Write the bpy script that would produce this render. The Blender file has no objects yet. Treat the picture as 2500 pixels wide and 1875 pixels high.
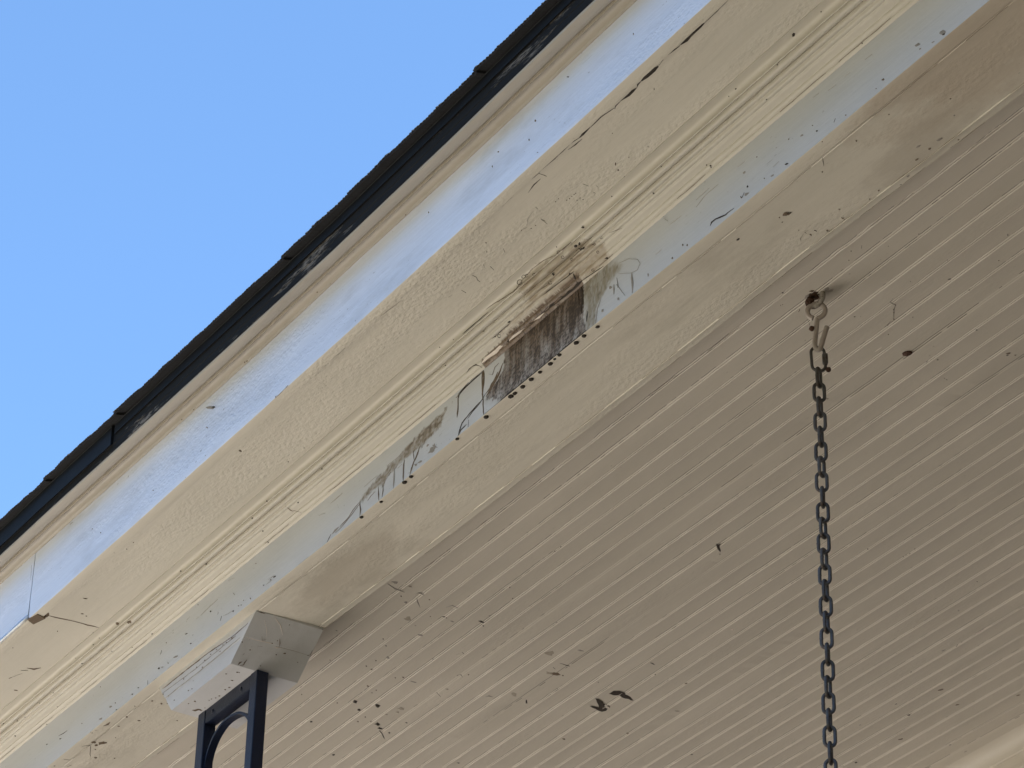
import bpy, bmesh, math, random
import numpy as np
from mathutils import Vector, Matrix, Quaternion

random.seed(7)
sc = bpy.context.scene
C = sc.collection

# ------------------------------------------------------------------ camera
EYE = 1.6                      # eye height above the lawn
CAM_P, CAM_R, CAM_YAW, FPX = 0.5536501006475185, 0.026585177736941194, -1.0224455528251752, 8107.18
def cam_axes():
    p, r, yaw = CAM_P, CAM_R, CAM_YAW
    f = np.array([math.cos(p)*math.sin(yaw), math.cos(p)*math.cos(yaw), math.sin(p)])
    right = np.array([math.cos(yaw), -math.sin(yaw), 0.0]); up = np.cross(right, f)
    c, s = math.cos(r), math.sin(r)
    return f, c*right+s*up, -s*right+c*up
cf_, cr_, cu_ = cam_axes()
cd = bpy.data.cameras.new('camera'); cam = bpy.data.objects.new('camera', cd); C.objects.link(cam)
cd.sensor_width = 36.0; cd.sensor_fit = 'HORIZONTAL'; cd.lens = FPX*36.0/2500.0
cd.clip_start = 0.05; cd.clip_end = 5000
m = Matrix(((cr_[0], cu_[0], -cf_[0], 0), (cr_[1], cu_[1], -cf_[1], 0), (cr_[2], cu_[2], -cf_[2], EYE), (0, 0, 0, 1)))
cam.matrix_world = m
sc.camera = cam

# ------------------------------------------------------------------ sky, sun, exposure
SUN_DIR = Vector((0.55, 0.10, 1.0)).normalized()       # towards the sun: high, behind the house and to the right
w = bpy.data.worlds.new('World'); sc.world = w; w.use_nodes = True
nt = w.node_tree; bg = nt.nodes['Background']
sky = nt.nodes.new('ShaderNodeTexSky'); sky.sky_type = 'NISHITA'; sky.sun_disc = False
sky.sun_elevation = math.asin(SUN_DIR.z)
sky.sun_rotation = math.atan2(SUN_DIR.x, SUN_DIR.y)
sky.altitude = 1500; sky.air_density = 0.9; sky.dust_density = 0.0; sky.ozone_density = 2.8
tint = nt.nodes.new('ShaderNodeMix'); tint.data_type = 'RGBA'; tint.blend_type = 'MULTIPLY'
tint.inputs[0].default_value = 1.0; tint.inputs[7].default_value = (0.90, 1.05, 1.07, 1.0)   # white balance of the picture
nt.links.new(sky.outputs[0], tint.inputs[6]); nt.links.new(tint.outputs[2], bg.inputs[0]); bg.inputs[1].default_value = 0.119
sd = bpy.data.lights.new('sun', 'SUN'); sd.energy = 5.0; sd.angle = math.radians(0.53); sd.color = (1.0, 0.955, 0.88)
so = bpy.data.objects.new('sun', sd); C.objects.link(so)
so.rotation_euler = SUN_DIR.to_track_quat('Z', 'Y').to_euler()
vs = sc.view_settings
vs.view_transform = 'Standard'; vs.look = 'None'; vs.exposure = 1.66; vs.gamma = 1.0; vs.use_curve_mapping = False

# ------------------------------------------------------------------ helpers
def link(o, parent=None):
    C.objects.link(o)
    if parent is not None: o.parent = parent
    return o
def tag(o, label=None, cat=None, group=None, kind=None):
    if label: o['label'] = label
    if cat: o['category'] = cat
    if group: o['group'] = group
    if kind: o['kind'] = kind
    return o
def empty(name, loc=(0, 0, 0)):
    o = bpy.data.objects.new(name, None); o.location = loc; C.objects.link(o); return o
def mesh_obj(name, verts, faces, mats, parent=None, smooth=False, midx=None, base=None):
    me = bpy.data.meshes.new(name)
    me.from_pydata([tuple(v) for v in verts], [], [tuple(f) for f in faces])
    for mm in (mats if isinstance(mats, (list, tuple)) else [mats]): me.materials.append(mm)
    if midx is not None: me.polygons.foreach_set('material_index', np.asarray(midx, dtype=np.int32))
    me.polygons.foreach_set('use_smooth', [smooth]*len(me.polygons))
    me.update()
    o = bpy.data.objects.new(name, me); link(o, parent)
    return o

# ------------------------------------------------------------------ materials
def nodes(name):
    mt = bpy.data.materials.new(name); mt.use_nodes = True
    n = mt.node_tree.nodes; b = n['Principled BSDF']
    return mt, mt.node_tree, b
def N(t, kind, **kw):
    nd = t.nodes.new(kind)
    for k, v in kw.items(): setattr(nd, k, v)
    return nd
def noise(t, vec, scale, detail=3, rough=0.55, dim='3D'):
    nd = N(t, 'ShaderNodeTexNoise'); nd.inputs['Scale'].default_value = scale
    nd.inputs['Detail'].default_value = detail; nd.inputs['Roughness'].default_value = rough
    t.links.new(vec, nd.inputs['Vector']); return nd.outputs['Fac']
def mapping(t, vec, sc3, loc=(0, 0, 0)):
    mp = N(t, 'ShaderNodeMapping'); mp.inputs['Scale'].default_value = sc3; mp.inputs['Location'].default_value = loc
    t.links.new(vec, mp.inputs['Vector']); return mp.outputs[0]
def ramp(t, fac, stops):
    r = N(t, 'ShaderNodeMapRange'); r.clamp = True
    r.inputs['From Min'].default_value = stops[0]; r.inputs['From Max'].default_value = stops[1]
    r.inputs['To Min'].default_value = stops[2]; r.inputs['To Max'].default_value = stops[3]
    t.links.new(fac, r.inputs['Value']); return r.outputs[0]
def mix(t, fac, a, b, mode='MIX'):
    nd = N(t, 'ShaderNodeMix', data_type='RGBA', blend_type=mode)
    for s, v in ((0, fac), (6, a), (7, b)):
        if hasattr(v, 'type'): t.links.new(v, nd.inputs[s])
        elif s == 0: nd.inputs[s].default_value = v
        else: nd.inputs[s].default_value = (*v, 1)
    return nd.outputs[2]
def mathn(t, op, a, b):
    nd = N(t, 'ShaderNodeMath', operation=op)
    for i, v in enumerate((a, b)):
        if hasattr(v, 'type'): t.links.new(v, nd.inputs[i])
        else: nd.inputs[i].default_value = v
    return nd.outputs[0]

def paint(name, col, rough=0.5, streak=1.0, lumps=0.0, mildew=0.0, specks=0.5, attr=False, seed=0.0, worn=None, spec=0.35, patches=()):
    mt, t, b = nodes(name)
    tc = N(t, 'ShaderNodeTexCoord').outputs['Object']
    vs_ = mapping(t, tc, (1, 1, 1), (seed, seed*1.7, seed*.6))
    big = noise(t, vs_, 2.6, 4)
    med = noise(t, mapping(t, tc, (3, 22, 22), (seed, 0, 0)), 1.0, 5, 0.6)
    c = mix(t, ramp(t, big, (0.3, 0.7, 0.0, 1.0)), tuple(x*0.94 for x in col), tuple(min(1, x*1.04) for x in col))
    c = mix(t, ramp(t, med, (0.35, 0.75, 0.0, 0.55)), c, (col[0]*0.86, col[1]*0.87, col[2]*0.86))
    if mildew:
        mi = noise(t, mapping(t, tc, (3.2, 11, 11), (seed+3, 1, 0)), 1.0, 7, 0.68)
        c = mix(t, ramp(t, mi, (0.52, 0.68, 0.0, mildew)), c, (col[0]*0.52, col[1]*0.50, col[2]*0.46))
    for (px, py, rx, ry, pc, pa) in patches:      # dirty patches with a place and shape of their own
        mp = mapping(t, tc, (1/rx, 1/ry, 0.0), (-px/rx, -py/ry, 0.0))
        ln = N(t, 'ShaderNodeVectorMath', operation='LENGTH'); t.links.new(mp, ln.inputs[0])
        nz = noise(t, mapping(t, tc, (14, 30, 30), (seed+px, 0, 0)), 1.0, 7, 0.7)
        dd = mathn(t, 'ADD', ln.outputs['Value'], mathn(t, 'MULTIPLY', mathn(t, 'SUBTRACT', nz, 0.5), 2.2))
        c = mix(t, ramp(t, dd, (0.55, 1.15, pa, 0.0)), c, pc)
    if specks:
        sp = noise(t, mapping(t, tc, (110, 260, 260), (seed, 2, 0)), 1.0, 2, 0.5)
        gate = noise(t, mapping(t, tc, (4, 10, 10), (seed+9, 2, 4)), 1.0, 3)
        f = mathn(t, 'MULTIPLY', ramp(t, sp, (0.70, 0.78, 0.0, 1.0)), ramp(t, gate, (0.48, 0.66, 0.1, specks)))
        c = mix(t, f, c, (0.10, 0.085, 0.065))
        # hairline grain scratches along the boards
        hs = noise(t, mapping(t, tc, (22, 620, 620), (seed+1, 5, 2)), 1.0, 2, 0.5)
        f2 = mathn(t, 'MULTIPLY', ramp(t, hs, (0.69, 0.76, 0.0, 0.8)), ramp(t, gate, (0.46, 0.7, 0.0, specks)))
        c = mix(t, f2, c, (0.20, 0.18, 0.16))
    if worn is not None:
        wn = noise(t, mapping(t, tc, (4.5, 30, 30), (seed+2, 0, 0)), 1.0, 6, 0.7)
        fine = noise(t, mapping(t, tc, (60, 420, 420), (seed, 0, 0)), 1.0, 4, 0.6)
        f = mathn(t, 'MULTIPLY', ramp(t, wn, (0.55, 0.62, 0.0, 1.0)), ramp(t, fine, (0.42, 0.55, 0.0, 1.0)))
        c = mix(t, f, c, worn)
    if attr:
        at = N(t, 'ShaderNodeAttribute', attribute_name='pigment')
        c = mix(t, at.outputs['Alpha'], c, at.outputs['Color'])
    t.links.new(c, b.inputs['Base Color'])
    b.inputs['Roughness'].default_value = rough
    b.inputs['Specular IOR Level'].default_value = spec
    h1 = noise(t, mapping(t, tc, (14, 210, 210), (seed, 0, 1)), 1.0, 4, 0.6)
    h2 = noise(t, tc, 55, 3, 0.6)
    h = mathn(t, 'ADD', mathn(t, 'MULTIPLY', h1, 0.45*streak), mathn(t, 'MULTIPLY', h2, 0.5))
    if lumps:
        l1 = noise(t, mapping(t, tc, (130, 210, 210), (seed, 0, 0)), 1.0, 3, 0.5)
        gate2 = noise(t, mapping(t, tc, (1.6, 14, 14), (seed+5, 0, 0)), 1.0, 2)
        h = mathn(t, 'ADD', h, mathn(t, 'MULTIPLY', mathn(t, 'MULTIPLY', l1, ramp(t, gate2, (0.46, 0.6, 0.0, 1.0))), lumps*4))
    bp = N(t, 'ShaderNodeBump'); bp.inputs['Strength'].default_value = 0.55; bp.inputs['Distance'].default_value = 0.0012
    t.links.new(h, bp.inputs['Height']); t.links.new(bp.outputs[0], b.inputs['Normal'])
    return mt

def flat(name, col, rough=0.7, metallic=0.0, vary=0.25, scale=90.0, bump=0.4, col2=None, thr=(0.5, 0.62)):
    mt, t, b = nodes(name)
    tc = N(t, 'ShaderNodeTexCoord').outputs['Object']
    f = noise(t, tc, scale, 5, 0.65)
    c = mix(t, f, tuple(x*(1-vary) for x in col), tuple(min(1, x*(1+vary)) for x in col))
    if col2 is not None:
        g = noise(t, tc, scale*0.45, 6, 0.7)
        c = mix(t, ramp(t, g, (thr[0], thr[1], 0.0, 1.0)), c, col2)
    t.links.new(c, b.inputs['Base Color'])
    b.inputs['Roughness'].default_value = rough; b.inputs['Metallic'].default_value = metallic
    b.inputs['Specular IOR Level'].default_value = 0.4
    bp = N(t, 'ShaderNodeBump'); bp.inputs['Strength'].default_value = bump; bp.inputs['Distance'].default_value = 0.0008
    t.links.new(noise(t, tc, scale*2.2, 3), bp.inputs['Height']); t.links.new(bp.outputs[0], b.inputs['Normal'])
    return mt

CREAM = (0.66, 0.612, 0.52)
SKYLIT_TRIM = (0.76, 0.805, 0.90)  # cream trim with blue skylight mixed into its colour
M = {}
PATCH_BEAM = [(-3.83, 2.075, 0.17, 0.050, (0.40, 0.355, 0.285), 0.6), (-2.31, 2.04, 0.20, 0.09, (0.45, 0.37, 0.285), 0.6), (-2.52, 2.10, 0.12, 0.03, (0.42, 0.37, 0.30), 0.5)]  # patches near the right end: mildew, with shade painted in
M['fascia'] = paint('skylit_trim_paint', SKYLIT_TRIM, 0.42, streak=1.3, lumps=0.6, specks=1.0, seed=1.0, mildew=0.38)
M['soffit'] = paint('cream_soffit_paint', CREAM, 0.5, streak=0.8, lumps=0.8, specks=0.35, seed=2.3, attr=False)
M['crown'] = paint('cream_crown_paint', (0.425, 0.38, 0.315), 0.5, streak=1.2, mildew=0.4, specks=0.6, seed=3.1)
M['mould'] = paint('cream_moulding_paint', (0.595, 0.555, 0.475), 0.48, streak=0.3, specks=0.12, seed=4.7, attr=True)
M['frieze'] = paint('skylit_frieze_paint', (0.585, 0.60, 0.62), 0.45, streak=1.2, specks=1.0, seed=5.2, attr=True)  # cream board, its front cooled by skylight put into the colour
M['beam'] = paint('cream_beam_paint', CREAM, 0.5, streak=0.7, lumps=0.4, mildew=0.35, specks=0.5, seed=6.6, patches=PATCH_BEAM)
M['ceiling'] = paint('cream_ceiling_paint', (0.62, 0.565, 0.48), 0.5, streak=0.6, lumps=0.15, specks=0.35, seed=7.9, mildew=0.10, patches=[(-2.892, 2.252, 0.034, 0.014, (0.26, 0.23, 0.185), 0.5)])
M['capital'] = paint('cream_capital_paint', (0.61, 0.605, 0.61), 0.5, streak=0.5, specks=0.4, seed=8.4, mildew=0.3)
M['black'] = paint('black_edge_paint', (0.016, 0.016, 0.016), 0.8, streak=1.6, specks=0.0, seed=9.3, worn=(0.20, 0.175, 0.145), spec=0.12)
M['metal_edge'] = paint('black_drip_edge_metal', (0.011, 0.012, 0.014), 0.6, streak=1.0, specks=0.0, seed=10.3, spec=0.12)
M['shingle'] = flat('asphalt_shingle', (0.020, 0.020, 0.022), 0.95, vary=0.5, scale=420, bump=1.0)
M['dark'] = flat('black_dirt', (0.040, 0.031, 0.024), 0.85, vary=0.6, scale=300)
M['brown'] = flat('brown_dirt', (0.15, 0.11, 0.075), 0.85, vary=0.5, scale=260)
M['tan'] = flat('faint_smudge', (0.36, 0.315, 0.25), 0.8, vary=0.25, scale=200)
M['joint'] = flat('joint_shade_dirt', (0.16, 0.135, 0.105), 0.8, vary=0.4, scale=150)
M['light'] = flat('bare_pale_paint', (0.72, 0.64, 0.56), 0.6, vary=0.08, scale=120)
M['grey'] = flat('grey_drip', (0.30, 0.27, 0.235), 0.6, vary=0.3, scale=260)
M['white'] = flat('sun_strip_white', (0.93, 0.94, 0.93), 0.4, vary=0.03, scale=50, bump=0.1)
M['iron'] = flat('black_painted_iron', (0.006, 0.011, 0.030), 0.45, vary=0.35, scale=110, bump=0.5)
M['chain'] = flat('dull_grey_chain_steel', (0.125, 0.122, 0.12), 0.48, metallic=0.3, vary=0.4, scale=160, bump=0.6, col2=(0.060, 0.034, 0.020), thr=(0.52, 0.66))
_t = M['chain'].node_tree; _b = _t.nodes['Principled BSDF']
_oi = N(_t, 'ShaderNodeObjectInfo'); _src = _b.inputs['Base Color'].links[0].from_socket
_c = mix(_t, ramp(_t, _oi.outputs['Random'], (0.0, 1.0, 0.0, 0.45)), _src, (0.050, 0.042, 0.036))
_t.links.new(_c, _b.inputs['Base Color'])
M['hook'] = flat('painted_steel_hook', (0.42, 0.37, 0.33), 0.5, vary=0.1, scale=120, bump=0.4, col2=(0.10, 0.060, 0.038), thr=(0.62, 0.70))
M['eye'] = flat('rusty_painted_steel', (0.40, 0.37, 0.325), 0.55, vary=0.1, scale=90, bump=0.6, col2=(0.060, 0.032, 0.020), thr=(0.50, 0.58))
M['rust'] = flat('rust', (0.055, 0.028, 0.016), 0.9, vary=0.7, scale=220, bump=1.0)
M['sac'] = flat('brown_silk_ball', (0.085, 0.045, 0.030), 0.8, vary=0.6, scale=420, bump=1.0)
M['siding'] = paint('brown_siding_paint', (0.15, 0.12, 0.095), 0.55, seed=12.0)
M['floorp'] = flat('grey_porch_floor_paint', (0.13, 0.125, 0.115), 0.6, vary=0.15, scale=14)
M['web'] = flat('dusty_cobweb', (0.26, 0.22, 0.17), 0.9, vary=0.3, scale=200)
#SURF-BEGIN
# ------------------------------------------------------------------ profiles of the eave, metres, (distance in, height above eye)
SAGX = [-5.2, -4.9, -4.6, -4.3, -4.0, -3.7, -3.4, -3.1, -2.8, -2.5, -2.2, -1.9]
SAGT = [1.1043, 1.181, 1.2215, 1.279, 1.3578, 1.4175, 1.4525]
SAG = np.array([[13.7, 13.6, 12.5, 8.8, 4.3, -1.4, -2.8, -1.8, 1.8, -2.5, -3.3, -3.4], [1.8, 1.8, 1.7, 1.2, -1.0, -4.8, -3.8, -2.5, -5.3, -1.3, 2.6, 3.0], [9.7, 9.0, 5.4, 1.8, -1.2, -5.9, -8.8, -5.1, 0.2, 2.2, 2.9, 3.0], [6.9, 6.6, 3.7, -0.5, -3.3, -4.7, -4.2, -3.6, 0.8, 6.6, 7.8, 7.9], [-3.9, -3.9, -3.9, -4.2, -4.7, -4.8, -3.6, -0.7, 2.4, 6.3, 6.8, 6.8], [13.9, 13.9, 13.4, 8.2, 2.5, -1.6, -0.3, -2.7, 1.2, 3.8, 4.1, 4.1], [10.4, 10.4, 10.0, 6.3, 1.3, -3.4, -7.3, -5.6, 0.2, 1.8, 1.9, 1.9]])/1000.0
def sag(X, y, z):
    """the old timbers are not quite straight: vertical offset at X for a point of the profile"""
    X = np.asarray(X, float); t = np.asarray(z, float)/np.asarray(y, float)
    X, t = np.broadcast_arrays(X, t)
    rows = np.stack([np.interp(X, SAGX, SAG[i]) for i in range(7)], 0)
    fi = np.interp(t, SAGT, np.arange(7.0)); i0 = np.clip(np.floor(fi).astype(int), 0, 5); fr = fi-i0
    a = np.take_along_axis(rows, i0[None], 0)[0]; b = np.take_along_axis(rows, i0[None]+1, 0)[0]
    return a*(1-fr)+b*fr
def dens(pts, step):
    out = [pts[0]]
    for a, b in zip(pts[:-1], pts[1:]):
        n = max(1, int(math.ceil(math.hypot(b[0]-a[0], b[1]-a[1])/step)))
        for k in range(1, n+1): out.append((a[0]+(b[0]-a[0])*k/n, a[1]+(b[1]-a[1])*k/n))
    return out
ZB = 2.355; YF = 1.994; YI = 2.1326; ZS = 2.4725; YS = 1.8206
def bump_line(a, b, ctrl):
    """points along a->b pushed out by ctrl = [(u, h), ...]; positive h towards the viewer outside and below"""
    dx, dz = b[0]-a[0], b[1]-a[1]; L = math.hypot(dx, dz); nx, nz = dz/L, -dx/L
    if nz > 0: nx, nz = -nx, -nz
    return [(a[0]+dx*u+nx*h, a[1]+dz*u+nz*h) for u, h in ctrl]
A_ = (YF, 2.4347); B_ = (1.9343, ZS)
bm = [(0.0, 0.0), (0.0, 0.0006), (0.03, 0.0010), (0.066, 0.0008), (0.078, -0.0002), (0.092, 0.0005), (0.13, 0.0008), (0.168, 0.0004), (0.182, -0.0012), (0.22, -0.0006), (0.26, 0.0006), (0.29, 0.0014), (0.31, 0.0014), (0.335, 0.0004)]
for k in range(9):
    s = k/8; bm.append((0.345+0.10*s, 0.0002+0.0022*math.sin(math.pi*s)))
for k in range(9):
    s = k/8; bm.append((0.452+0.100*s, 0.0+0.0028*math.sin(math.pi*s)))
bm.append((0.562, -0.0024))
for k in range(11):
    s = k/10; bm.append((0.572+0.145*s, -0.0004+0.0048*math.sin(math.pi*s)**0.8))
bm += [(0.725, 0.0006), (0.735, 0.0024), (0.75, 0.0022), (0.765, -0.0012), (0.785, -0.0040), (0.81, -0.0056), (0.84, -0.0063), (0.87, -0.0060), (0.90, -0.0048), (0.93, -0.0034), (0.965, -0.0016), (1.0, 0.0006)]
P_MOULD = bump_line(A_, B_, bm)
CA = (YS, 2.5790); CB = (1.7806, 2.5863)
cm = [(0.0, 0.0), (0.0, 0.0022), (0.05, 0.0030), (0.11, 0.0028), (0.15, 0.0008)]
for k in range(1, 8):
    s = k/7; cm.append((0.15+0.31*s, 0.0008-0.0046*math.sin(math.pi*s)+0.0006*s))
cm += [(0.465, 0.0026), (0.485, 0.0012), (0.50, -0.0030)]
for k in range(1, 9):
    s = k/8; cm.append((0.50+0.47*s, -0.0014+0.0052*math.sin(math.pi*s*0.62)))
cm.append((1.0, 0.0016))
P_CROWN = bump_line(CA, CB, cm)
YB0, ZC0, GC = 2.2006, 2.4, 0.1182
def ceil_z(y): return ZC0+GC*(y-YB0)
SURFS = {
 'beam': [(YI, ZB), (YF, ZB)],
 'frieze': [(YF, ZB), (YF, 2.4347)],
 'mould': P_MOULD,
 'soffit': [(1.9343, ZS+0.001), (1.8382, ZS+0.001)],
 'fascia': [(1.8382, ZS-0.002), (YS, ZS-0.002), (YS, 2.579)],
 'crown': P_CROWN,
 'ceiling': [(2.133, ceil_z(2.133)), (3.47, ceil_z(3.47))],
}
def arc(poly):
    p = np.array(poly); d = np.hypot(*(p[1:]-p[:-1]).T); return p, np.concatenate([[0], np.cumsum(d)])
def surfpos(name, X, v, lift=0.0004):
    if name == 'cap_end':
        # sloping end of the capital: X runs along y, v runs down from the beam
        y = X; return (-4.024-v*0.0745/0.0647+lift*0.8, y, ZB-v-lift*0.6)
    if name == 'cap_front': return (X, 2.013-lift, ZB-v)
    if name == 'cap_bottom': return (X, v, 2.2950-lift)
    p, L = arc(SURFS[name])
    y = float(np.interp(v, L, p[:, 0])); z = float(np.interp(v, L, p[:, 1]))
    k = min(max(int(np.searchsorted(L, v))-1, 0), len(p)-2)
    d = p[k+1]-p[k]; n = np.array([d[1], -d[0]]); n /= (np.hypot(*n)+1e-12)
    if name in ('ceiling', 'beam', 'soffit'):
        n = np.array([0, -1.0])
    elif n[0] > 0: n = -n
    dz = 0.0 if name == 'ceiling' else float(sag(X, y, z))
    return (X, y+n[0]*lift, z+n[1]*lift+dz)
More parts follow.
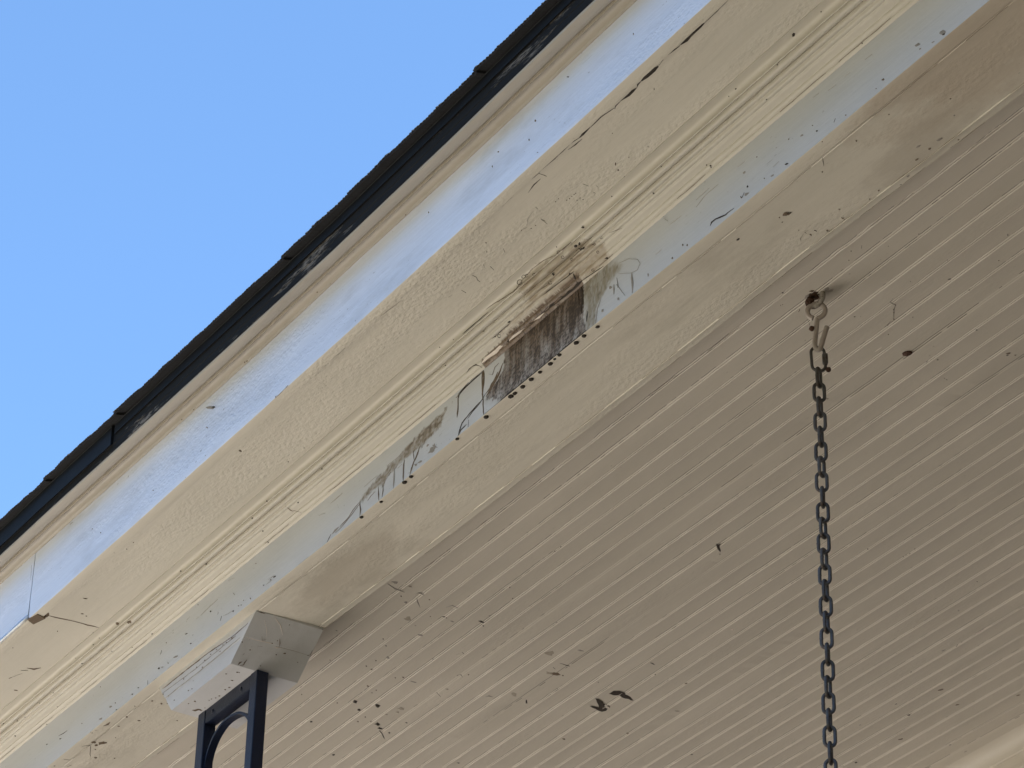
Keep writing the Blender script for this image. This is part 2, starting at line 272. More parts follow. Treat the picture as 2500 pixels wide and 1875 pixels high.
#SURF-END
# dirt, cracks and runs on each surface: [0 blob / 1 strip / 2 outline, material number, then first point and offsets, in 0.1 mm]
MARKS = {
 'soffit': [
  [1, 0, -25401, 950, -1, -2, -86, -3, -89, -9, -173, -6, -175, -11, -259, -7, -263, -18, -343, -10, -347, -18, -427, -11, -430, -18, -512, -14, -514, -17],
  [1, 0, -25910, 941, -7, -13, -81, 18, -102, -23, -206, 20, -223, -23, -296, 7, -308, -24, -380, 7, -403, -39, -499, 2, -506, -12],
  [1, 0, -26412, 938, -1, -4, -48, 1, -54, -10, -132, 14, -144, -4, -221, 23, -229, 8, -321, 23, -316, 17, -481, -13, -481, -16],
  [1, 0, -26905, 932, -10, -19, -79, 24, -112, -35, -240, 29, -262, -31, -361, 8, -369, -11],
  [1, 0, -27269, 933, -2, -5, -85, 6, -91, -17, -143, -30, -142, -33],
  [1, 0, -27409, 905, -4, -7, -79, 22, -100, -19, -171, 17, -194, -23, -337, 17, -340, 11],
  [1, 0, -27747, 920, -1, -3, -123, 0, -126, -13, -180, -30, -179, -34],
  [1, 0, -27901, 906, -2, -3, -84, 16, -93, 4, -172, 29, -180, 17, -260, 42, -268, 27, -388, 35, -394, 21, -516, 26, -518, 22],
  [1, 0, -28411, 937, -4, -8, -167, 11, -185, -24, -265, -6, -269, -15],
  [1, 0, -28677, 928, -3, -3, -79, 19, -86, 9, -168, 25, -171, 21],
  [1, 0, -28669, 889, -2, -4, -148, 8, -158, -9, -297, 19, -299, 15],
  [1, 0, -28846, 952, -1, -2, -90, 6, -97, -9, -184, 1, -192, -14, -278, -1, -283, -9, -372, -2, -380, -16, -471, 1, -477, -10, -572, 2, -577, -6, -670, 8, -676, -2, -756, -4, -757, -7],
  [1, 0, -29605, 946, 5, 2, 7, -120, 10, -119],
  [1, 0, -29607, 944, -1, -2, -87, 11, -95, -2, -181, 9, -183, 7],
  [1, 0, -29684, 862, -3, -5, -155, 8, -163, -10, -352, -32, -353, -35],
  [1, 0, -30004, 952, -1, -2, -108, 9, -114, -2, -223, 6, -230, -7, -334, 9, -343, -6, -457, 4, -463, -6, -576, 8, -581, -2, -699, 5, -701, 1],
  [1, 0, -30703, 957, -2, -4, -111, 1, -118, -11, -223, 3, -230, -9, -338, -1, -345, -14, -437, 4, -445, -11, -539, 2, -546, -10, -641, 4, -647, -7, -748, 4, -748, -5, -847, 4, -846, 3],
  [1, 0, -31052, 947, -2, -1, -69, 7, -77, -4, -139, 14, -146, 2, -213, 13, -218, 5, -291, 14, -291, 6, -375, 14, -368, 12, -458, 14, -447, 12, -544, 14, -534, 14, -632, 14, -617, 14, -725, 14, -709, 14, -817, 10, -817, 8],
  [1, 0, -31868, 957, -2, -2, -94, 4, -98, -3, -198, 4, -190, 4, -299, 4, -289, 4, -399, 4, -387, 4, -490, 4, -482, 3, -588, 4, -582, 2, -682, 4, -678, -1, -772, 4, -772, 0, -865, 2, -867, 0],
  [1, 2, -33124, 911, -3, -3, -72, 10, -78, 2, -148, 14, -155, 5, -222, 22, -232, 8, -295, 31, -305, 18, -373, 34, -383, 21, -450, 38, -457, 28, -525, 46, -531, 37, -608, 48, -614, 38, -695, 50, -697, 40, -776, 50, -781, 41, -865, 50, -864, 44, -953, 50, -949, 46, -1045, 50, -1032, 50, -1131, 50, -1118, 50, -1215, 50, -1205, 46, -1297, 50, -1289, 48, -1374, 50, -1378, 42, -1462, 50, -1468, 37, -1546, 50, -1554, 36, -1633, 48, -1644, 32, -1723, 50, -1729, 40, -1817, 50, -1820, 39, -1911, 50, -1909, 42, -2002, 50, -1996, 48, -2103, 50, -2087, 50, -2197, 50, -2180, 50, -2297, 50, -2282, 50, -2386, 50, -2382, 50],
  [0, 1, -27318, 710, 3, -4, -8, -10, -20, -16, -14, -9, -12, -5, -7, 0, 2, 6, 10, 10, 25, 18, 23, 13, 10, 3],
  [0, 1, -28873, 245, 5, -7, -12, -16, -25, -21, -30, -19, -31, -14, -15, 0, 4, 12, 18, 17, 29, 20, 25, 13, 23, 6],
  [0, 1, -28967, 141, 7, -10, -6, -14, -12, -12, -17, -10, -18, -5, -12, 4, 1, 14, 12, 15, 24, 18, 24, 10, 16, 1],
  [0, 1, -29997, 431, 4, -5, 0, -6, -5, -7, -7, -3, -6, 0, -6, 5, -2, 9, 3, 7, 8, 7, 8, 2, 9, -2],
  [0, 1, -29920, 435, 4, -6, 0, -6, -4, -5, -6, -3, -8, 0, -5, 4, -1, 6, 3, 7, 6, 5, 10, 2, 6, -2],
  [0, 1, -29887, 331, 6, -8, 0, -8, -5, -8, -7, -4, -9, 0, -7, 4, -1, 7, 3, 7, 8, 6, 10, 2, 7, -2],
  [0, 1, -29837, 317, 4, -7, -1, -10, -5, -7, -7, -4, -7, 0, -7, 4, -2, 7, 3, 9, 8, 6, 7, 1, 6, -2],
  [0, 1, -29780, 320, 3, -5, -1, -6, -6, -8, -10, -5, -10, 0, -5, 3, -2, 8, 2, 6, 6, 5, 9, 2, 5, -2],
  [0, 1, -29728, 319, 2, -4, -1, -9, -5, -6, -8, -4, -9, 0, -7, 5, -2, 5, 2, 7, 6, 5, 8, 2, 6, -2],
  [0, 1, -29693, 319, 4, -6, -1, -9, -5, -6, -8, -4, -6, 0, -5, 4, -2, 8, 2, 6, 8, 7, 10, 3, 5, -2],
  [0, 1, -29810, 220, 5, -7, 0, -7, -5, -8, -9, -5, -7, 0, -6, 5, -2, 7, 4, 9, 6, 5, 10, 2, 10, -3],
  [0, 1, -29747, 215, 4, -6, -1, -7, -4, -5, -8, -4, -7, 0, -7, 5, -2, 8, 3, 8, 5, 5, 9, 2, 8, -2],
  [0, 1, -29752, 166, 3, -5, -1, -9, -6, -8, -6, -3, -10, 0, -5, 3, -2, 6, 3, 8, 7, 6, 8, 2, 8, -3],
  [0, 1, -29548, 128, 4, -6, -1, -7, -4, -6, -6, -3, -9, 0, -7, 4, -2, 7, 3, 8, 6, 5, 7, 1, 6, -2],
  [0, 1, -30794, 450, 5, -7, 0, -5, -5, -6, -7, -3, -9, 1, -5, 4, -1, 7, 3, 7, 7, 6, 10, 3, 7, -2],
  [0, 1, -30679, 373, 5, -7, 0, -5, -4, -5, -6, -3, -6, 1, -7, 5, -1, 8, 3, 6, 6, 5, 9, 2, 9, -2],
  [0, 1, -30589, 361, 5, -6, -1, -8, -5, -7, -6, -3, -8, 0, -5, 4, -2, 7, 3, 8, 6, 5, 7, 2, 9, -2],
  [0, 1, -31300, 687, 3, -4, -1, -9, -7, -8, -11, -5, -8, 0, -6, 4, -2, 7, 3, 8, 9, 7, 10, 2, 7, -2],
  [0, 1, -28359, 637, 5, -6, -1, -7, -5, -7, -9, -4, -6, 0, -7, 5, -2, 8, 3, 7, 6, 6, 8, 2, 6, -1],
  [0, 1, -28339, 104, 3, -5, -1, -5, -5, -6, -8, -4, -8, 0, -6, 4, -3, 9, 3, 9, 5, 5, 9, 3, 7, -2],
  [0, 1, -28659, 183, 3, -4, 0, -6, -4, -5, -6, -2, -8, 1, -7, 6, -1, 6, 3, 9, 7, 7, 6, 2, 9, -2],
  [0, 1, -27868, 0, 13, 0, 13, 0, 6, 0, -2, 0, -7, 0, -13, 0, -14, 0, -9, 0, -1, 0, 6, 0, 10, 0],
  [0, 1, -27546, 0, 9, 0, 7, 0, 4, 0, -1, 0, -6, 0, -11, 0, -12, 0, -7, 0, -1, 0, 6, 0, 9, 0],
  [1, 3, -30244, 583, 4, 0, -25, -50, -21, -50],
  [1, 3, -30322, 556, -1, -3, -183, -22, -184, -30, -335, -98, -334, -101],
  [1, 3, -30435, 369, 4, 0, -38, -118, -35, -117],
  [1, 3, -29471, 351, 4, 1, 4, -89, 7, -88],
  [1, 3, -29399, 193, 3, 0, -21, -37, -19, -37],
  [0, 1, -37908, 831, 13, -19, -4, -17, -18, -18, -28, -12, -20, 0, -19, 12, -3, 22, 13, 20, 27, 18, 31, 6, 20, -5],
  [0, 1, -37914, 814, 6, -9, -7, -18, -13, -12, -19, -9, -14, -2, -9, 4, 0, 9, 13, 17, 21, 13, 25, 6, 20, -3],
  [0, 1, -37536, 961, 37, 0, 38, 0, 16, 0, -3, 0, -27, 0, -41, 0, -43, 0, -24, 0, -8, 0, 12, 0, 36, 0],
  [0, 1, -37672, 961, 37, 0, 23, 0, 18, 0, -2, 0, -14, 0, -32, 0, -26, 0, -22, 0, -8, 0, 7, 0, 27, 0],
  [1, 0, -41212, 961, -4, -5, -236, -3, -240, -9],
  [1, 0, -43615, 961, 9, 0, -203, 0, -191, 0],
  [0, 1, -44286, 931, 23, -40, -32, -48, -62, -43, -89, -36, -84, -11, -36, 16, -12, 30, -20, 30, 40, 30, 112, 30, 91, -5],
  [0, 0, -44294, 945, 13, -23, -26, -31, -47, -30, -63, -26, -59, -12, -31, 9, -19, 16, -2, 16, 17, 16, 51, 16, 45, 2],
  [1, 1, -44291, 909, 6, 2, -15, -137, 20, -125, -8, -266, 27, -253, 7, -393, 34, -383, 10, -495, 34, -487, 7, -600, 34, -591, -12, -711, 29, -697, 3, -810, 37, -798, 16, -909, 18, -909],
  [0, 1, -39822, 961, 16, 0, 21, 0, 12, 0, -2, 0, -16, 0, -21, 0, -19, 0, -12, 0, -4, 0, 8, 0, 21, 0],
  [0, 1, -39424, 961, 20, 0, 22, 0, 9, 0, -1, 0, -16, 0, -25, 0, -18, 0, -14, 0, -4, 0, 6, 0, 14, 0],
  [0, 1, -41562, 856, 7, -10, -2, -7, -8, -7, -11, -4, -10, 0, -9, 6, -1, 11, 8, 13, 14, 9, 17, 4, 8, -2],
  [0, 1, -42290, 961, 20, 0, 26, 0, 8, 0, -2, 0, -14, 0, -19, 0, -24, 0, -12, 0, -4, 0, 10, 0, 14, 0],
  [0, 1, -41310, 868, 7, -10, -2, -8, -13, -12, -15, -6, -14, 0, -6, 4, -1, 7, 8, 12, 10, 6, 12, 2, 14, -4],
  [0, 1, -37821, 961, 25, 0, 13, 0, 12, 0, -1, 0, -11, 0, -14, 0, -18, 0, -18, 0, -3, 0, 6, 0, 13, 0],
  [0, 1, -37790, 87, 4, -6, -2, -9, -10, -11, -9, -4, -10, 0, -10, 6, -2, 11, 7, 12, 9, 6, 12, 2, 14, -4],
  [0, 1, -37304, 91, 5, -7, -2, -11, -7, -8, -8, -4, -10, 0, -9, 6, -1, 10, 6, 10, 11, 7, 13, 3, 10, -3],
  [0, 1, -39009, 0, 20, 0, 21, 0, 7, 0, -2, 0, -16, 0, -23, 0, -16, 0, -18, 0, -5, 0, 5, 0, 14, 0],
  [0, 1, -44737, 520, 4, -7, -3, -8, -15, -13, -15, -5, -18, 0, -7, 5, 0, 7, 10, 14, 17, 10, 21, 4, 14, -3],
  [0, 1, -43039, 961, 24, 0, 24, 0, 9, 0, -2, 0, -14, 0, -18, 0, -25, 0, -15, 0, -5, 0, 7, 0, 17, 0],
  [1, 1, -46277, 345, 11, 4, -17, -136, 44, -107, 119, -201, 129, -195],
  [1, 1, -46406, 390, 9, 4, 42, -107, 50, -104],
  [1, 1, -46806, 426, 19, 13, 66, -22, 84, -10],
  [1, 3, -46733, 409, 4, 2, 110, -47, 122, -38, 231, -85, 236, -82],
  [0, 1, -47180, 129, 5, -35, -9, -38, -13, -17, -16, -3, -23, 18, -11, 31, 2, 31, 15, 30, 16, 9, 21, -6, 16, -24],
  [0, 1, -43951, 460, 6, -30, -4, -22, -11, -14, -20, -3, -22, 16, -9, 20, -1, 21, 7, 18, 19, 13, 17, -4, 14, -19],
  [0, 1, -43991, 368, 4, -17, -6, -15, -10, -9, -16, -4, -9, 3, -6, 10, 1, 17, 7, 11, 10, 6, 14, 0, 9, -7],
  [0, 1, -43428, 662, 11, -42, 0, -23, -11, -22, -13, -1, -18, 20, -11, 29, -4, 36, 5, 23, 11, 9, 16, -8, 17, -29],
  [0, 1, -44730, 524, 1, -6, -4, -7, -9, -7, -9, -3, -8, 1, -5, 5, 2, 8, 8, 8, 9, 5, 7, 1, 5, -2],
  [0, 1, -45663, 881, 2, -8, -4, -8, -10, -8, -10, -3, -11, 2, -5, 7, 2, 10, 9, 10, 11, 5, 11, 0, 7, -5],
  [0, 1, -44282, 238, 2, -10, -6, -17, -12, -11, -11, -3, -16, 6, -7, 12, 2, 16, 9, 13, 11, 6, 19, 0, 9, -6],
  [0, 0, -45966, 961, 35, 0, 31, -10, 3, -9, -17, -13, -32, -9, -31, -2, -53, 0, -38, 0, -18, 0, -2, 0, 15, 0],
  [1, 0, -43625, 961, 9, 0, -170, 0, -164, -2],
  [1, 3, -43792, 961, 4, 0, -131, 0, -129, 0],
  [0, 1, -31376, 961, 16, 0, 11, 0, 7, 0, -2, 0, -9, 0, -17, 0, -17, 0, -13, 0, -3, 0, 6, 0, 13, 0],
  [0, 1, -31474, 566, 4, -6, -3, -10, -9, -9, -10, -5, -12, -1, -8, 4, -2, 8, 5, 9, 8, 6, 13, 4, 8, -2],
  [0, 1, -31302, 683, 5, -6, -1, -6, -8, -9, -8, -4, -10, -1, -7, 5, 0, 6, 6, 9, 9, 7, 7, 2, 9, -1],
  [1, 3, -32053, 433, 4, 1, -11, -67, -2, -67, -69, -122, -57, -122, -70, -167, -67, -166],
  [1, 3, -32443, 367, 4, 1, -18, -83, -14, -82],
  [1, 3, -31274, 438, 2, -1, -62, -66, -58, -72, -126, -79, -127, -82],
  [1, 3, -31734, 354, 4, 0, -48, -91, -44, -91],
  [1, 3, -32691, 421, 2, 3, 84, -11, 87, -8],
  [1, 3, -30785, 461, 2, 2, 93, -32, 96, -29],
  [1, 3, -30430, 385, 3, 1, -3, -72, 0, -71],
  [1, 3, -31732, 458, 2, -1, -72, -55, -71, -57],
 ],
 'mould': [
  [0, 0, -25499, 850, 11, -13, -6, -23, -19, -23, -24, -15, -33, -8, -17, 7, -1, 26, 13, 21, 39, 32, 38, 17, 34, -1],
  [0, 1, -25499, 850, 9, -11, -4, -18, -13, -16, -13, -8, -20, -5, -9, 4, -1, 11, 11, 18, 18, 15, 18, 8, 20, -1],
  [0, 0, -29992, 898, 11, -19, -17, -30, -37, -33, -64, -38, -46, -14, -29, 9, 6, 26, 29, 33, 55, 40, 64, 30, 29, 3],
  [0, 0, -30225, 776, 35, -19, 32, -26, 11, -19, -10, -9, -16, 2, -29, 12, -27, 19, -10, 12, 1, 9, 13, 2, 27, -8],
  [0, 0, -28862, 353, 9, -5, 7, -9, 2, -12, -4, -6, -10, -2, -11, 3, -9, 7, -4, 8, 1, 8, 6, 3, 9, -1],
  [0, 0, -28441, 628, 10, -6, 9, -9, 4, -12, -3, -6, -7, -1, -14, 6, -14, 12, -12, 16, -2, 9, 6, 5, 12, -2],
  [0, 0, -29029, 940, 3, -5, -5, -15, -8, -9, -10, -6, -11, -1, -12, 0, -16, 0, -9, 0, -2, 0, 5, 0, 13, -2],
  [0, 0, -29162, 861, 4, -6, -3, -12, -9, -10, -16, -9, -11, -1, -7, 4, -1, 8, 7, 13, 12, 10, 12, 4, 8, -1],
  [0, 0, -27903, 155, 11, -7, 11, -14, 2, -11, -6, -4, -8, -1, -7, 3, -3, 6, 2, 7, 6, 6, 13, 4, 14, -1],
  [0, 0, -27846, 115, 7, -4, 5, -10, -2, -8, -9, -7, -14, -2, -13, 4, -4, 5, 0, 7, 6, 7, 13, 4, 8, -1],
  [0, 0, -29010, 6, 13, 0, 15, 0, 5, 0, -2, 0, -9, 0, -16, 0, -18, 0, -8, 0, -2, 0, 7, 0, 15, 0],
  [0, 0, -26744, 819, 7, -6, 2, -10, -4, -7, -9, -5, -9, -1, -11, 4, -4, 7, 1, 7, 6, 6, 12, 4, 11, -1],
  [0, 0, -29476, 835, 6, -7, -2, -9, -8, -9, -10, -5, -14, -1, -6, 4, -2, 9, 6, 13, 12, 10, 10, 4, 9, -1],
  [0, 0, -29493, 383, 2, -12, -8, -16, -17, -18, -20, -12, -13, -2, -8, 7, 1, 12, 8, 11, 13, 10, 11, 4, 10, -2],
  [0, 0, -37390, 442, 21, -10, 14, -13, 5, -15, -4, -7, -14, -3, -25, 7, -23, 14, -9, 10, -2, 15, 10, 5, 24, -3],
  [0, 0, -38336, 247, 12, -6, 3, -9, -6, -11, -17, -9, -17, -2, -23, 6, -17, 12, -6, 11, 3, 10, 13, 6, 17, -1],
  [0, 0, -38855, 714, 32, -17, 31, -25, 20, -27, 9, -20, -10, -4, -24, 9, -30, 19, -28, 26, -12, 17, 2, 9, 20, -3],
  [0, 0, -39360, 606, 17, -8, 10, -9, 3, -13, -10, -11, -17, -2, -24, 7, -24, 15, -15, 18, -1, 16, 12, 6, 21, -2],
  [0, 0, -39546, 43, 11, -5, 6, -13, -5, -10, -14, -8, -22, -2, -14, 4, -7, 8, -4, 15, 11, 11, 13, 4, 13, -1],
  [0, 0, -39434, 251, 15, -7, 5, -8, -5, -14, -9, -7, -15, -2, -18, 5, -15, 10, -6, 12, 5, 12, 15, 6, 18, -1],
  [0, 0, -41033, 456, 18, -8, 24, -20, 9, -18, -4, -8, -16, -3, -35, 12, -34, 35, -25, 21, -13, 17, 3, 11, 20, -2],
  [0, 0, -41680, 765, 32, -15, 29, -23, 11, -17, -4, -11, -19, -3, -28, 7, -17, 10, -11, 13, 0, 9, 14, 6, 15, -2],
  [0, 0, -43370, 89, 16, -10, 0, -13, -12, -14, -14, -7, -18, -2, -17, 4, -9, 12, 4, 13, 13, 9, 26, 7, 22, -2],
  [0, 0, -44480, 940, 12, -8, -2, -11, -14, -12, -28, -11, -14, 0, -29, 0, -32, 0, -21, 0, -9, 0, 12, 0, 28, 0],
  [1, 1, -38607, 336, 6, 1, -1, -111, 20, -107, 17, -148, 21, -147],
  [1, 1, -38570, 199, 4, 2, 111, -114, 114, -113],
  [0, 1, -43895, 776, 48, -20, 73, -48, 20, -27, -15, -23, -54, -1, -40, 12, -48, 30, -16, 25, 7, 18, 25, 7, 37, -6],
  [0, 1, -43521, 590, 46, -26, 17, -31, -18, -37, -41, -19, -40, 2, -66, 20, -64, 34, -32, 30, 2, 22, 36, 6, 65, -12],
  [0, 0, -45294, 558, 5, -14, -8, -15, -20, -16, -21, -8, -19, 0, -12, 6, -7, 14, 5, 11, 21, 14, 16, 3, 23, -5],
  [0, 1, -43886, 762, 46, -20, 39, -27, 41, -44, 0, -24, -38, -4, -44, 11, -41, 24, -17, 20, 3, 24, 24, 10, 54, -7],
  [0, 1, -43483, 592, 27, -12, 19, -14, 4, -18, -19, -9, -32, 4, -51, 17, -45, 22, -24, 19, 0, 13, 27, 2, 28, -7],
  [0, 0, -47358, 917, 2, -9, -8, -15, -13, -10, -18, -7, -13, 1, -7, 7, 2, 13, 13, 15, 22, 12, 17, 3, 9, -4],
  [0, 0, -47649, 407, 9, -9, 1, -8, -7, -8, -14, -5, -19, 1, -15, 5, -10, 8, -3, 7, 6, 6, 15, 2, 14, -3],
  [0, 0, -48310, 234, 14, -11, -3, -14, -14, -12, -23, -9, -17, -1, -23, 6, -13, 13, 2, 12, 16, 13, 19, 5, 18, -1],
  [0, 0, -43369, 88, 8, -5, 1, -7, -7, -10, -14, -7, -17, -2, -9, 2, -6, 8, 3, 8, 10, 7, 15, 4, 14, -1],
  [0, 0, -44776, 749, 28, -12, 28, -16, 19, -16, -1, -9, -23, 2, -24, 9, -33, 17, -22, 17, -7, 12, 14, 4, 21, -5],
  [0, 0, -44468, 314, 8, -5, 0, -8, -5, -5, -12, -5, -15, -1, -8, 3, -7, 8, 0, 9, 7, 6, 10, 3, 10, 0],
  [0, 0, -46802, 154, 32, -13, 20, -12, 7, -8, -9, -3, -18, 3, -12, 6, -6, 7, -2, 12, 6, 5, 12, 1, 27, -7],
  [0, 0, -46520, 418, 15, -7, 9, -7, 1, -9, -7, -3, -13, 1, -28, 9, -17, 8, -15, 11, 1, 5, 11, 0, 15, -4],
  [0, 0, -44022, 125, 10, -5, 4, -7, -3, -7, -8, -5, -10, -1, -13, 3, -8, 7, 0, 8, 8, 7, 8, 2, 10, -1],
  [0, 0, -44551, 781, 17, -7, 13, -8, 8, -12, -6, -7, -19, 0, -18, 5, -11, 6, -6, 8, 2, 5, 14, 3, 16, -3],
  [0, 0, -45440, 775, 15, -6, 18, -10, 5, -5, -4, -3, -11, 2, -19, 6, -12, 6, -12, 8, -1, 4, 8, 0, 17, -5],
  [0, 0, -48294, 638, 40, -16, 28, -16, 15, -13, -2, -10, -16, 1, -36, 16, -19, 20, -11, 18, -7, 13, 10, 3, 28, -6],
  [0, 0, -47379, 22, 13, -9, 5, -10, -4, -8, -12, -4, -17, 1, -20, 7, -11, 9, -3, 11, 8, 7, 11, 1, 13, -3],
  [0, 0, -47053, 434, 18, -6, 11, -7, 4, -6, -3, -4, -13, 0, -14, 4, -13, 7, -8, 8, 0, 5, 8, 3, 14, -2],
  [0, 0, -47925, 444, 32, -12, 25, -14, 12, -11, -6, -6, -18, 2, -41, 13, -24, 11, -33, 21, -3, 8, 17, 2, 24, -5],
  [0, 0, -24958, 837, 6, -7, 0, -9, -5, -7, -13, -8, -9, -1, -8, 5, -1, 6, 5, 11, 9, 9, 14, 5, 8, -1],
  [0, 0, -25942, 632, 9, -6, 9, -11, 4, -11, -3, -9, -8, -2, -16, 7, -17, 14, -7, 10, -4, 15, 4, 4, 10, -2],
  [0, 0, -26429, 307, 4, -5, -2, -11, -10, -12, -9, -6, -12, -2, -11, 4, -5, 8, 2, 7, 7, 7, 13, 4, 12, -2],
  [0, 0, -26735, 817, 7, -5, 2, -8, -3, -5, -8, -5, -13, -1, -6, 3, -4, 6, 2, 9, 5, 5, 8, 3, 12, -1],
  [0, 0, -26903, 804, 7, -4, 4, -8, -2, -10, -7, -5, -12, -1, -7, 3, -5, 7, 1, 9, 6, 7, 9, 3, 8, -1],
  [0, 0, -27898, 158, 8, -7, 3, -9, -1, -12, -8, -5, -14, -2, -9, 3, -5, 8, 3, 8, 7, 6, 11, 3, 10, -1],
  [0, 0, -27841, 109, 9, -5, 3, -7, -3, -7, -11, -7, -14, -1, -10, 4, -6, 8, 0, 10, 6, 8, 10, 4, 12, -1],
  [0, 0, -24770, 49, 9, -6, 2, -5, -2, -7, -5, -4, -10, -1, -6, 2, -7, 7, -2, 7, 3, 7, 11, 5, 9, -1],
  [0, 0, -27855, 92, 7, -5, 2, -9, -4, -6, -8, -4, -11, -1, -10, 4, -4, 6, 1, 8, 5, 6, 9, 4, 10, -1],
  [0, 0, -29010, 6, 15, 0, 17, 0, 5, 0, -2, 0, -8, 0, -15, 0, -19, 0, -11, 0, -1, 0, 8, 0, 10, 0],
  [0, 0, -28852, 342, 12, -7, 9, -12, 1, -9, -8, -10, -14, -2, -20, 6, -15, 11, -7, 12, 2, 9, 9, 4, 16, -2],
  [0, 0, -29490, 389, 3, -14, -7, -13, -17, -17, -21, -12, -14, -2, -11, 7, -1, 11, 7, 13, 12, 10, 21, 8, 9, -2],
  [0, 0, -33483, 772, 9, -5, 5, -5, 3, -9, -4, -6, -11, -1, -9, 3, -9, 6, -6, 8, 0, 6, 5, 3, 9, -1],
  [0, 0, -33811, 818, 7, -5, 1, -7, -5, -7, -10, -5, -12, -1, -12, 4, -5, 6, 1, 8, 9, 9, 13, 4, 13, -1],
  [0, 0, -33891, 438, 17, -8, 10, -9, 3, -11, -5, -8, -10, -2, -16, 5, -13, 9, -9, 11, 0, 7, 8, 5, 11, -1],
  [0, 0, -32873, 451, 10, -5, 9, -8, 4, -10, -4, -7, -10, -2, -13, 4, -10, 6, -10, 11, -3, 9, 5, 3, 12, -2],
  [0, 0, -34079, 535, 1, -6, -7, -11, -18, -16, -12, -6, -11, -1, -6, 6, 3, 11, 8, 10, 14, 10, 14, 5, 6, -1],
  [0, 0, -30935, 885, 4, -7, -3, -10, -9, -10, -8, -4, -9, -1, -7, 4, 0, 8, 6, 10, 6, 5, 11, 4, 7, -1],
  [0, 0, -30822, 813, 6, -5, 2, -9, -5, -7, -10, -5, -13, -1, -11, 4, -5, 7, 1, 9, 8, 8, 9, 3, 10, -1],
  [0, 0, -31008, 899, 2, -5, -2, -5, -8, -8, -13, -6, -8, -1, -7, 4, -1, 7, 5, 8, 10, 8, 9, 4, 7, -1],
  [1, 1, -50000, 60, 0, 4, 128, -3, 128, 1, 256, -8, 256, -2, 384, -5, 384, -1, 512, -2, 512, 2, 640, -6, 640, -2, 768, 0, 768, 4, 896, -2, 896, 3, 1024, -5, 1024, -1, 1151, -4, 1151, 0, 1279, -2, 1279, 2, 1407, -3, 1407, 1],
  [1, 1, -47968, 60, 0, 4, 123, -2, 123, 2, 246, -3, 246, 2, 370, -7, 370, -3, 493, 0, 493, 4, 616, 0, 616, 4, 739, 0, 739, 4, 863, -5, 863, -1],
  [1, 1, -46013, 63, 0, 4, 121, -9, 121, -4, 241, -2, 241, 2, 361, -1, 361, 3, 482, -9, 482, -4, 602, -9, 602, -5],
  [1, 1, -44544, 56, 0, 4, 137, 0, 137, 4, 274, 2, 274, 6, 411, -5, 411, 0, 548, 1, 548, 6, 685, 3, 685, 7, 822, -4, 822, 1, 959, 2, 959, 6],
  [1, 1, -42056, 62, 0, 4, 147, -9, 147, -4, 295, -5, 295, -1, 442, -9, 442, -5, 590, -4, 590, 0],
  [1, 1, -39625, 58, 0, 4, 123, 0, 123, 5, 246, 2, 246, 6, 369, 1, 369, 6, 493, -5, 493, -1, 616, 0, 616, 5, 739, -1, 739, 3],
  [1, 1, -37678, 61, 0, 4, 124, -4, 124, 0, 247, -9, 247, -3, 370, -9, 370, -5, 494, -7, 494, -3, 617, 1, 617, 5, 741, -3, 741, 2, 864, -9, 864, -5, 988, -6, 988, -2, 1111, -7, 1111, -2, 1234, 0, 1234, 4, 1358, -4, 1358, 0],
  [1, 1, -35633, 55, 0, 4, 128, 0, 128, 4, 256, 2, 256, 6, 383, 1, 383, 5, 511, 0, 511, 4, 639, -4, 639, 1, 766, 3, 766, 7, 894, 5, 894, 9, 1021, 6, 1021, 10],
  [1, 1, -32697, 58, 0, 4, 127, -4, 127, 0, 253, 4, 253, 8, 379, 1, 379, 5, 505, -2, 505, 3, 631, -1, 631, 3],
  [1, 1, -30450, 55, 0, 4, 111, 3, 111, 7, 222, -3, 222, 1, 333, 1, 333, 5],
  [1, 1, -28636, 59, 0, 4, 125, -5, 125, 0, 251, -6, 251, -1, 376, -6, 376, -1, 501, -3, 501, 1, 626, 2, 626, 6],
  [1, 1, -26421, 53, 0, 4, 134, 1, 134, 5, 269, -2, 269, 2, 404, 3, 404, 7, 539, 3, 539, 7, 674, 6, 674, 11, 809, 7, 809, 11, 944, 2, 944, 6],
  [1, 1, -25224, 54, 0, 4, 126, 6, 126, 11, 253, 3, 253, 7, 379, 1, 379, 7, 506, 7, 506, 11, 633, 0, 633, 4, 759, -2, 759, 2, 886, 3, 886, 7, 1012, 6, 1012, 10],
  [1, 1, -23606, 60, 0, 4, 121, -4, 121, 0, 242, -1, 242, 3, 363, -1, 363, 4, 484, -8, 484, -3, 605, -4, 605, 0, 726, -4, 726, 0, 848, -5, 848, -1, 969, 1, 969, 5],
  [1, 0, -33693, 128, -2, 3, 82, 15, 75, 34, 163, 27, 163, 30],
  [1, 0, -33533, 153, 6, 6, 87, -31, 98, -16, 126, -65, 133, -62],
  [1, 0, -33406, 89, 5, 1, 15, -49, 19, -48],
  [1, 0, -32231, 67, 7, 11, 104, -15, 108, 21, 191, -13, 186, -5],
  [1, 0, -31835, 74, 4, 11, 136, -17, 140, 22, 241, -16, 251, 29, 351, -27, 354, 13, 455, -26, 461, 22, 560, -34, 556, -3, 665, -34, 666, 12, 775, -39, 770, -2, 886, -35, 884, 14, 992, -20, 986, -10],
  [1, 0, -30845, 57, -2, 3, 94, -9, 92, 1, 185, -18, 186, -8, 276, -24, 277, -13, 373, -32, 376, -22, 470, -37, 471, -34],
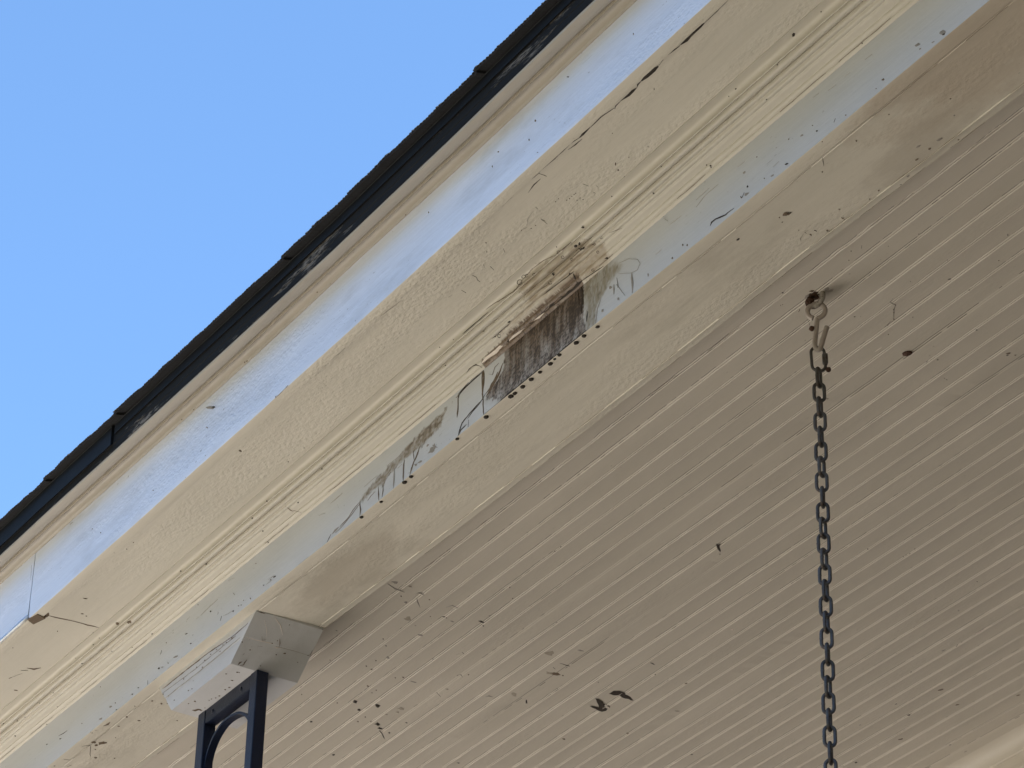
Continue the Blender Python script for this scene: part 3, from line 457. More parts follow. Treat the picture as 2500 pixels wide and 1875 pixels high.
  [1, 0, -32850, 269, -1, 3, 101, -1, 105, 11, 204, -5, 207, 12, 303, 0, 312, 18, 404, -3, 410, 16, 495, 5, 505, 20, 587, 5, 600, 24, 681, 9, 693, 25, 770, 4, 782, 22, 862, 5, 875, 25, 958, 13, 969, 30, 1049, 14, 1062, 34, 1140, 14, 1151, 27, 1225, 5, 1239, 22, 1318, -1, 1322, 11, 1411, -7, 1412, 10, 1503, -10, 1500, 3, 1590, -14, 1586, 0, 1678, -18, 1674, -6, 1764, -21, 1761, -9, 1850, -27, 1848, -17, 1934, -27, 1932, -15, 2018, -29, 2019, -26],
  [1, 0, -33241, 732, -4, 4, 121, -11, 99, 13, 236, -17, 210, 11, 336, -7, 321, 10, 450, -13, 433, 6, 564, -9, 548, 9, 677, -5, 673, 0],
  [1, 0, -32808, 715, -13, 13, 84, 1, 70, 15],
  [1, 1, -32616, 795, -1, 2, 110, -7, 109, -1, 222, -17, 220, -8, 365, -43, 358, -31, 521, -79, 517, -74],
  [1, 0, -30870, 235, 7, -2, -71, -64, -37, -71, -69, -155, -59, -156],
  [1, 1, -30828, 213, 4, -1, -56, -106, -51, -107],
  [1, 0, -32639, 126, 7, -2, -55, -53, -50, -57],
  [1, 0, -33151, 125, 0, 6, 128, -5, 128, 0],
  [1, 0, -32779, 273, 2, 4, 143, 1, 159, 24, 233, -2, 247, 17, 325, -8, 325, -4],
  [1, 1, -32337, 762, -1, 2, 102, -10, 94, 1, 203, -19, 194, -7, 421, -71, 401, -48, 517, -59, 490, -33, 569, -22, 554, -8, 629, 10, 627, 13],
  [1, 1, -31708, 772, -2, 2, 91, 11, 89, 16, 187, 19, 184, 26, 282, 28, 281, 34, 405, 22, 404, 29, 527, 15, 527, 23, 621, -3, 619, 4, 729, -35, 721, -21, 845, -70, 842, -66],
  [1, 1, -30869, 717, -5, 7, 167, -33, 150, -5, 271, -42, 266, -14, 385, -29, 384, -25],
  [1, 0, -30403, 401, 2, 3, 82, -31, 100, -11, 187, -45, 186, -42],
  [1, 1, -30689, 425, -1, 2, 86, -5, 81, 5, 169, -4, 163, 8, 250, 0, 249, 2],
  [1, 0, -31259, 121, 1, 2, 121, -8, 121, 0, 241, -11, 241, -9],
  [1, 1, -31885, 367, 4, 5, 107, -6, 115, 8, 215, -5, 221, 6, 322, -5, 331, 9, 413, -12, 413, 1, 506, -23, 502, -13, 596, -28, 595, -25],
  [1, 1, -29890, 333, 1, 2, 112, -35, 120, -27, 212, -77, 212, -75],
  [1, 4, -32633, 84, 0, 9, 105, -5, 110, 25, 248, -19, 263, 15, 385, -14, 393, -1],
  [1, 4, -32025, 75, 5, 7, 119, -27, 120, 5, 246, -15, 244, -5],
  [1, 4, -33321, 94, 1, 12, 104, -5, 104, 29, 204, -11, 212, 34, 331, -31, 342, 24, 464, -16, 477, 30, 574, -33, 580, -21],
  [1, 4, -31861, 558, 5, 7, 60, -3, 64, 3],
  [0, 0, -30389, 565, 10, -15, -22, -37, -33, -30, -40, -23, -48, -12, -14, 4, -6, 14, 7, 19, 22, 21, 36, 15, 20, 1],
  [0, 0, -30452, 433, 50, -30, 18, -16, 6, -14, -18, -15, -30, 3, -36, 15, -60, 42, -14, 16, -1, 16, 25, 5, 60, -16],
  [0, 0, -30462, 573, 12, -13, -9, -29, -26, -28, -16, -9, -32, -5, -31, 9, -22, 23, -1, 22, 15, 18, 29, 11, 35, -2],
  [0, 0, -30481, 524, -14, -37, -19, -55, -31, -58, -31, -20, -33, -7, -10, 12, 6, 28, 20, 27, 29, 23, 32, 13, 14, -5],
  [0, 0, -30001, 898, 12, -21, -18, -40, -22, -21, -44, -25, -40, -9, -24, 11, 5, 33, 22, 28, 21, 16, 32, 13, 42, -1],
  [0, 0, -30546, 522, -6, -47, -1, -60, -35, -39, -32, -18, -12, 5, -7, 20, 2, 29, 11, 21, 13, 11, 12, 3, 7, -17],
  [0, 0, -30393, 426, 13, -7, 10, -10, 1, -14, -9, -8, -8, 0, -19, 8, -16, 12, -7, 10, 1, 7, 8, 2, 22, -4],
  [0, 0, -30250, 80, 32, -26, 8, -21, -1, -27, -17, -8, -13, 1, -30, 14, -13, 15, -1, 15, 11, 12, 31, 6, 15, -5],
  [0, 0, -32659, 93, 7, -5, -4, -17, -27, -27, -13, -8, -26, -7, -27, 4, -5, 12, 6, 12, 17, 15, 33, 15, 21, 2],
  [0, 0, -30927, 258, 13, -7, 5, -9, -8, -19, -11, -12, -18, -6, -11, 2, -9, 11, 0, 7, 9, 14, 13, 9, 12, 1],
  [0, 0, -32367, 304, 8, -11, -5, -26, -20, -24, -32, -16, -28, 0, -30, 13, -10, 14, 2, 9, 15, 13, 20, 4, 24, -6],
  [0, 0, -31137, 426, 18, -10, 11, -21, -6, -21, -15, -12, -16, -2, -18, 5, -14, 10, -7, 11, 2, 14, 16, 8, 19, -2],
  [0, 0, -32786, 268, 15, -8, 8, -9, 1, -9, -11, -10, -13, -1, -8, 2, -8, 11, 2, 13, 3, 4, 12, 3, 20, -3],
  [1, 0, -31630, 788, 5, -5, -17, -8, -10, -17, -38, -5, -39, -11, -55, 8, -61, 7, -54, 24, -62, 28, -32, 32, -33, 37, -11, 33, -8, 37, -1, 22, 10, 26, 10, 3, 17, 5],
  [1, 0, -31726, 754, 9, -7, -11, -21, 6, -37, -43, -15, -39, -27, -86, 15, -95, 13, -91, 38, -102, 42, -70, 53, -72, 61, -38, 53, -34, 59, -9, 37, -4, 39, -3, 15, 7, 14],
  [1, 0, -31567, 769, 6, -4, -9, -10, 0, -19, -29, -6, -30, -11, -48, 8, -56, 6, -48, 19, -54, 22, -40, 31, -46, 36, -22, 29, -20, 36, -7, 21, 1, 24, 2, 5, 13, 6],
  [1, 0, -31270, 332, 6, -6, -15, -6, -13, -14, -36, -3, -38, -7, -52, 10, -60, 7, -60, 26, -71, 29, -49, 35, -41, 48, -31, 33, -17, 45, -13, 24, -9, 27, 2, 5, 10, 6],
  [1, 0, -30754, 568, 0, -6, -21, -6, -23, -12, -34, -4, -40, -8, -39, 8, -50, 6, -36, 17, -43, 20, -30, 27, -35, 32, -11, 25, -11, 30, 2, 18, 7, 20, 1, 6, 9, 6],
  [1, 0, -30209, 344, 8, -8, -10, -5, -6, -13, -21, -4, -23, -10, -31, 4, -38, 2, -39, 16, -47, 19, -28, 19, -22, 33, -18, 21, -5, 33, -6, 15, -1, 17, -2, 4, 8, 4],
  [1, 0, -30046, 347, 7, -6, -7, -5, -2, -12, -20, -2, -21, -8, -29, 5, -36, 3, -35, 15, -43, 19, -25, 20, -18, 34, -15, 20, -2, 31, -8, 13, 0, 17, -1, 4, 5, 4],
  [1, 0, -30265, 222, 0, -5, -15, -5, -17, -11, -27, -3, -32, -7, -28, 5, -38, 3, -27, 16, -34, 18, -18, 22, -21, 27, -3, 20, -1, 25, 5, 15, 11, 17, 2, 3, 12, 4],
  [1, 0, -30563, 65, 10, -10, -14, -7, -10, -14, -30, -4, -30, -11, -38, 8, -48, 6, -30, 19, -38, 23, -16, 26, -19, 34, -3, 29, 0, 33, 7, 20, 15, 23, 2, 7, 11, 7],
  [1, 0, -31482, 9, 6, -3, -9, -3, -3, -3, -24, -2, -24, -3, -27, 4, -36, 2, -26, 14, -32, 16, -14, 18, -16, 23, -4, 18, -1, 24, 2, 12, 11, 15, 1, 3, 10, 4],
  [1, 0, -31114, 420, 6, -4, -8, -6, -7, -13, -21, -3, -26, -9, -32, 5, -41, 4, -31, 12, -45, 19, -26, 20, -38, 30, -19, 24, -21, 29, -2, 14, 2, 17, 1, 4, 10, 4],
  [1, 0, -32689, 225, 1, -6, -22, -9, -23, -13, -36, -5, -45, -12, -41, 6, -53, 4, -43, 21, -50, 23, -32, 29, -38, 36, -11, 27, -10, 35, 7, 19, 14, 21, 9, 3, 17, 4],
  [1, 0, -31693, 530, -5, -11, -16, -8, -28, -22, -20, -1, -39, -16, -20, 7, -28, 5, -10, 17, -14, 20, 1, 24, 2, 32, 10, 24, 18, 31, 13, 17, 23, 21, 5, 4, 13, 6],
  [1, 0, -31387, 686, 2, -9, -10, -5, -32, -30, -22, -3, -43, -21, -32, 5, -40, 3, -48, 24, -62, 32, -49, 37, -62, 49, -35, 35, -44, 50, -12, 20, -11, 29, 7, 1, 13, 2],
  [1, 0, -30683, 408, 0, -8, -15, -3, -18, -11, -23, -1, -32, -9, -26, 4, -37, 2, -27, 11, -34, 13, -23, 18, -29, 23, -13, 18, -14, 24, -4, 12, 4, 15, -3, 4, 8, 4],
  [1, 0, -30199, 766, 9, -6, -4, -7, 6, -18, -19, -3, -19, -11, -30, 6, -39, 3, -39, 18, -45, 20, -28, 22, -32, 28, -17, 22, -15, 29, -6, 16, 1, 19, 3, 3, 10, 4],
  [1, 0, -30768, 690, 6, -7, -16, -6, -31, -27, -31, -4, -40, -13, -48, 9, -53, 6, -71, 40, -83, 44, -75, 57, -90, 69, -58, 55, -65, 69, -34, 42, -30, 47, -3, 9, 5, 10],
 ],
 'fascia': [
  [0, 1, -29397, 837, 21, -13, 19, -22, 11, -27, -3, -16, -16, -6, -21, 8, -19, 17, -16, 25, -5, 24, 6, 9, 18, -1],
  [0, 1, -30299, 895, 20, -12, 21, -21, 11, -20, -2, -9, -16, -1, -23, 10, -17, 13, -13, 16, -2, 10, 10, 6, 19, -5],
  [0, 1, -27141, 763, 11, -7, 9, -17, 4, -20, -1, -18, -6, -9, -6, 1, -9, 11, -4, 12, -1, 14, 4, 15, 5, 3],
  [0, 0, -28633, 1054, 23, -15, 20, -16, 16, -20, -4, -4, -15, 5, -37, 21, -24, 18, -26, 25, -6, 13, 15, 0, 33, -15],
  [0, 1, -29538, 615, 13, -8, 13, -21, 4, -15, -2, -21, -8, -10, -14, 3, -10, 10, -11, 23, -4, 26, 3, 11, 9, 4],
  [0, 1, -30438, 738, 11, -6, 11, -20, 5, -19, 0, -17, -5, -10, -10, 0, -11, 15, -7, 20, -2, 22, 3, 17, 7, 7],
  [0, 1, -32071, 953, 14, -8, 10, -11, 7, -16, -1, -16, -8, -5, -16, 4, -11, 9, -11, 17, -3, 17, 6, 10, 12, 0],
  [0, 1, -29325, 282, 16, -10, 15, -13, 8, -13, -2, -4, -8, 1, -18, 9, -20, 14, -11, 11, -3, 7, 7, 2, 11, -4],
  [0, 0, -38288, 1001, 85, -41, 44, -30, 32, -35, -5, -13, -31, 3, -69, 26, -55, 30, -34, 27, -10, 20, 27, 7, 57, -16],
  [0, 3, -38373, 1032, 110, -51, 111, -62, 87, -67, -15, -11, -102, 31, -140, 60, -175, 90, -111, 70, -30, 40, 63, -8, 104, -39],
  [0, 0, -36212, 153, 46, -9, 27, -16, 4, -31, -23, -16, -38, -7, -77, 6, -39, 14, -41, 34, 11, 19, 43, 17, 50, 3],
  [0, 1, -36229, 163, 22, -32, -4, -36, -27, -32, -44, -18, -48, 3, -35, 20, -47, 39, -21, 37, 16, 19, 48, 8, 36, -13],
  [1, 0, -35893, 196, 10, -10, -201, -18, -209, -37, -302, -20, -317, -44, -441, -35, -444, -40],
  [0, 1, -42308, 761, 27, -11, 26, -16, 8, -8, -2, -5, -10, 0, -22, 7, -21, 10, -13, 9, -6, 10, 6, 3, 16, -3],
  [0, 1, -41969, 559, 20, -8, 24, -15, 11, -11, -1, -6, -10, 0, -21, 7, -24, 12, -18, 14, -6, 12, 10, 4, 16, -3],
  [0, 1, -40153, 480, 27, -12, 19, -12, 11, -12, -2, -8, -16, 1, -22, 8, -20, 11, -16, 13, -4, 8, 6, 3, 19, -4],
  [0, 1, -38461, 750, 27, -13, 19, -13, 10, -11, -1, -6, -12, 0, -23, 8, -19, 11, -18, 16, -3, 7, 7, 3, 17, -4],
  [0, 1, -38430, 727, 19, -9, 21, -15, 11, -13, -3, -8, -14, 1, -14, 5, -22, 12, -15, 13, -5, 10, 6, 3, 18, -4],
  [0, 1, -42188, 1261, 29, 0, 15, 0, 12, 0, -2, 0, -15, 0, -28, 0, -30, 0, -19, 0, -5, 0, 10, 0, 15, 0],
  [1, 0, -44619, 1084, 9, -3, 5, -124, 29, -134, 7, -246, 45, -261, 30, -353, 54, -363, 43, -457, 64, -465, 63, -563, 92, -574, 65, -662, 98, -675, 80, -765, 105, -775, 104, -872, 111, -876],
  [1, 1, -45228, 1192, -12, 7, 181, 18, 108, 65, 369, 63, 356, 69],
  [1, 1, -43219, 1201, -10, 9, 124, -9, 114, 0],
  [1, 1, -44424, 1261, -6, 0, 103, -10, 96, 0],
 ],
 'crown': [
  [0, 1, -35056, 95, 18, -1, 13, -4, 8, -7, -1, -7, -12, -5, -16, 0, -21, 5, -11, 7, -4, 10, 8, 8, 13, 3],
  [0, 1, -34740, 41, 19, -3, -22, -39, -24, -34, -35, -35, -51, -41, -18, 0, -11, 4, -8, 9, 4, 11, 13, 7, 19, 3],
  [0, 1, -34370, 6, 19, 4, 33, 15, 24, 16, 9, 13, -4, 12, -23, 1, 11, 30, 17, 37, 29, 35, 35, 32, 12, -6],
  [0, 1, -32656, 47, 16, -1, 12, -7, 1, -9, -6, -6, -15, -5, -21, 0, -14, 4, -7, 7, 3, 10, 11, 6, 17, 3],
  [0, 1, -34385, 7, 23, 5, 32, 15, 18, 14, 8, 12, -4, 11, -18, 1, -23, -7, 16, 35, 29, 36, 36, 32, 14, -7],
  [0, 1, -34867, 42, 21, -3, -16, -39, -28, -38, -40, -42, -52, -42, -21, -1, -13, 4, -6, 7, 4, 9, 12, 6, 21, 3],
  [0, 1, -34067, 22, 22, 0, 21, 0, 13, 0, 7, 0, -6, 0, -19, 0, -18, 0, -21, -7, -12, -7, -1, -5, 14, 0],
  [0, 1, -37253, 64, 14, -1, 9, -4, 3, -8, -7, -6, -17, -5, -16, -1, -13, 3, -12, 7, -3, 10, 12, 8, 19, 3],
  [0, 1, -39268, 60, 19, -2, 10, -5, 3, -7, -8, -7, -22, -6, -17, -1, -23, 5, -10, 7, 2, 7, 11, 5, 25, 3],
  [0, 1, -38609, 389, 15, -2, 9, -9, -4, -12, -13, -9, -18, -6, -27, -1, -16, 7, -3, 12, 12, 14, 15, 7, 25, 4],
  [0, 1, -38896, 50, 23, -2, 12, -5, 3, -8, -12, -10, -15, -4, -24, 0, -14, 3, -10, 8, 2, 7, 13, 7, 18, 3],
  [0, 1, -37201, 57, 24, -2, 16, -6, 4, -8, -8, -8, -16, -4, -24, 0, -14, 4, -9, 8, 3, 9, 12, 6, 14, 2],
 ],
 'beam': [
  [1, 1, -45273, 1303, 10, 7, 79, -53, 129, -12, 201, -30, 212, -18],
  [0, 1, -45947, 1156, 21, -41, -6, -47, -33, -39, -28, -9, -35, 8, -20, 21, -7, 43, 15, 34, 38, 25, 46, 2, 44, -25],
  [0, 1, -45909, 1015, 68, -55, 31, -70, -19, -48, -42, -16, -95, 13, -54, 30, -33, 41, -3, 64, 35, 30, 77, 5, 56, -19],
  [0, 1, -46035, 1060, 10, -21, -8, -33, -17, -18, -34, -12, -41, 5, -18, 16, -4, 31, 18, 31, 31, 20, 39, 4, 30, -14],
  [0, 1, -46514, 838, 10, -19, -1, -24, -16, -23, -33, -11, -22, 7, -20, 23, -4, 22, 12, 31, 22, 14, 28, -1, 27, -18],
  [0, 1, -44762, 1134, 7, -12, -8, -23, -24, -22, -33, -12, -22, 1, -13, 11, -1, 16, 18, 26, 24, 15, 26, 5, 22, -6],
  [0, 1, -44010, 1055, 10, -18, -2, -16, -12, -13, -22, -8, -23, 5, -12, 12, -2, 14, 10, 23, 19, 13, 22, 2, 17, -8],
  [0, 1, -45167, 1082, 13, -23, 0, -19, -8, -12, -12, -4, -16, 6, -14, 16, -4, 18, 7, 22, 16, 11, 18, -1, 18, -12],
  [0, 1, -44034, 880, 8, -15, -10, -21, -23, -20, -30, -14, -27, -3, -18, 10, 1, 13, 21, 23, 25, 14, 36, 9, 17, -3],
  [0, 1, -44508, 352, 7, -12, -2, -14, -12, -14, -13, -5, -13, 2, -8, 7, -2, 14, 8, 14, 10, 7, 14, 2, 12, -5],
  [0, 1, -46196, 998, 7, -13, -2, -12, -9, -10, -11, -3, -14, 3, -10, 11, -2, 14, 4, 8, 10, 7, 13, 1, 8, -4],
  [0, 1, -47120, 1298, 7, -15, -3, -13, -11, -11, -18, -7, -17, 2, -10, 9, -1, 17, 9, 14, 14, 8, 13, 1, 15, -7],
  [0, 1, -46389, 554, 7, -14, 0, -17, -7, -11, -9, -3, -10, 4, -9, 11, -3, 13, 5, 18, 11, 9, 12, -1, 15, -11],
  [0, 1, -45599, 1346, 4, -8, -4, -8, -14, -12, -13, -5, -18, -1, -6, 4, 1, 8, 8, 9, 18, 10, 19, 4, 12, -3],
  [0, 1, -45575, 1386, 17, 0, 18, 0, 12, 0, -1, 0, -15, 0, -24, 0, -26, 0, -17, 0, -5, 0, 9, 0, 15, 0],
  [0, 1, -44808, 890, 11, -21, 1, -20, -10, -15, -24, -7, -17, 6, -20, 23, -6, 24, 7, 28, 20, 15, 25, -2, 26, -18],
  [0, 1, -44318, 1209, 5, -9, 0, -11, -6, -9, -11, -4, -14, 4, -11, 12, -3, 15, 6, 15, 12, 8, 12, 0, 12, -7],
  [0, 1, -45607, 918, 4, -7, -4, -10, -9, -7, -11, -5, -12, -1, -5, 3, 0, 9, 5, 6, 12, 7, 12, 2, 7, -2],
  [1, 3, -46189, 1251, 5, 3, 74, -60, 96, -49, 83, -117, 98, -123, -228, -253, -222, -263, -307, -318, -304, -319],
  [1, 3, -46807, 1275, 7, 3, 25, -106, 32, -103],
  [1, 1, -47078, 1092, 5, 3, 114, -32, 123, -26],
  [1, 1, -45503, 1339, 7, 5, 47, -19, 55, -14],
  [0, 1, -26731, 319, 9, -8, 7, -11, 0, -7, -8, -3, -10, 3, -13, 8, -13, 14, -4, 10, 4, 8, 6, 0, 15, -7],
  [0, 1, -27166, 792, 41, -18, 17, -22, -3, -25, -16, -13, -25, -4, -35, 7, -24, 18, -9, 29, 14, 21, 37, 14, 38, -2],
  [0, 0, -27122, 781, 16, -6, 5, -8, -2, -8, -12, -10, -16, -4, -11, 2, -7, 7, -1, 11, 9, 13, 15, 7, 15, 1],
  [0, 1, -27269, 841, 7, -3, 2, -6, -2, -7, -5, -5, -9, -4, -5, 0, -4, 4, 1, 5, 4, 5, 10, 5, 11, 1],
  [0, 0, -27343, 747, 10, -5, 7, -8, 0, -7, -6, -4, -11, -1, -8, 2, -6, 4, -4, 7, 3, 5, 10, 3, 9, -1],
  [0, 1, -27384, 279, 13, -6, 8, -8, 1, -11, -8, -6, -12, -1, -12, 3, -13, 8, -3, 6, 5, 9, 10, 2, 19, -2],
  [0, 1, -27380, 463, 8, -4, 3, -5, -1, -6, -6, -5, -7, -2, -7, 1, -6, 4, 0, 4, 4, 5, 5, 2, 8, 0],
  [0, 0, -28359, 0, 21, 0, 15, 0, 12, 0, 2, 0, -6, 0, -13, 0, -20, 0, -12, 0, -4, 0, 4, 0, 12, 0],
  [0, 1, -26873, 160, 21, -8, 13, -10, 2, -8, -10, -6, -15, 1, -18, 6, -14, 8, -7, 8, 2, 7, 15, 3, 18, -3],
  [0, 1, -27201, 155, 12, -5, 3, -9, -5, -12, -15, -13, -22, -8, -12, 1, -10, 10, 1, 18, 10, 15, 20, 13, 14, 3],
  [1, 3, -27366, 369, 2, 3, 39, -14, 41, -12],
  [1, 3, -27277, 298, 3, 1, -2, -45, 0, -44],
  [1, 3, -27374, 295, 2, 0, -14, -36, -11, -36],
  [1, 3, -27581, 279, -1, 1, 59, 49, 59, 56, 163, 77, 164, 80],
  [1, 3, -26872, 179, 2, 1, -8, -58, -5, -56],
  [1, 3, -27199, 175, 2, 0, -27, -55, -24, -54],
  [0, 0, -27947, 993, 29, -9, 14, -14, -1, -20, -18, -15, -31, -7, -23, 2, -19, 10, -6, 13, 8, 13, 21, 9, 32, 1],
  [0, 1, -27174, 812, 44, -12, 29, -29, -2, -29, -31, -27, -37, -10, -55, 6, -42, 24, -13, 35, 23, 40, 44, 23, 48, 4],
  [0, 0, -27151, 807, 28, -9, 12, -12, 0, -12, -14, -13, -25, -7, -20, 2, -14, 8, -4, 10, 8, 14, 18, 8, 29, 2],
  [0, 1, -24824, 1025, 7, -2, 4, -8, -2, -8, -7, -8, -8, -5, -11, -1, -6, 6, 1, 8, 8, 12, 13, 9, 14, 4],
  [0, 1, -25458, 1026, 11, -4, 3, -9, -4, -12, -13, -14, -12, -7, -11, -1, -10, 8, 0, 14, 8, 13, 15, 11, 10, 3],
  [0, 1, -25695, 1357, 10, -3, 4, -7, -2, -7, -6, -6, -11, -5, -12, 1, -7, 6, -1, 6, 5, 9, 8, 6, 9, 2],
  [0, 1, -24750, 34, 9, -2, 7, -9, -1, -9, -8, -9, -13, -6, -16, 0, -8, 5, -2, 11, 7, 12, 14, 9, 18, 4],
  [0, 1, -25088, 204, 17, -4, 15, -14, 0, -10, -12, -11, -24, -7, -28, 2, -16, 8, -8, 15, 7, 15, 12, 7, 26, 3],
  [0, 3, -25123, 345, 41, -11, 17, -13, 2, -17, -17, -14, -41, -8, -47, 6, -25, 12, -13, 18, 5, 14, 19, 9, 29, 1],
  [0, 3, -24876, 226, 48, -13, 29, -25, 2, -19, -22, -20, -39, -9, -39, 4, -38, 19, -10, 17, 9, 19, 23, 11, 50, 3],
  [0, 1, -25351, 189, 29, -8, 15, -12, 1, -11, -16, -14, -28, -6, -32, 3, -27, 12, -10, 15, 6, 13, 22, 10, 20, 1],
  [0, 1, -26350, 142, 14, -3, 5, -6, -1, -9, -10, -10, -8, -3, -11, 0, -10, 6, -1, 8, 7, 11, 13, 8, 11, 2],
  [0, 1, -26139, 166, 14, -3, 6, -8, -2, -12, -12, -11, -16, -5, -12, 1, -14, 9, -3, 9, 7, 13, 16, 10, 16, 3],
  [0, 1, -24170, 620, 9, -3, 8, -8, 0, -7, -7, -6, -11, -3, -12, 1, -12, 6, -5, 10, 3, 8, 13, 7, 10, 1],
  [0, 3, -24401, 381, 15, -5, 9, -10, -1, -14, -12, -13, -15, -6, -18, 1, -12, 7, -4, 11, 5, 9, 17, 10, 14, 1],
  [0, 3, -25684, 64, 24, -6, 11, -13, -3, -19, -21, -21, -33, -12, -35, 1, -21, 13, -5, 17, 8, 14, 19, 12, 35, 6],
  [0, 3, -25886, 20, 16, -4, 10, -9, 0, -11, -10, -9, -15, -4, -17, 2, -15, 8, -5, 11, 4, 9, 11, 6, 14, 2],
  [0, 1, -27276, 840, 9, -3, 4, -8, -3, -11, -8, -8, -12, -5, -12, 0, -7, 5, 0, 8, 5, 7, 12, 7, 13, 3],
  [0, 1, -26198, 982, 9, -3, 5, -10, -3, -9, -7, -8, -12, -6, -13, 0, -7, 5, 0, 8, 9, 13, 13, 9, 12, 2],
  [1, 0, -27387, 289, 3, 1, -16, -41, -11, -40],
  [1, 0, -27284, 297, 4, 2, -3, -41, 2, -39],
  [1, 3, -27380, 375, 4, 1, -14, -44, -9, -43],
  [1, 1, -26863, 188, 4, 1, -20, -62, -17, -61],
  [1, 0, -25108, 212, 5, 2, 3, -32, 8, -29],
  [1, 1, -27207, 159, 6, 3, 12, -49, 16, -47],
  [1, 3, -25951, 1168, 2, -2, -72, -60, -64, -67, -138, -126, -137, -128],
  [1, 1, -50000, 108, 0, 4, 122, 2, 122, 6, 244, -3, 244, 3, 366, 0, 366, 4, 488, 3, 488, 9, 610, 3, 610, 8, 732, -2, 732, 5, 854, 4, 854, 10, 976, 3, 976, 7, 1098, 2, 1098, 6, 1220, 4, 1220, 8, 1342, -1, 1342, 3, 1463, 0, 1463, 4],
  [1, 1, -47948, 114, 0, 4, 125, -4, 125, 1, 251, -5, 251, 0, 377, -6, 377, 0, 502, -3, 502, 1, 628, -6, 628, 0, 754, -10, 754, -3, 879, 0, 879, 4],
  [1, 1, -46717, 110, 0, 4, 126, 1, 126, 6, 251, -1, 251, 3, 376, -3, 376, 1, 501, 3, 501, 7, 626, 6, 626, 10],
  [1, 1, -45588, 112, 0, 4, 136, 0, 136, 4, 272, 1, 272, 7, 408, 1, 408, 6, 545, -6, 545, -1, 681, 0, 681, 4],
  [1, 1, -44392, 110, 0, 4, 120, -5, 120, 2, 240, -1, 240, 3, 361, -5, 361, 2, 481, 3, 481, 7, 601, -6, 601, 1, 721, -6, 721, 0, 841, -1, 841, 3, 962, -6, 962, 0, 1082, 4, 1082, 8, 1202, 4, 1202, 8, 1322, 0, 1322, 4],
  [1, 1, -42803, 112, 0, 4, 122, 0, 122, 4, 244, -5, 244, 2, 366, -3, 366, 1, 488, 2, 488, 6, 610, 4, 610, 8, 733, -8, 733, -1, 855, -1, 855, 4, 977, 1, 977, 5, 1099, 2, 1099, 6, 1221, 1, 1221, 6, 1343, 0, 1343, 7, 1465, 2, 1465, 6, 1587, -1, 1587, 3],
  [1, 1, -40718, 111, 0, 4, 143, -6, 143, -1, 286, -6, 286, -2, 429, -4, 429, 2, 572, -1, 572, 3],
  [1, 1, -39472, 111, 0, 4, 129, -3, 129, 3, 259, 2, 259, 9, 388, 3, 388, 7, 518, 0, 518, 4],
  [1, 1, -38515, 114, 0, 4, 129, -2, 129, 2, 258, -3, 258, 4, 387, -3, 387, 3, 516, -1, 516, 6, 645, -7, 645, -2, 773, -4, 773, 0, 902, -3, 902, 1],
  [1, 1, -37214, 115, 0, 4, 112, -10, 112, -5, 224, -2, 224, 3, 337, -2, 337, 2],
  [1, 1, -36428, 107, 0, 4, 123, 0, 123, 4, 245, 2, 245, 6, 368, 8, 368, 12, 490, 1, 490, 7, 613, 3, 613, 7, 735, 5, 735, 9],
  [1, 1, -34876, 110, 0, 4, 122, 2, 122, 6, 243, -5, 243, 1, 365, -4, 365, 3, 487, 3, 487, 7, 609, -4, 609, 0, 731, -4, 731, 0],
  [1, 1, -33540, 110, 0, 4, 124, 3, 124, 9, 248, -1, 248, 5, 373, 1, 373, 5, 497, 5, 497, 9, 621, -1, 621, 3, 746, 3, 746, 8, 870, -1, 870, 6, 995, 3, 995, 9, 1119, 0, 1119, 4, 1243, 5, 1243, 9],
  [1, 1, -31378, 116, 0, 4, 138, -10, 138, -3, 277, -3, 277, 1, 415, -7, 415, -3, 554, -5, 554, 0, 692, -5, 692, -1, 831, -9, 831, -5],
  [1, 1, -29613, 112, 0, 4, 126, -2, 126, 2, 252, -5, 252, -1, 377, -7, 377, -3, 503, -4, 503, 0, 629, -4, 629, 2, 754, -3, 754, 4, 880, -1, 880, 3, 1006, -3, 1006, 2, 1131, -6, 1131, -1, 1257, 4, 1257, 8],
  [1, 1, -27637, 106, 0, 4, 126, 3, 126, 7, 252, 4, 252, 8, 378, 7, 378, 11, 504, 4, 504, 8, 629, 9, 629, 13, 755, 6, 755, 10, 881, 2, 881, 6, 1007, -2, 1007, 4, 1132, 6, 1132, 10, 1258, 4, 1258, 8, 1384, 4, 1384, 8],
  [1, 1, -25968, 111, 0, 4, 126, 4, 126, 8, 251, 0, 251, 7, 377, -1, 377, 3, 502, 2, 502, 6, 627, -7, 627, 0, 753, -5, 753, 0, 878, -4, 878, 0, 1004, 0, 1004, 4, 1129, -2, 1129, 5, 1255, -3, 1255, 2, 1380, 5, 1380, 9],
  [1, 1, -23694, 113, 0, 4, 125, -5, 125, -1, 249, -2, 249, 2, 374, 0, 374, 7, 499, -8, 499, -2, 624, -4, 624, 1, 748, -3, 748, 1, 873, -3, 873, 2, 998, -4, 998, 0, 1123, -4, 1123, 0, 1248, -2, 1248, 3, 1372, -1, 1372, 4, 1497, 0, 1497, 4],
  [1, 1, -50000, 4, 0, 4, 145, -3, 145, 2, 290, -6, 290, -1, 435, 0, 435, 4],
  [1, 1, -48056, -2, 0, 4, 134, 6, 134, 10, 268, 2, 268, 6, 402, 0, 402, 4],
  [1, 1, -45915, 1, 0, 4, 130, -1, 130, 5, 261, 0, 261, 6, 391, 0, 391, 5, 521, 3, 521, 7, 652, 0, 652, 4, 782, 2, 782, 6],
  [1, 1, -42803, -1, 0, 4, 131, 3, 131, 9, 261, -3, 261, 4, 392, 3, 392, 7],
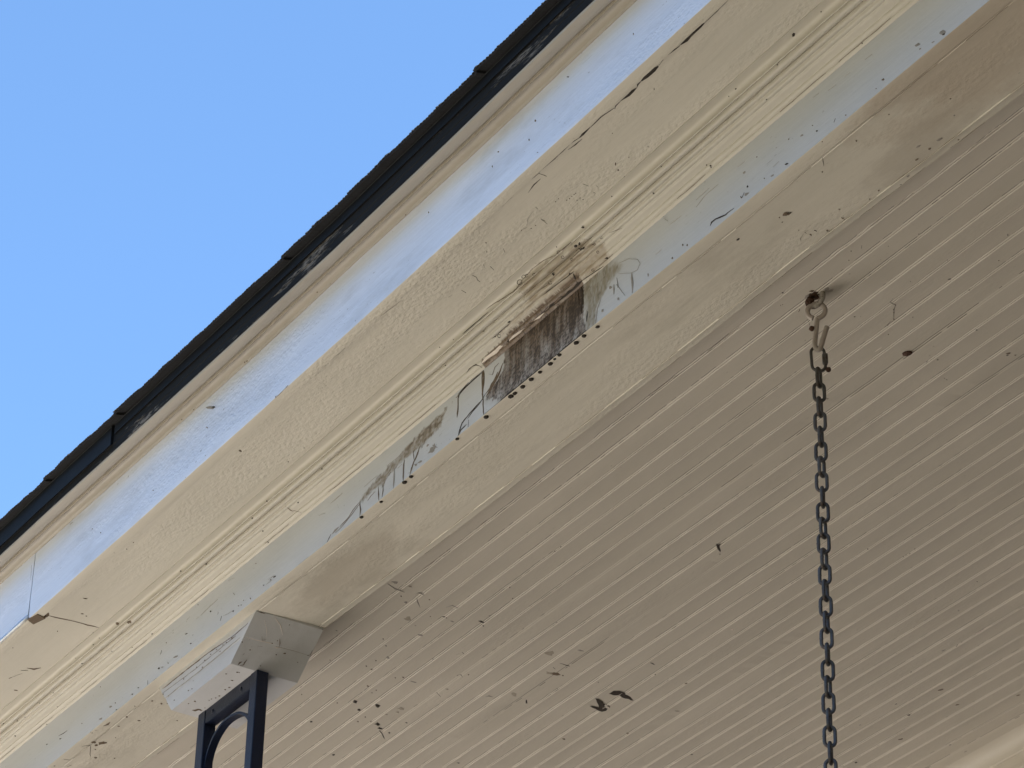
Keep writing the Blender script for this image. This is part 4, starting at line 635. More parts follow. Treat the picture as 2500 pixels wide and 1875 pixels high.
  [1, 1, -40328, 1, 0, 4, 129, -6, 129, 0, 258, 3, 258, 8, 387, 0, 387, 5, 517, 1, 517, 5, 646, 1, 646, 7, 775, -4, 775, 1, 904, -5, 904, -1, 1034, -3, 1034, 2, 1163, 3, 1163, 7],
  [1, 1, -37249, 0, 0, 4, 143, 1, 143, 5, 285, 1, 285, 5, 428, 1, 428, 7, 570, -1, 570, 3, 713, 3, 713, 7],
  [1, 1, -34924, -1, 0, 4, 147, 1, 147, 5, 294, 5, 294, 9, 441, 5, 441, 9],
  [1, 1, -33885, 3, 0, 4, 134, -3, 134, 3, 267, -6, 267, -2, 400, 2, 400, 6, 534, -2, 534, 2, 667, -6, 667, -2],
  [1, 1, -31307, -3, 0, 4, 136, 0, 136, 6, 272, -1, 272, 6, 408, 0, 408, 4, 544, 0, 544, 5, 680, 7, 680, 11],
  [1, 1, -29223, 0, 0, 4, 126, 2, 126, 6, 252, 3, 252, 9, 378, 0, 378, 4, 504, -5, 504, 1, 630, 0, 630, 5, 756, 0, 756, 4, 881, -2, 881, 2, 1007, 2, 1007, 9, 1133, -1, 1133, 4, 1259, -1, 1259, 6, 1385, 6, 1385, 10, 1511, 6, 1511, 10],
  [1, 1, -26751, -4, 0, 4, 121, 9, 121, 13, 241, 0, 241, 7, 362, 8, 362, 13, 482, 9, 482, 13, 603, 2, 603, 8, 723, 0, 723, 4, 844, 0, 844, 5, 964, 9, 964, 13, 1084, 8, 1084, 12, 1205, 2, 1205, 9, 1325, 10, 1325, 14],
  [1, 1, -24938, 6, 0, 4, 130, -8, 130, -4, 259, -8, 259, -2, 389, -7, 389, -1, 519, -7, 519, -1, 648, -6, 648, -2],
  [1, 1, -23292, -2, 0, 4, 139, -1, 139, 6, 279, 4, 279, 8, 418, 5, 418, 11, 557, 3, 557, 7, 697, 6, 697, 10, 836, 7, 836, 11],
  [1, 1, -50000, 1158, 0, 4, 124, -9, 124, -5, 248, -1, 248, 3, 372, -10, 372, -5, 496, -8, 496, -2, 620, -7, 620, -3, 744, -3, 744, 1],
  [1, 1, -49008, 1158, 0, 4, 133, -10, 133, -6, 266, -11, 266, -3, 398, -10, 398, -3, 531, -8, 531, -2, 663, -10, 663, -6, 796, -5, 796, -1, 928, -9, 928, -3, 1061, -9, 1061, -5],
  [1, 1, -46696, 1155, 0, 4, 125, -3, 125, 1, 249, -6, 249, -1, 374, -6, 374, -2, 498, -3, 498, 4, 623, 0, 623, 4, 748, -6, 748, -2, 872, -3, 872, 3, 997, -2, 997, 2, 1122, 0, 1122, 6, 1246, -7, 1246, -1, 1371, 3, 1371, 7],
  [1, 1, -44498, 1152, 0, 4, 102, 4, 102, 9, 205, -3, 205, 2, 307, -2, 307, 2],
  [1, 1, -43554, 1158, 0, 4, 125, -8, 125, -4, 250, -8, 250, -2, 375, -6, 375, -2, 500, -9, 500, -4, 624, -10, 624, -6, 749, -9, 749, -5, 874, -11, 874, -6, 999, -4, 999, 0, 1124, -1, 1124, 3, 1248, -7, 1248, -1, 1373, -4, 1373, 0],
  [1, 1, -42020, 1149, 0, 4, 135, 1, 135, 6, 271, 4, 271, 11, 407, 5, 407, 9],
  [1, 1, -40931, 1151, 0, 4, 145, -3, 145, 2, 289, -3, 289, 4, 434, -2, 434, 4, 579, 0, 579, 4],
  [1, 1, -39683, 1158, 0, 4, 124, -10, 124, -6, 249, -2, 249, 2, 374, -1, 374, 3, 498, -2, 498, 2, 623, -2, 623, 2, 747, -6, 747, -2, 872, -7, 872, -3, 997, 0, 997, 4],
  [1, 1, -37486, 1155, 0, 4, 126, -7, 126, -2, 252, -1, 252, 3, 378, -6, 378, -2, 505, -5, 505, 2, 631, -3, 631, 1, 757, -4, 757, 2, 883, 2, 883, 6],
  [1, 1, -35899, 1151, 0, 4, 123, -1, 123, 3, 245, 4, 245, 8, 368, 5, 368, 9],
  [1, 1, -35217, 1157, 0, 4, 138, -8, 138, -3, 276, -7, 276, 0, 414, -6, 414, -2, 551, -2, 551, 2],
  [1, 1, -33882, 1157, 0, 4, 137, -7, 137, -3, 274, -10, 274, -3, 411, -9, 411, -5, 548, -7, 548, -3],
  [1, 1, -32446, 1154, 0, 4, 127, -6, 127, 1, 253, -4, 253, 1, 380, 3, 380, 7, 506, -7, 506, -3, 633, -4, 633, 0],
  [1, 1, -30533, 1150, 0, 4, 126, 2, 126, 6, 252, 1, 252, 5, 378, 6, 378, 10, 505, 1, 505, 7, 631, 2, 631, 7, 757, 4, 757, 9, 883, -1, 883, 5, 1009, -3, 1009, 2, 1136, 0, 1136, 4],
  [1, 1, -29064, 1152, 0, 4, 123, -1, 123, 3, 246, 1, 246, 5, 368, 2, 368, 7, 491, -5, 491, 0, 614, -6, 614, 1, 736, 0, 736, 5, 859, 0, 859, 4, 982, 0, 982, 4],
  [1, 1, -27756, 1151, 0, 4, 121, -3, 121, 4, 241, -4, 241, 3, 362, -2, 362, 2, 483, 1, 483, 5, 603, -4, 603, 2, 724, -3, 724, 1, 845, -3, 845, 1, 965, -1, 965, 4, 1086, -4, 1086, 0, 1207, -2, 1207, 5, 1327, 5, 1327, 10, 1448, 4, 1448, 8, 1569, 2, 1569, 6],
  [1, 1, -24958, 1156, 0, 4, 123, -2, 123, 2, 246, -2, 246, 2, 368, 0, 368, 4, 491, -1, 491, 4, 613, -2, 613, 2, 736, -5, 736, 0, 859, 0, 859, 6, 981, -3, 981, 4, 1104, -5, 1104, 0, 1227, -2, 1227, 2],
  [1, 1, -23218, 1149, 0, 4, 127, -1, 127, 6, 253, 2, 253, 6, 379, -2, 379, 3, 506, 0, 506, 4, 632, 4, 632, 11, 758, 0, 758, 4],
 ],
 'frieze': [
  [1, 0, -43100, 450, 12, -6, -29, -60, -20, -65],
  [1, 0, -43517, 90, 4, -2, 4, -76, 10, -78],
  [1, 0, -43300, 0, -3, 0, 107, 0, 104, 0],
  [1, 3, -42828, 0, -3, 0, 100, 0, 88, 7, 219, 0, 217, 0],
  [1, 3, -42749, 797, -3, 0, 143, 0, 132, 0, 283, 0, 274, 0, 404, 0, 402, 0],
  [1, 0, -46869, 410, -3, 3, 193, -34, 178, -19, 346, -35, 342, -32],
  [1, 3, -43378, 0, 1, 0, 46, 0, 48, 0],
  [0, 0, -42235, 381, 52, -12, 46, -17, 21, -13, 1, -8, -25, -3, -46, 8, -47, 14, -28, 13, -16, 15, 10, 7, 29, -1],
  [0, 0, -42044, 132, 29, -7, 27, -12, 20, -15, 4, -13, -16, -7, -19, 2, -30, 10, -31, 16, -13, 14, 4, 8, 23, 1],
  [0, 0, -43144, 148, 28, -7, 47, -21, 30, -23, 8, -19, -14, -8, -37, 4, -33, 11, -37, 21, -17, 17, 5, 17, 30, 3],
  [0, 1, -42812, 105, 18, -4, 22, -12, 14, -12, 6, -12, -4, -5, -18, 1, -22, 8, -21, 14, -8, 9, 0, 11, 7, 2],
  [0, 3, -44859, 160, 55, -12, 53, -22, 27, -18, 8, -19, -28, -11, -50, 5, -50, 15, -56, 29, -22, 21, 9, 18, 33, 2],
  [0, 1, -44688, 159, 16, -4, 30, -14, 13, -10, 4, -10, -10, -7, -15, 1, -25, 8, -27, 15, -13, 13, 1, 8, 16, 3],
  [0, 3, -42551, 111, 84, -19, 70, -26, 46, -28, 4, -17, -33, -5, -83, 13, -92, 28, -40, 19, -20, 20, 13, 11, 60, -2],
  [0, 1, -42943, 515, 18, -4, 18, -7, 18, -12, 3, -7, -11, -5, -18, 2, -28, 10, -22, 13, -8, 9, 4, 8, 14, 1],
  [0, 3, -45209, 84, 57, -12, 48, -18, 49, -29, 7, -20, -29, -6, -74, 10, -58, 17, -56, 26, -20, 18, 12, 13, 60, -1],
  [0, 1, -45343, 695, 19, -5, 16, -7, 12, -9, 5, -10, -6, -4, -20, 1, -15, 5, -22, 12, -11, 11, 1, 8, 11, 1],
  [0, 1, -45949, 284, 15, -3, 17, -7, 16, -12, 4, -7, -5, -4, -19, 1, -25, 8, -22, 12, -12, 12, 1, 7, 15, 2],
  [0, 0, -47330, 430, 41, -8, 37, -12, 22, -11, 2, -6, -13, -2, -28, 4, -36, 10, -23, 10, -17, 14, 9, 6, 31, -1],
  [0, 0, -46784, 329, 60, -13, 38, -12, 34, -16, 1, -11, -22, -1, -34, 5, -57, 15, -46, 17, -17, 13, 13, 4, 39, -4],
  [0, 0, -44059, 65, 26, -6, 28, -11, 21, -14, 5, -13, -11, -4, -37, 4, -24, 7, -36, 18, -11, 11, 7, 9, 28, 0],
  [0, 0, -43856, 97, 42, -10, 31, -12, 22, -14, 2, -8, -20, -3, -23, 3, -41, 12, -28, 13, -9, 8, 9, 7, 21, -1],
  [0, 0, -44618, 15, 25, -6, 28, -10, 15, -9, 2, -8, -18, -3, -39, 6, -37, 10, -33, 15, -14, 12, 9, 6, 23, -1],
  [0, 3, -43017, 116, 43, -10, 37, -12, 28, -14, 0, -6, -31, 1, -41, 8, -52, 15, -39, 16, -14, 12, 12, 3, 33, -4],
  [1, 3, -41200, 548, 3, -3, -129, 0, -121, -8, -256, -3, -244, -14, -361, -17, -350, -26, -471, -25, -459, -36, -573, -42, -570, -44],
  [1, 3, -40639, 119, 2, -2, -180, 13, -175, 6, -325, 44, -324, 43],
  [1, 3, -40686, 705, 1, -1, -219, 39, -218, 37],
  [1, 3, -39534, 165, -2, 2, 107, -11, 98, -1, 207, -15, 204, -12],
  [1, 3, -38568, 0, -1, 0, 102, 0, 96, 0, 199, 0, 191, 0, 295, 0, 294, 0],
  [1, 3, -39593, 98, -3, 2, 102, 2, 97, 7, 203, 5, 202, 7],
  [1, 3, -41809, 502, 2, -2, -111, 9, -109, 7],
  [1, 0, -41024, 185, 8, -5, -44, -68, -35, -73],
  [1, 1, -40687, 434, 8, 1, 63, -60, 68, -60],
  [0, 0, -39326, 128, 48, -3, 36, -8, 32, -15, 7, -14, -19, -10, -43, -2, -31, 4, -45, 15, -19, 14, 5, 9, 27, 5],
  [0, 1, -40081, 81, 10, -1, 18, -10, 27, -23, 19, -23, 7, -19, -6, -4, -14, 5, -21, 15, -21, 20, -13, 20, 0, 9],
  [0, 1, -39982, 642, 17, -1, 19, -7, 13, -9, 9, -13, -2, -6, -13, -2, -15, 4, -14, 7, -13, 12, -4, 11, 7, 6],
  [0, 1, -41898, 749, 13, 0, 23, -9, 19, -13, 8, -9, 0, -6, -12, -3, -15, 4, -13, 8, -10, 10, -5, 12, 5, 5],
  [0, 0, -41427, 435, 23, -1, 32, -11, 22, -14, 13, -18, -5, -15, -22, -4, -30, 6, -29, 14, -16, 14, -4, 15, 13, 8],
  [0, 1, -40470, 121, 16, -1, 19, -7, 19, -13, 7, -9, -3, -9, -15, -3, -13, 3, -16, 8, -17, 15, -2, 7, 9, 6],
  [0, 1, -40375, 95, 16, -1, 14, -5, 17, -11, 5, -8, -3, -9, -11, -2, -23, 5, -23, 12, -10, 9, -3, 10, 5, 5],
  [0, 1, -40309, 145, 15, -1, 13, -5, 11, -8, 7, -8, -1, -10, -8, -2, -14, 4, -16, 9, -13, 12, -4, 10, 7, 7],
  [0, 0, -39667, 130, 18, -1, 21, -5, 19, -10, 4, -7, -6, -5, -21, -2, -19, 3, -24, 10, -13, 11, 1, 7, 11, 4],
  [0, 0, -39445, 127, 16, -1, 27, -7, 16, -8, 5, -8, -5, -5, -14, -1, -26, 5, -15, 6, -11, 10, 2, 9, 13, 4],
  [0, 0, -40636, 102, 26, -2, 27, -8, 18, -11, 11, -16, -9, -12, -22, -3, -25, 4, -34, 14, -14, 11, -1, 10, 16, 7],
  [1, 0, -27981, 84, -5, 4, 42, 25, 19, 49, 117, 25, 105, 46, 229, -9, 216, 18, 339, -34, 327, -13, 386, -26, 376, -11, 518, -32, 515, -28],
  [1, 0, -27255, 159, 8, -6, -47, -48, -42, -52],
  [1, 0, -25388, 133, 7, -6, -31, -40, -25, -45],
  [1, 3, -24634, 593, 1, -2, -144, 4, -143, 2],
  [1, 3, -25348, 590, 1, -3, -163, 6, -161, 4],
  [1, 3, -25686, 669, 1, -2, -119, 8, -118, 6],
  [1, 3, -27225, 586, 2, -2, -158, 4, -157, 2],
  [1, 3, -25069, 594, 1, -2, -116, 7, -115, 6],
  [1, 3, -27991, 631, 1, -1, -99, -1, -95, -7, -196, -5, -192, -10, -293, -8, -292, -10],
  [1, 3, -27798, 578, 1, -2, -98, 2, -94, -4, -197, 4, -192, -2, -293, 2, -289, -2, -393, -27, -385, -35, -488, -62, -486, -64],
  [1, 3, -26522, 186, 1, -2, -123, -14, -122, -16],
  [0, 0, -26374, 62, 32, -5, 47, -18, 19, -13, 3, -12, -14, -6, -26, 2, -30, 9, -39, 21, -11, 14, 8, 13, 21, 3],
  [0, 0, -27181, 201, 17, -3, 16, -9, 16, -16, 6, -14, -6, -12, -20, -2, -17, 6, -19, 14, -13, 18, 0, 18, 9, 4],
  [0, 0, -25752, 171, 20, -3, 18, -9, 14, -14, 5, -15, -8, -9, -15, 0, -24, 9, -19, 14, -9, 13, 0, 10, 9, 4],
  [0, 1, -25836, 296, 13, -2, 15, -8, 7, -7, 3, -9, -3, -4, -8, 0, -14, 6, -12, 9, -7, 10, 0, 8, 6, 4],
  [0, 3, -26053, 282, 34, -6, 31, -12, 29, -22, 2, -11, -19, -8, -27, 2, -35, 10, -23, 13, -11, 14, 8, 14, 19, 3],
  [0, 3, -23339, 84, 48, -9, 55, -30, 38, -39, 7, -27, -19, -21, -39, -1, -63, 23, -56, 42, -25, 40, 7, 35, 31, 11],
  [0, 0, -23328, 52, 27, -6, 24, -13, 18, -18, 3, -11, -10, -9, -20, -1, -24, 8, -23, 16, -7, 11, 3, 8, 15, 4],
  [0, 3, -23797, 203, 35, -6, 53, -24, 34, -30, 4, -21, -24, -14, -41, 2, -55, 18, -37, 24, -14, 20, 10, 23, 26, 5],
  [0, 1, -24456, 120, 18, -3, 29, -14, 19, -18, 5, -19, -8, -8, -26, 0, -30, 11, -24, 17, -8, 12, 3, 15, 15, 5],
  [0, 1, -26975, 507, 9, -1, 12, -6, 12, -12, 3, -8, -4, -5, -13, -1, -15, 6, -11, 8, -6, 9, 0, 8, 7, 4],
  [0, 3, -27205, 109, 55, -9, 51, -20, 25, -18, 6, -24, -27, -13, -43, 2, -40, 11, -40, 21, -23, 27, 8, 14, 30, 4],
  [0, 1, -27321, 127, 14, -2, 20, -15, 20, -24, 10, -19, 2, -17, -7, -3, -11, 6, -19, 20, -11, 19, -7, 23, 4, 9],
  [0, 1, -26831, 120, 10, -2, 16, -10, 7, -9, 6, -15, -3, -7, -7, -1, -12, 4, -10, 8, -7, 10, -1, 10, 6, 4],
  [0, 1, -24593, 72, 9, -2, 16, -9, 7, -7, 3, -7, -3, -5, -6, -1, -14, 6, -8, 7, -4, 7, 1, 8, 6, 3],
  [0, 1, -25184, 57, 12, -3, 16, -8, 9, -8, 2, -7, -7, -6, -12, 0, -15, 4, -14, 9, -9, 12, 2, 7, 11, 2],
  [0, 3, -27244, 437, 26, -5, 29, -13, 18, -15, 7, -20, -15, -12, -30, 0, -29, 9, -30, 18, -12, 15, 5, 15, 25, 6],
  [0, 3, -26664, 66, 27, -4, 25, -9, 27, -19, 3, -13, -18, -8, -36, 2, -40, 12, -21, 12, -10, 13, 7, 10, 29, 4],
  [0, 1, -24806, 797, 25, 0, 18, 0, 11, 0, 2, 0, -14, 0, -14, 0, -21, 0, -14, 0, -8, 0, 4, 0, 15, 0],
  [0, 3, -23756, 118, 17, -3, 16, -8, 19, -18, 3, -10, -11, -9, -21, 0, -20, 7, -17, 13, -9, 14, 3, 10, 15, 5],
  [0, 3, -23518, 62, 23, -4, 29, -10, 16, -11, 0, -7, -20, -4, -24, 2, -32, 8, -25, 12, -10, 11, 9, 6, 22, 0],
  [0, 1, -26316, 382, 14, -2, 17, -8, 8, -7, 3, -9, -6, -6, -12, 0, -15, 6, -15, 10, -8, 12, 1, 7, 10, 4],
  [1, 1, -33414, 797, 8, 0, -2, -54, 39, -76, 7, -140, 46, -162, 1, -217, 46, -245, -6, -314, 27, -334, -19, -408, 16, -426, 25, -519, 36, -523],
  [1, 0, -33444, 765, 6, -7, -109, 10, -95, -8, -214, 14, -195, -10, -315, 12, -294, -14, -424, 9, -399, -21, -521, -10, -499, -34, -607, -33, -583, -53, -628, -113, -623, -117],
  [1, 1, -32902, 628, 12, -9, -74, -88, -39, -116, -126, -133, -83, -169, -174, -180, -138, -212, -235, -217, -200, -249, -299, -257, -266, -287, -360, -298, -323, -333, -420, -341, -409, -352],
  [1, 1, -33000, 683, 3, -4, -106, -6, -92, -19, -167, -105, -156, -117, -248, -50, -249, -52],
  [1, 0, -32410, 797, 5, 0, -22, -26, -6, -37, -33, -98, -18, -107, -25, -190, -11, -197, -28, -275, -11, -285, -17, -368, -13, -371],
  [1, 0, -30949, 797, 8, 0, 4, -57, 53, -81, 18, -159, 61, -183, 20, -258, 55, -279, -3, -343, 47, -373, 19, -454, 28, -460],
  [1, 0, -31026, 797, 6, 0, 0, -70, 26, -83, 17, -171, 40, -183, 36, -274, 44, -278],
  [1, 1, -30897, 682, 4, -2, -2, -91, 13, -99, 12, -189, 27, -198, 22, -286, 25, -288],
  [1, 3, -30092, 455, 4, -2, 15, -80, 25, -84, 36, -163, 45, -165, 121, -291, 131, -291, 201, -396, 204, -396],
  [1, 3, -29747, 345, 11, -5, -17, -71, 33, -97, -5, -157, 48, -184, 16, -306, 29, -313],
  [1, 0, -29730, 68, 10, -6, -7, -42, 6, -49],
  [1, 3, -30160, 392, 8, -5, -15, -73, 20, -93, 0, -163, 6, -166],
  [1, 3, -30046, 652, -1, 2, 117, -34, 113, -25, 228, -60, 227, -53, 437, -186, 440, -182, 494, -275, 503, -279, 436, -340, 442, -347, 288, -308, 291, -315, 138, -229, 139, -235, -14, -153, -14, -155],
  [1, 3, -30472, 319, 4, -4, -44, -47, -27, -60, -81, -99, -65, -110, -90, -181, -79, -188, -109, -256, -97, -264, -118, -319, -113, -319],
  [1, 0, -30781, 303, 6, -4, -29, -67, 1, -86, -28, -152, -23, -155],
  [1, 3, -30093, 354, 9, -3, 32, -79, 39, -81],
  [0, 3, -30050, 99, 18, -10, 25, -26, 13, -29, -2, -13, -17, -7, -30, 9, -29, 22, -17, 25, -4, 26, 12, 15, 21, 0],
  [0, 3, -30241, 379, 45, -24, 24, -24, 12, -24, -5, -19, -29, -6, -26, 10, -31, 23, -24, 31, -7, 35, 15, 14, 39, -5],
  [0, 3, -30421, 116, 23, -13, 24, -26, 10, -24, -3, -19, -24, -11, -26, 8, -28, 22, -20, 30, -3, 20, 16, 22, 27, 0],
  [0, 3, -29363, 98, 24, -12, 13, -16, 9, -26, -3, -25, -13, -12, -16, 3, -21, 19, -15, 30, -3, 27, 9, 19, 13, 3],
  [0, 1, -28587, 131, 19, -10, 16, -19, 6, -15, -3, -17, -10, -5, -20, 6, -16, 13, -9, 14, -3, 17, 8, 14, 14, 1],
  [0, 1, -28487, 75, 18, -10, 14, -17, 5, -14, -3, -15, -12, -7, -20, 5, -15, 11, -9, 13, -3, 21, 8, 13, 10, 1],
  [0, 1, -28819, 60, 15, -7, 18, -20, 7, -17, -2, -13, -12, -7, -21, 6, -19, 16, -8, 14, -2, 18, 10, 15, 17, 2],
  [1, 3, -28911, 660, -2, -1, -103, 102, -104, 102],
  [1, 3, -28607, 576, 1, -1, -90, 4, -85, -3, -176, 3, -172, -2, -291, 8, -290, 7],
  [1, 3, -29060, 315, 1, -2, -132, -6, -131, -7],
  [1, 1, -36249, 262, 7, -3, 8, -136, 43, -152, 36, -253, 46, -258],
  [1, 1, -36102, 209, 7, -3, -9, -89, 19, -104, -17, -189, -8, -194],
  [1, 3, -35799, 334, 8, -4, -10, -85, 16, -98, -13, -173, 24, -192, -10, -250, 16, -263, 2, -331, 8, -334],
  [1, 1, -35515, 355, 9, -6, -28, -61, 2, -78, -32, -136, 1, -153, -28, -208, 4, -225, -31, -276, 3, -293, -10, -355, -2, -355],
  [1, 1, -35090, 369, 6, -5, -71, -76, -33, -102, -110, -133, -78, -158, -166, -180, -138, -201, -227, -263, -188, -289, -250, -367, -243, -369],
  [1, 1, -35275, 385, 6, -2, 9, -81, 27, -89, 38, -171, 42, -173],
  [1, 1, -36776, 262, 10, -4, -1, -71, 26, -83, 16, -148, 54, -167, 23, -262, 35, -262],
  [1, 1, -36788, 250, 3, -3, -93, -14, -81, -25, -180, -34, -164, -48, -243, -66, -229, -77, -301, -101, -290, -111, -386, -118, -372, -131, -476, -131, -461, -145, -553, -156, -549, -160],
  [1, 1, -36769, 222, 3, -3, -80, -19, -67, -30, -154, -43, -141, -54, -224, -70, -211, -82, -295, -88, -285, -97, -370, -105, -356, -117, -438, -127, -424, -139, -508, -146, -497, -157, -603, -160, -593, -170, -698, -174, -694, -178],
  [1, 3, -37379, 113, 12, -11, -121, 6, -73, -39, -192, -36, -184, -43],
  [1, 0, -37603, 90, 4, -3, -54, -30, -34, -44, -107, -87, -102, -90],
  [1, 1, -33439, 797, 5, 0, -7, -36, 24, -53, -12, -109, 22, -129, -8, -188, 24, -206, 2, -277, 25, -289, 9, -363, 35, -377, 18, -451, 52, -468, 36, -528, 64, -543, 37, -598, 63, -611, 50, -672, 75, -685, 53, -742, 80, -756, 79, -797, 84, -797],
  [1, 1, -33031, 551, 14, -11, -49, -47, -13, -75, -98, -91, -51, -133, -165, -116, -113, -163, -203, -167, -170, -199, -305, -211, -296, -220],
  [1, 0, -33333, 338, 4, -4, -76, -33, -63, -45, -148, -69, -131, -85, -233, -89, -216, -108, -318, -111, -306, -122, -393, -136, -377, -151, -457, -172, -454, -174],
  [1, 0, -33476, 283, 5, -5, -93, -9, -78, -25, -177, -28, -155, -52, -267, -42, -247, -63, -331, -66, -315, -83, -406, -80, -382, -104, -471, -105, -447, -126, -508, -153, -482, -172, -539, -205, -516, -220, -556, -283, -549, -283],
  [1, 0, -33815, 85, 4, -4, -77, -3, -58, -25, -154, -10, -134, -28, -202, -83, -197, -85],
  [1, 0, -33759, 131, 4, -3, -9, -119, -4, -122],
  [1, 1, -34073, 742, 6, -3, -11, -91, 15, -105, -5, -191, 20, -204, -7, -259, 27, -280, -20, -323, 16, -344, -8, -401, -1, -405],
  [1, 1, -34125, 700, -6, 6, 73, 20, 68, 25],
  [1, 0, -34069, 739, -3, 3, 79, 7, 63, 24, 150, 20, 132, 38, 211, 42, 201, 54, 283, 53, 270, 58, 369, 50, 362, 58, 456, 46, 449, 56, 547, 37, 539, 47, 631, 36, 628, 40],
  [1, 3, -37314, 657, 2, -2, -129, 2, -117, -11, -250, -6, -240, -16, -362, -14, -360, -16],
  [1, 3, -37815, 546, 2, -3, -206, 46, -204, 43],
  [1, 3, -36279, 467, 1, -2, -98, 1, -91, -6, -192, -1, -188, -6, -289, -6, -282, -13, -382, -14, -380, -16],
  [1, 3, -35408, 549, 2, -2, -83, -8, -72, -19, -155, -26, -146, -35, -234, -38, -228, -45, -310, -53, -302, -62, -413, -53, -408, -59, -520, -49, -512, -58, -621, -53, -619, -55],
  [1, 3, -34709, 613, 2, -2, -92, -1, -86, -9, -185, -2, -177, -12, -276, -5, -270, -12, -367, -9, -358, -20, -456, -15, -454, -17],
  [1, 1, -36536, 155, -4, 4, 96, 37, 85, 48, 217, 56, 214, 58],
  [1, 3, -35576, 309, 2, -2, -124, -14, -121, -17],
  [1, 0, -35890, 332, 2, -1, -60, -36, -58, -38],
  [0, 3, -34767, 126, 82, 21, 100, -16, 94, -50, 41, -54, -3, -30, -31, -19, -94, -1, -45, 16, -35, 28, -22, 65, 36, 52],
  [0, 3, -34679, 157, 24, 6, 40, -16, 105, -78, 36, -40, 26, -60, -25, -38, -24, 4, -39, 23, -66, 60, -24, 36, -3, 61],
  [0, 3, -35068, 90, 35, 9, 66, -11, 48, -26, 16, -20, -1, -17, -26, -16, -39, 0, -66, 23, -23, 19, -8, 22, 12, 18],
  [0, 3, -34867, 273, 31, 8, 40, -9, 33, -20, 11, -14, 1, -24, -19, -13, -41, 1, -27, 11, -20, 17, -15, 32, 3, 7],
  [0, 3, -35190, 96, 36, 9, 43, -10, 41, -24, 17, -22, 1, -16, -13, -10, -34, 0, -19, 7, -40, 32, -16, 33, 7, 14],
  [1, 0, -33355, 0, -5, 0, 116, 0, 101, 0, 224, 0, 202, 2, 322, 0, 301, 3, 415, 0, 398, 5, 504, 0, 490, 14, 607, 0, 584, 12, 692, 0, 670, 22, 786, 0, 773, 10, 869, 0, 851, 10, 945, 0, 929, 12, 1028, 0, 1002, 19, 1090, 7, 1084, 13],
  [1, 0, -32800, 0, -7, 8, 106, 0, 80, 24, 205, 0, 179, 26, 307, 0, 287, 14, 402, 0, 379, 22, 492, 0, 474, 17, 587, 0, 561, 20, 674, 0, 654, 14, 761, 0, 742, 17, 857, 0, 833, 13, 943, 0, 928, 15, 1044, 0, 1030, 8, 1143, 0, 1116, 22, 1236, 0, 1220, 12, 1331, 0, 1308, 13, 1412, 0, 1391, 19, 1497, 0, 1477, 24, 1583, 0, 1567, 23, 1692, 0, 1670, 17, 1787, 0, 1773, 12, 1891, 0, 1875, 9, 1984, 0, 1978, 4],
 ],
 'cap_end': [
  [1, 1, 20236, 612, -8, -2, 25, -28, 1, -38, 44, -48, 40, -50],
  [1, 1, 20272, 610, -4, -4, 55, -15, 41, -21, 58, -43, 39, -46, 66, -79, 59, -81],
  [1, 3, 20681, 219, 7, -2, 29, 46, 55, 43, 55, 84, 59, 84],
  [1, 4, 20666, 318, 0, -3, 46, 6, 40, -4, 85, -11, 83, -13],
  [1, 4, 20158, 305, -1, -2, 74, 1, 73, -4, 148, 1, 146, -5, 222, -1, 219, -8, 303, -6, 301, -12, 387, -8, 384, -16, 468, -14, 467, -16],
  [1, 2, 20669, 307, 0, -1, 81, 0, 80, -4, 161, -3, 160, -6, 241, -6, 241, -9, 322, -7, 321, -11, 405, -7, 404, -10, 488, -7, 487, -9, 571, -7, 570, -8],
  [1, 4, 20323, 77, 2, 0, 48, 44, 53, 42, 97, 87, 103, 85, 148, 162, 149, 162],
  [1, 4, 20449, 14, 2, -2, 72, 33, 77, 29, 146, 65, 154, 60, 203, 112, 209, 109, 259, 160, 261, 159],
  [1, 1, 20143, 11, -1, -2, 77, 3, 74, -8, 152, 1, 152, -2],
  [1, 0, 20401, 359, 0, -1, 76, -8, 75, -9],
  [1, 0, 20240, 496, -4, -1, 14, -23, 10, -24],
  [1, 3, 21271, 236, 8, 1, -5, 52, 11, 56, -31, 65, -27, 68],
  [1, 3, 20397, 247, 5, -1, 30, 45, 35, 35, 92, 23, 90, 21],
  [1, 0, 20136, 304, 2, 0, 0, 13, 1, 13],
  [0, 1, 20668, 245, 6, -1, 6, 1, 7, 5, 4, 8, -2, 5, -6, 3, -11, 0, -7, -3, -4, -4, -1, -7, 3, -4],
  [0, 1, 20748, 391, 12, -2, 9, 1, 9, 4, 3, 6, -4, 5, -8, 3, -13, 0, -11, -3, -4, -4, 1, -5, 7, -4],
  [0, 1, 20867, 352, 21, -4, 18, 1, 15, 6, 2, 7, -12, 10, -17, 6, -18, 2, -13, -2, -7, -5, 3, -7, 18, -9],
  [0, 1, 20603, 287, 13, -3, 13, -1, 11, 3, 1, 5, -9, 5, -11, 3, -13, 1, -12, -2, -5, -4, 3, -5, 8, -4],
  [0, 1, 20738, 49, 7, -1, 10, 1, 7, 3, 2, 4, -3, 4, -7, 3, -9, 0, -5, -1, -5, -5, 1, -4, 5, -3],
  [0, 1, 21240, 300, 17, -3, 15, 1, 8, 3, 1, 4, -6, 5, -11, 4, -12, 2, -8, -1, -5, -4, 2, -4, 11, -5],
  [0, 1, 20138, 366, 10, -2, 10, 2, 11, 7, 4, 7, -2, 5, -7, 3, -8, -1, -10, -5, -8, -9, -1, -10, 6, -6],
  [0, 1, 20315, 421, 12, -2, 12, 0, 8, 3, 2, 5, -7, 6, -9, 3, -15, 1, -12, -2, -6, -5, 3, -7, 10, -5],
  [0, 1, 20586, 552, 10, -2, 8, 0, 6, 3, 1, 5, -3, 3, -9, 3, -11, 0, -7, -2, -4, -3, 1, -6, 5, -4],
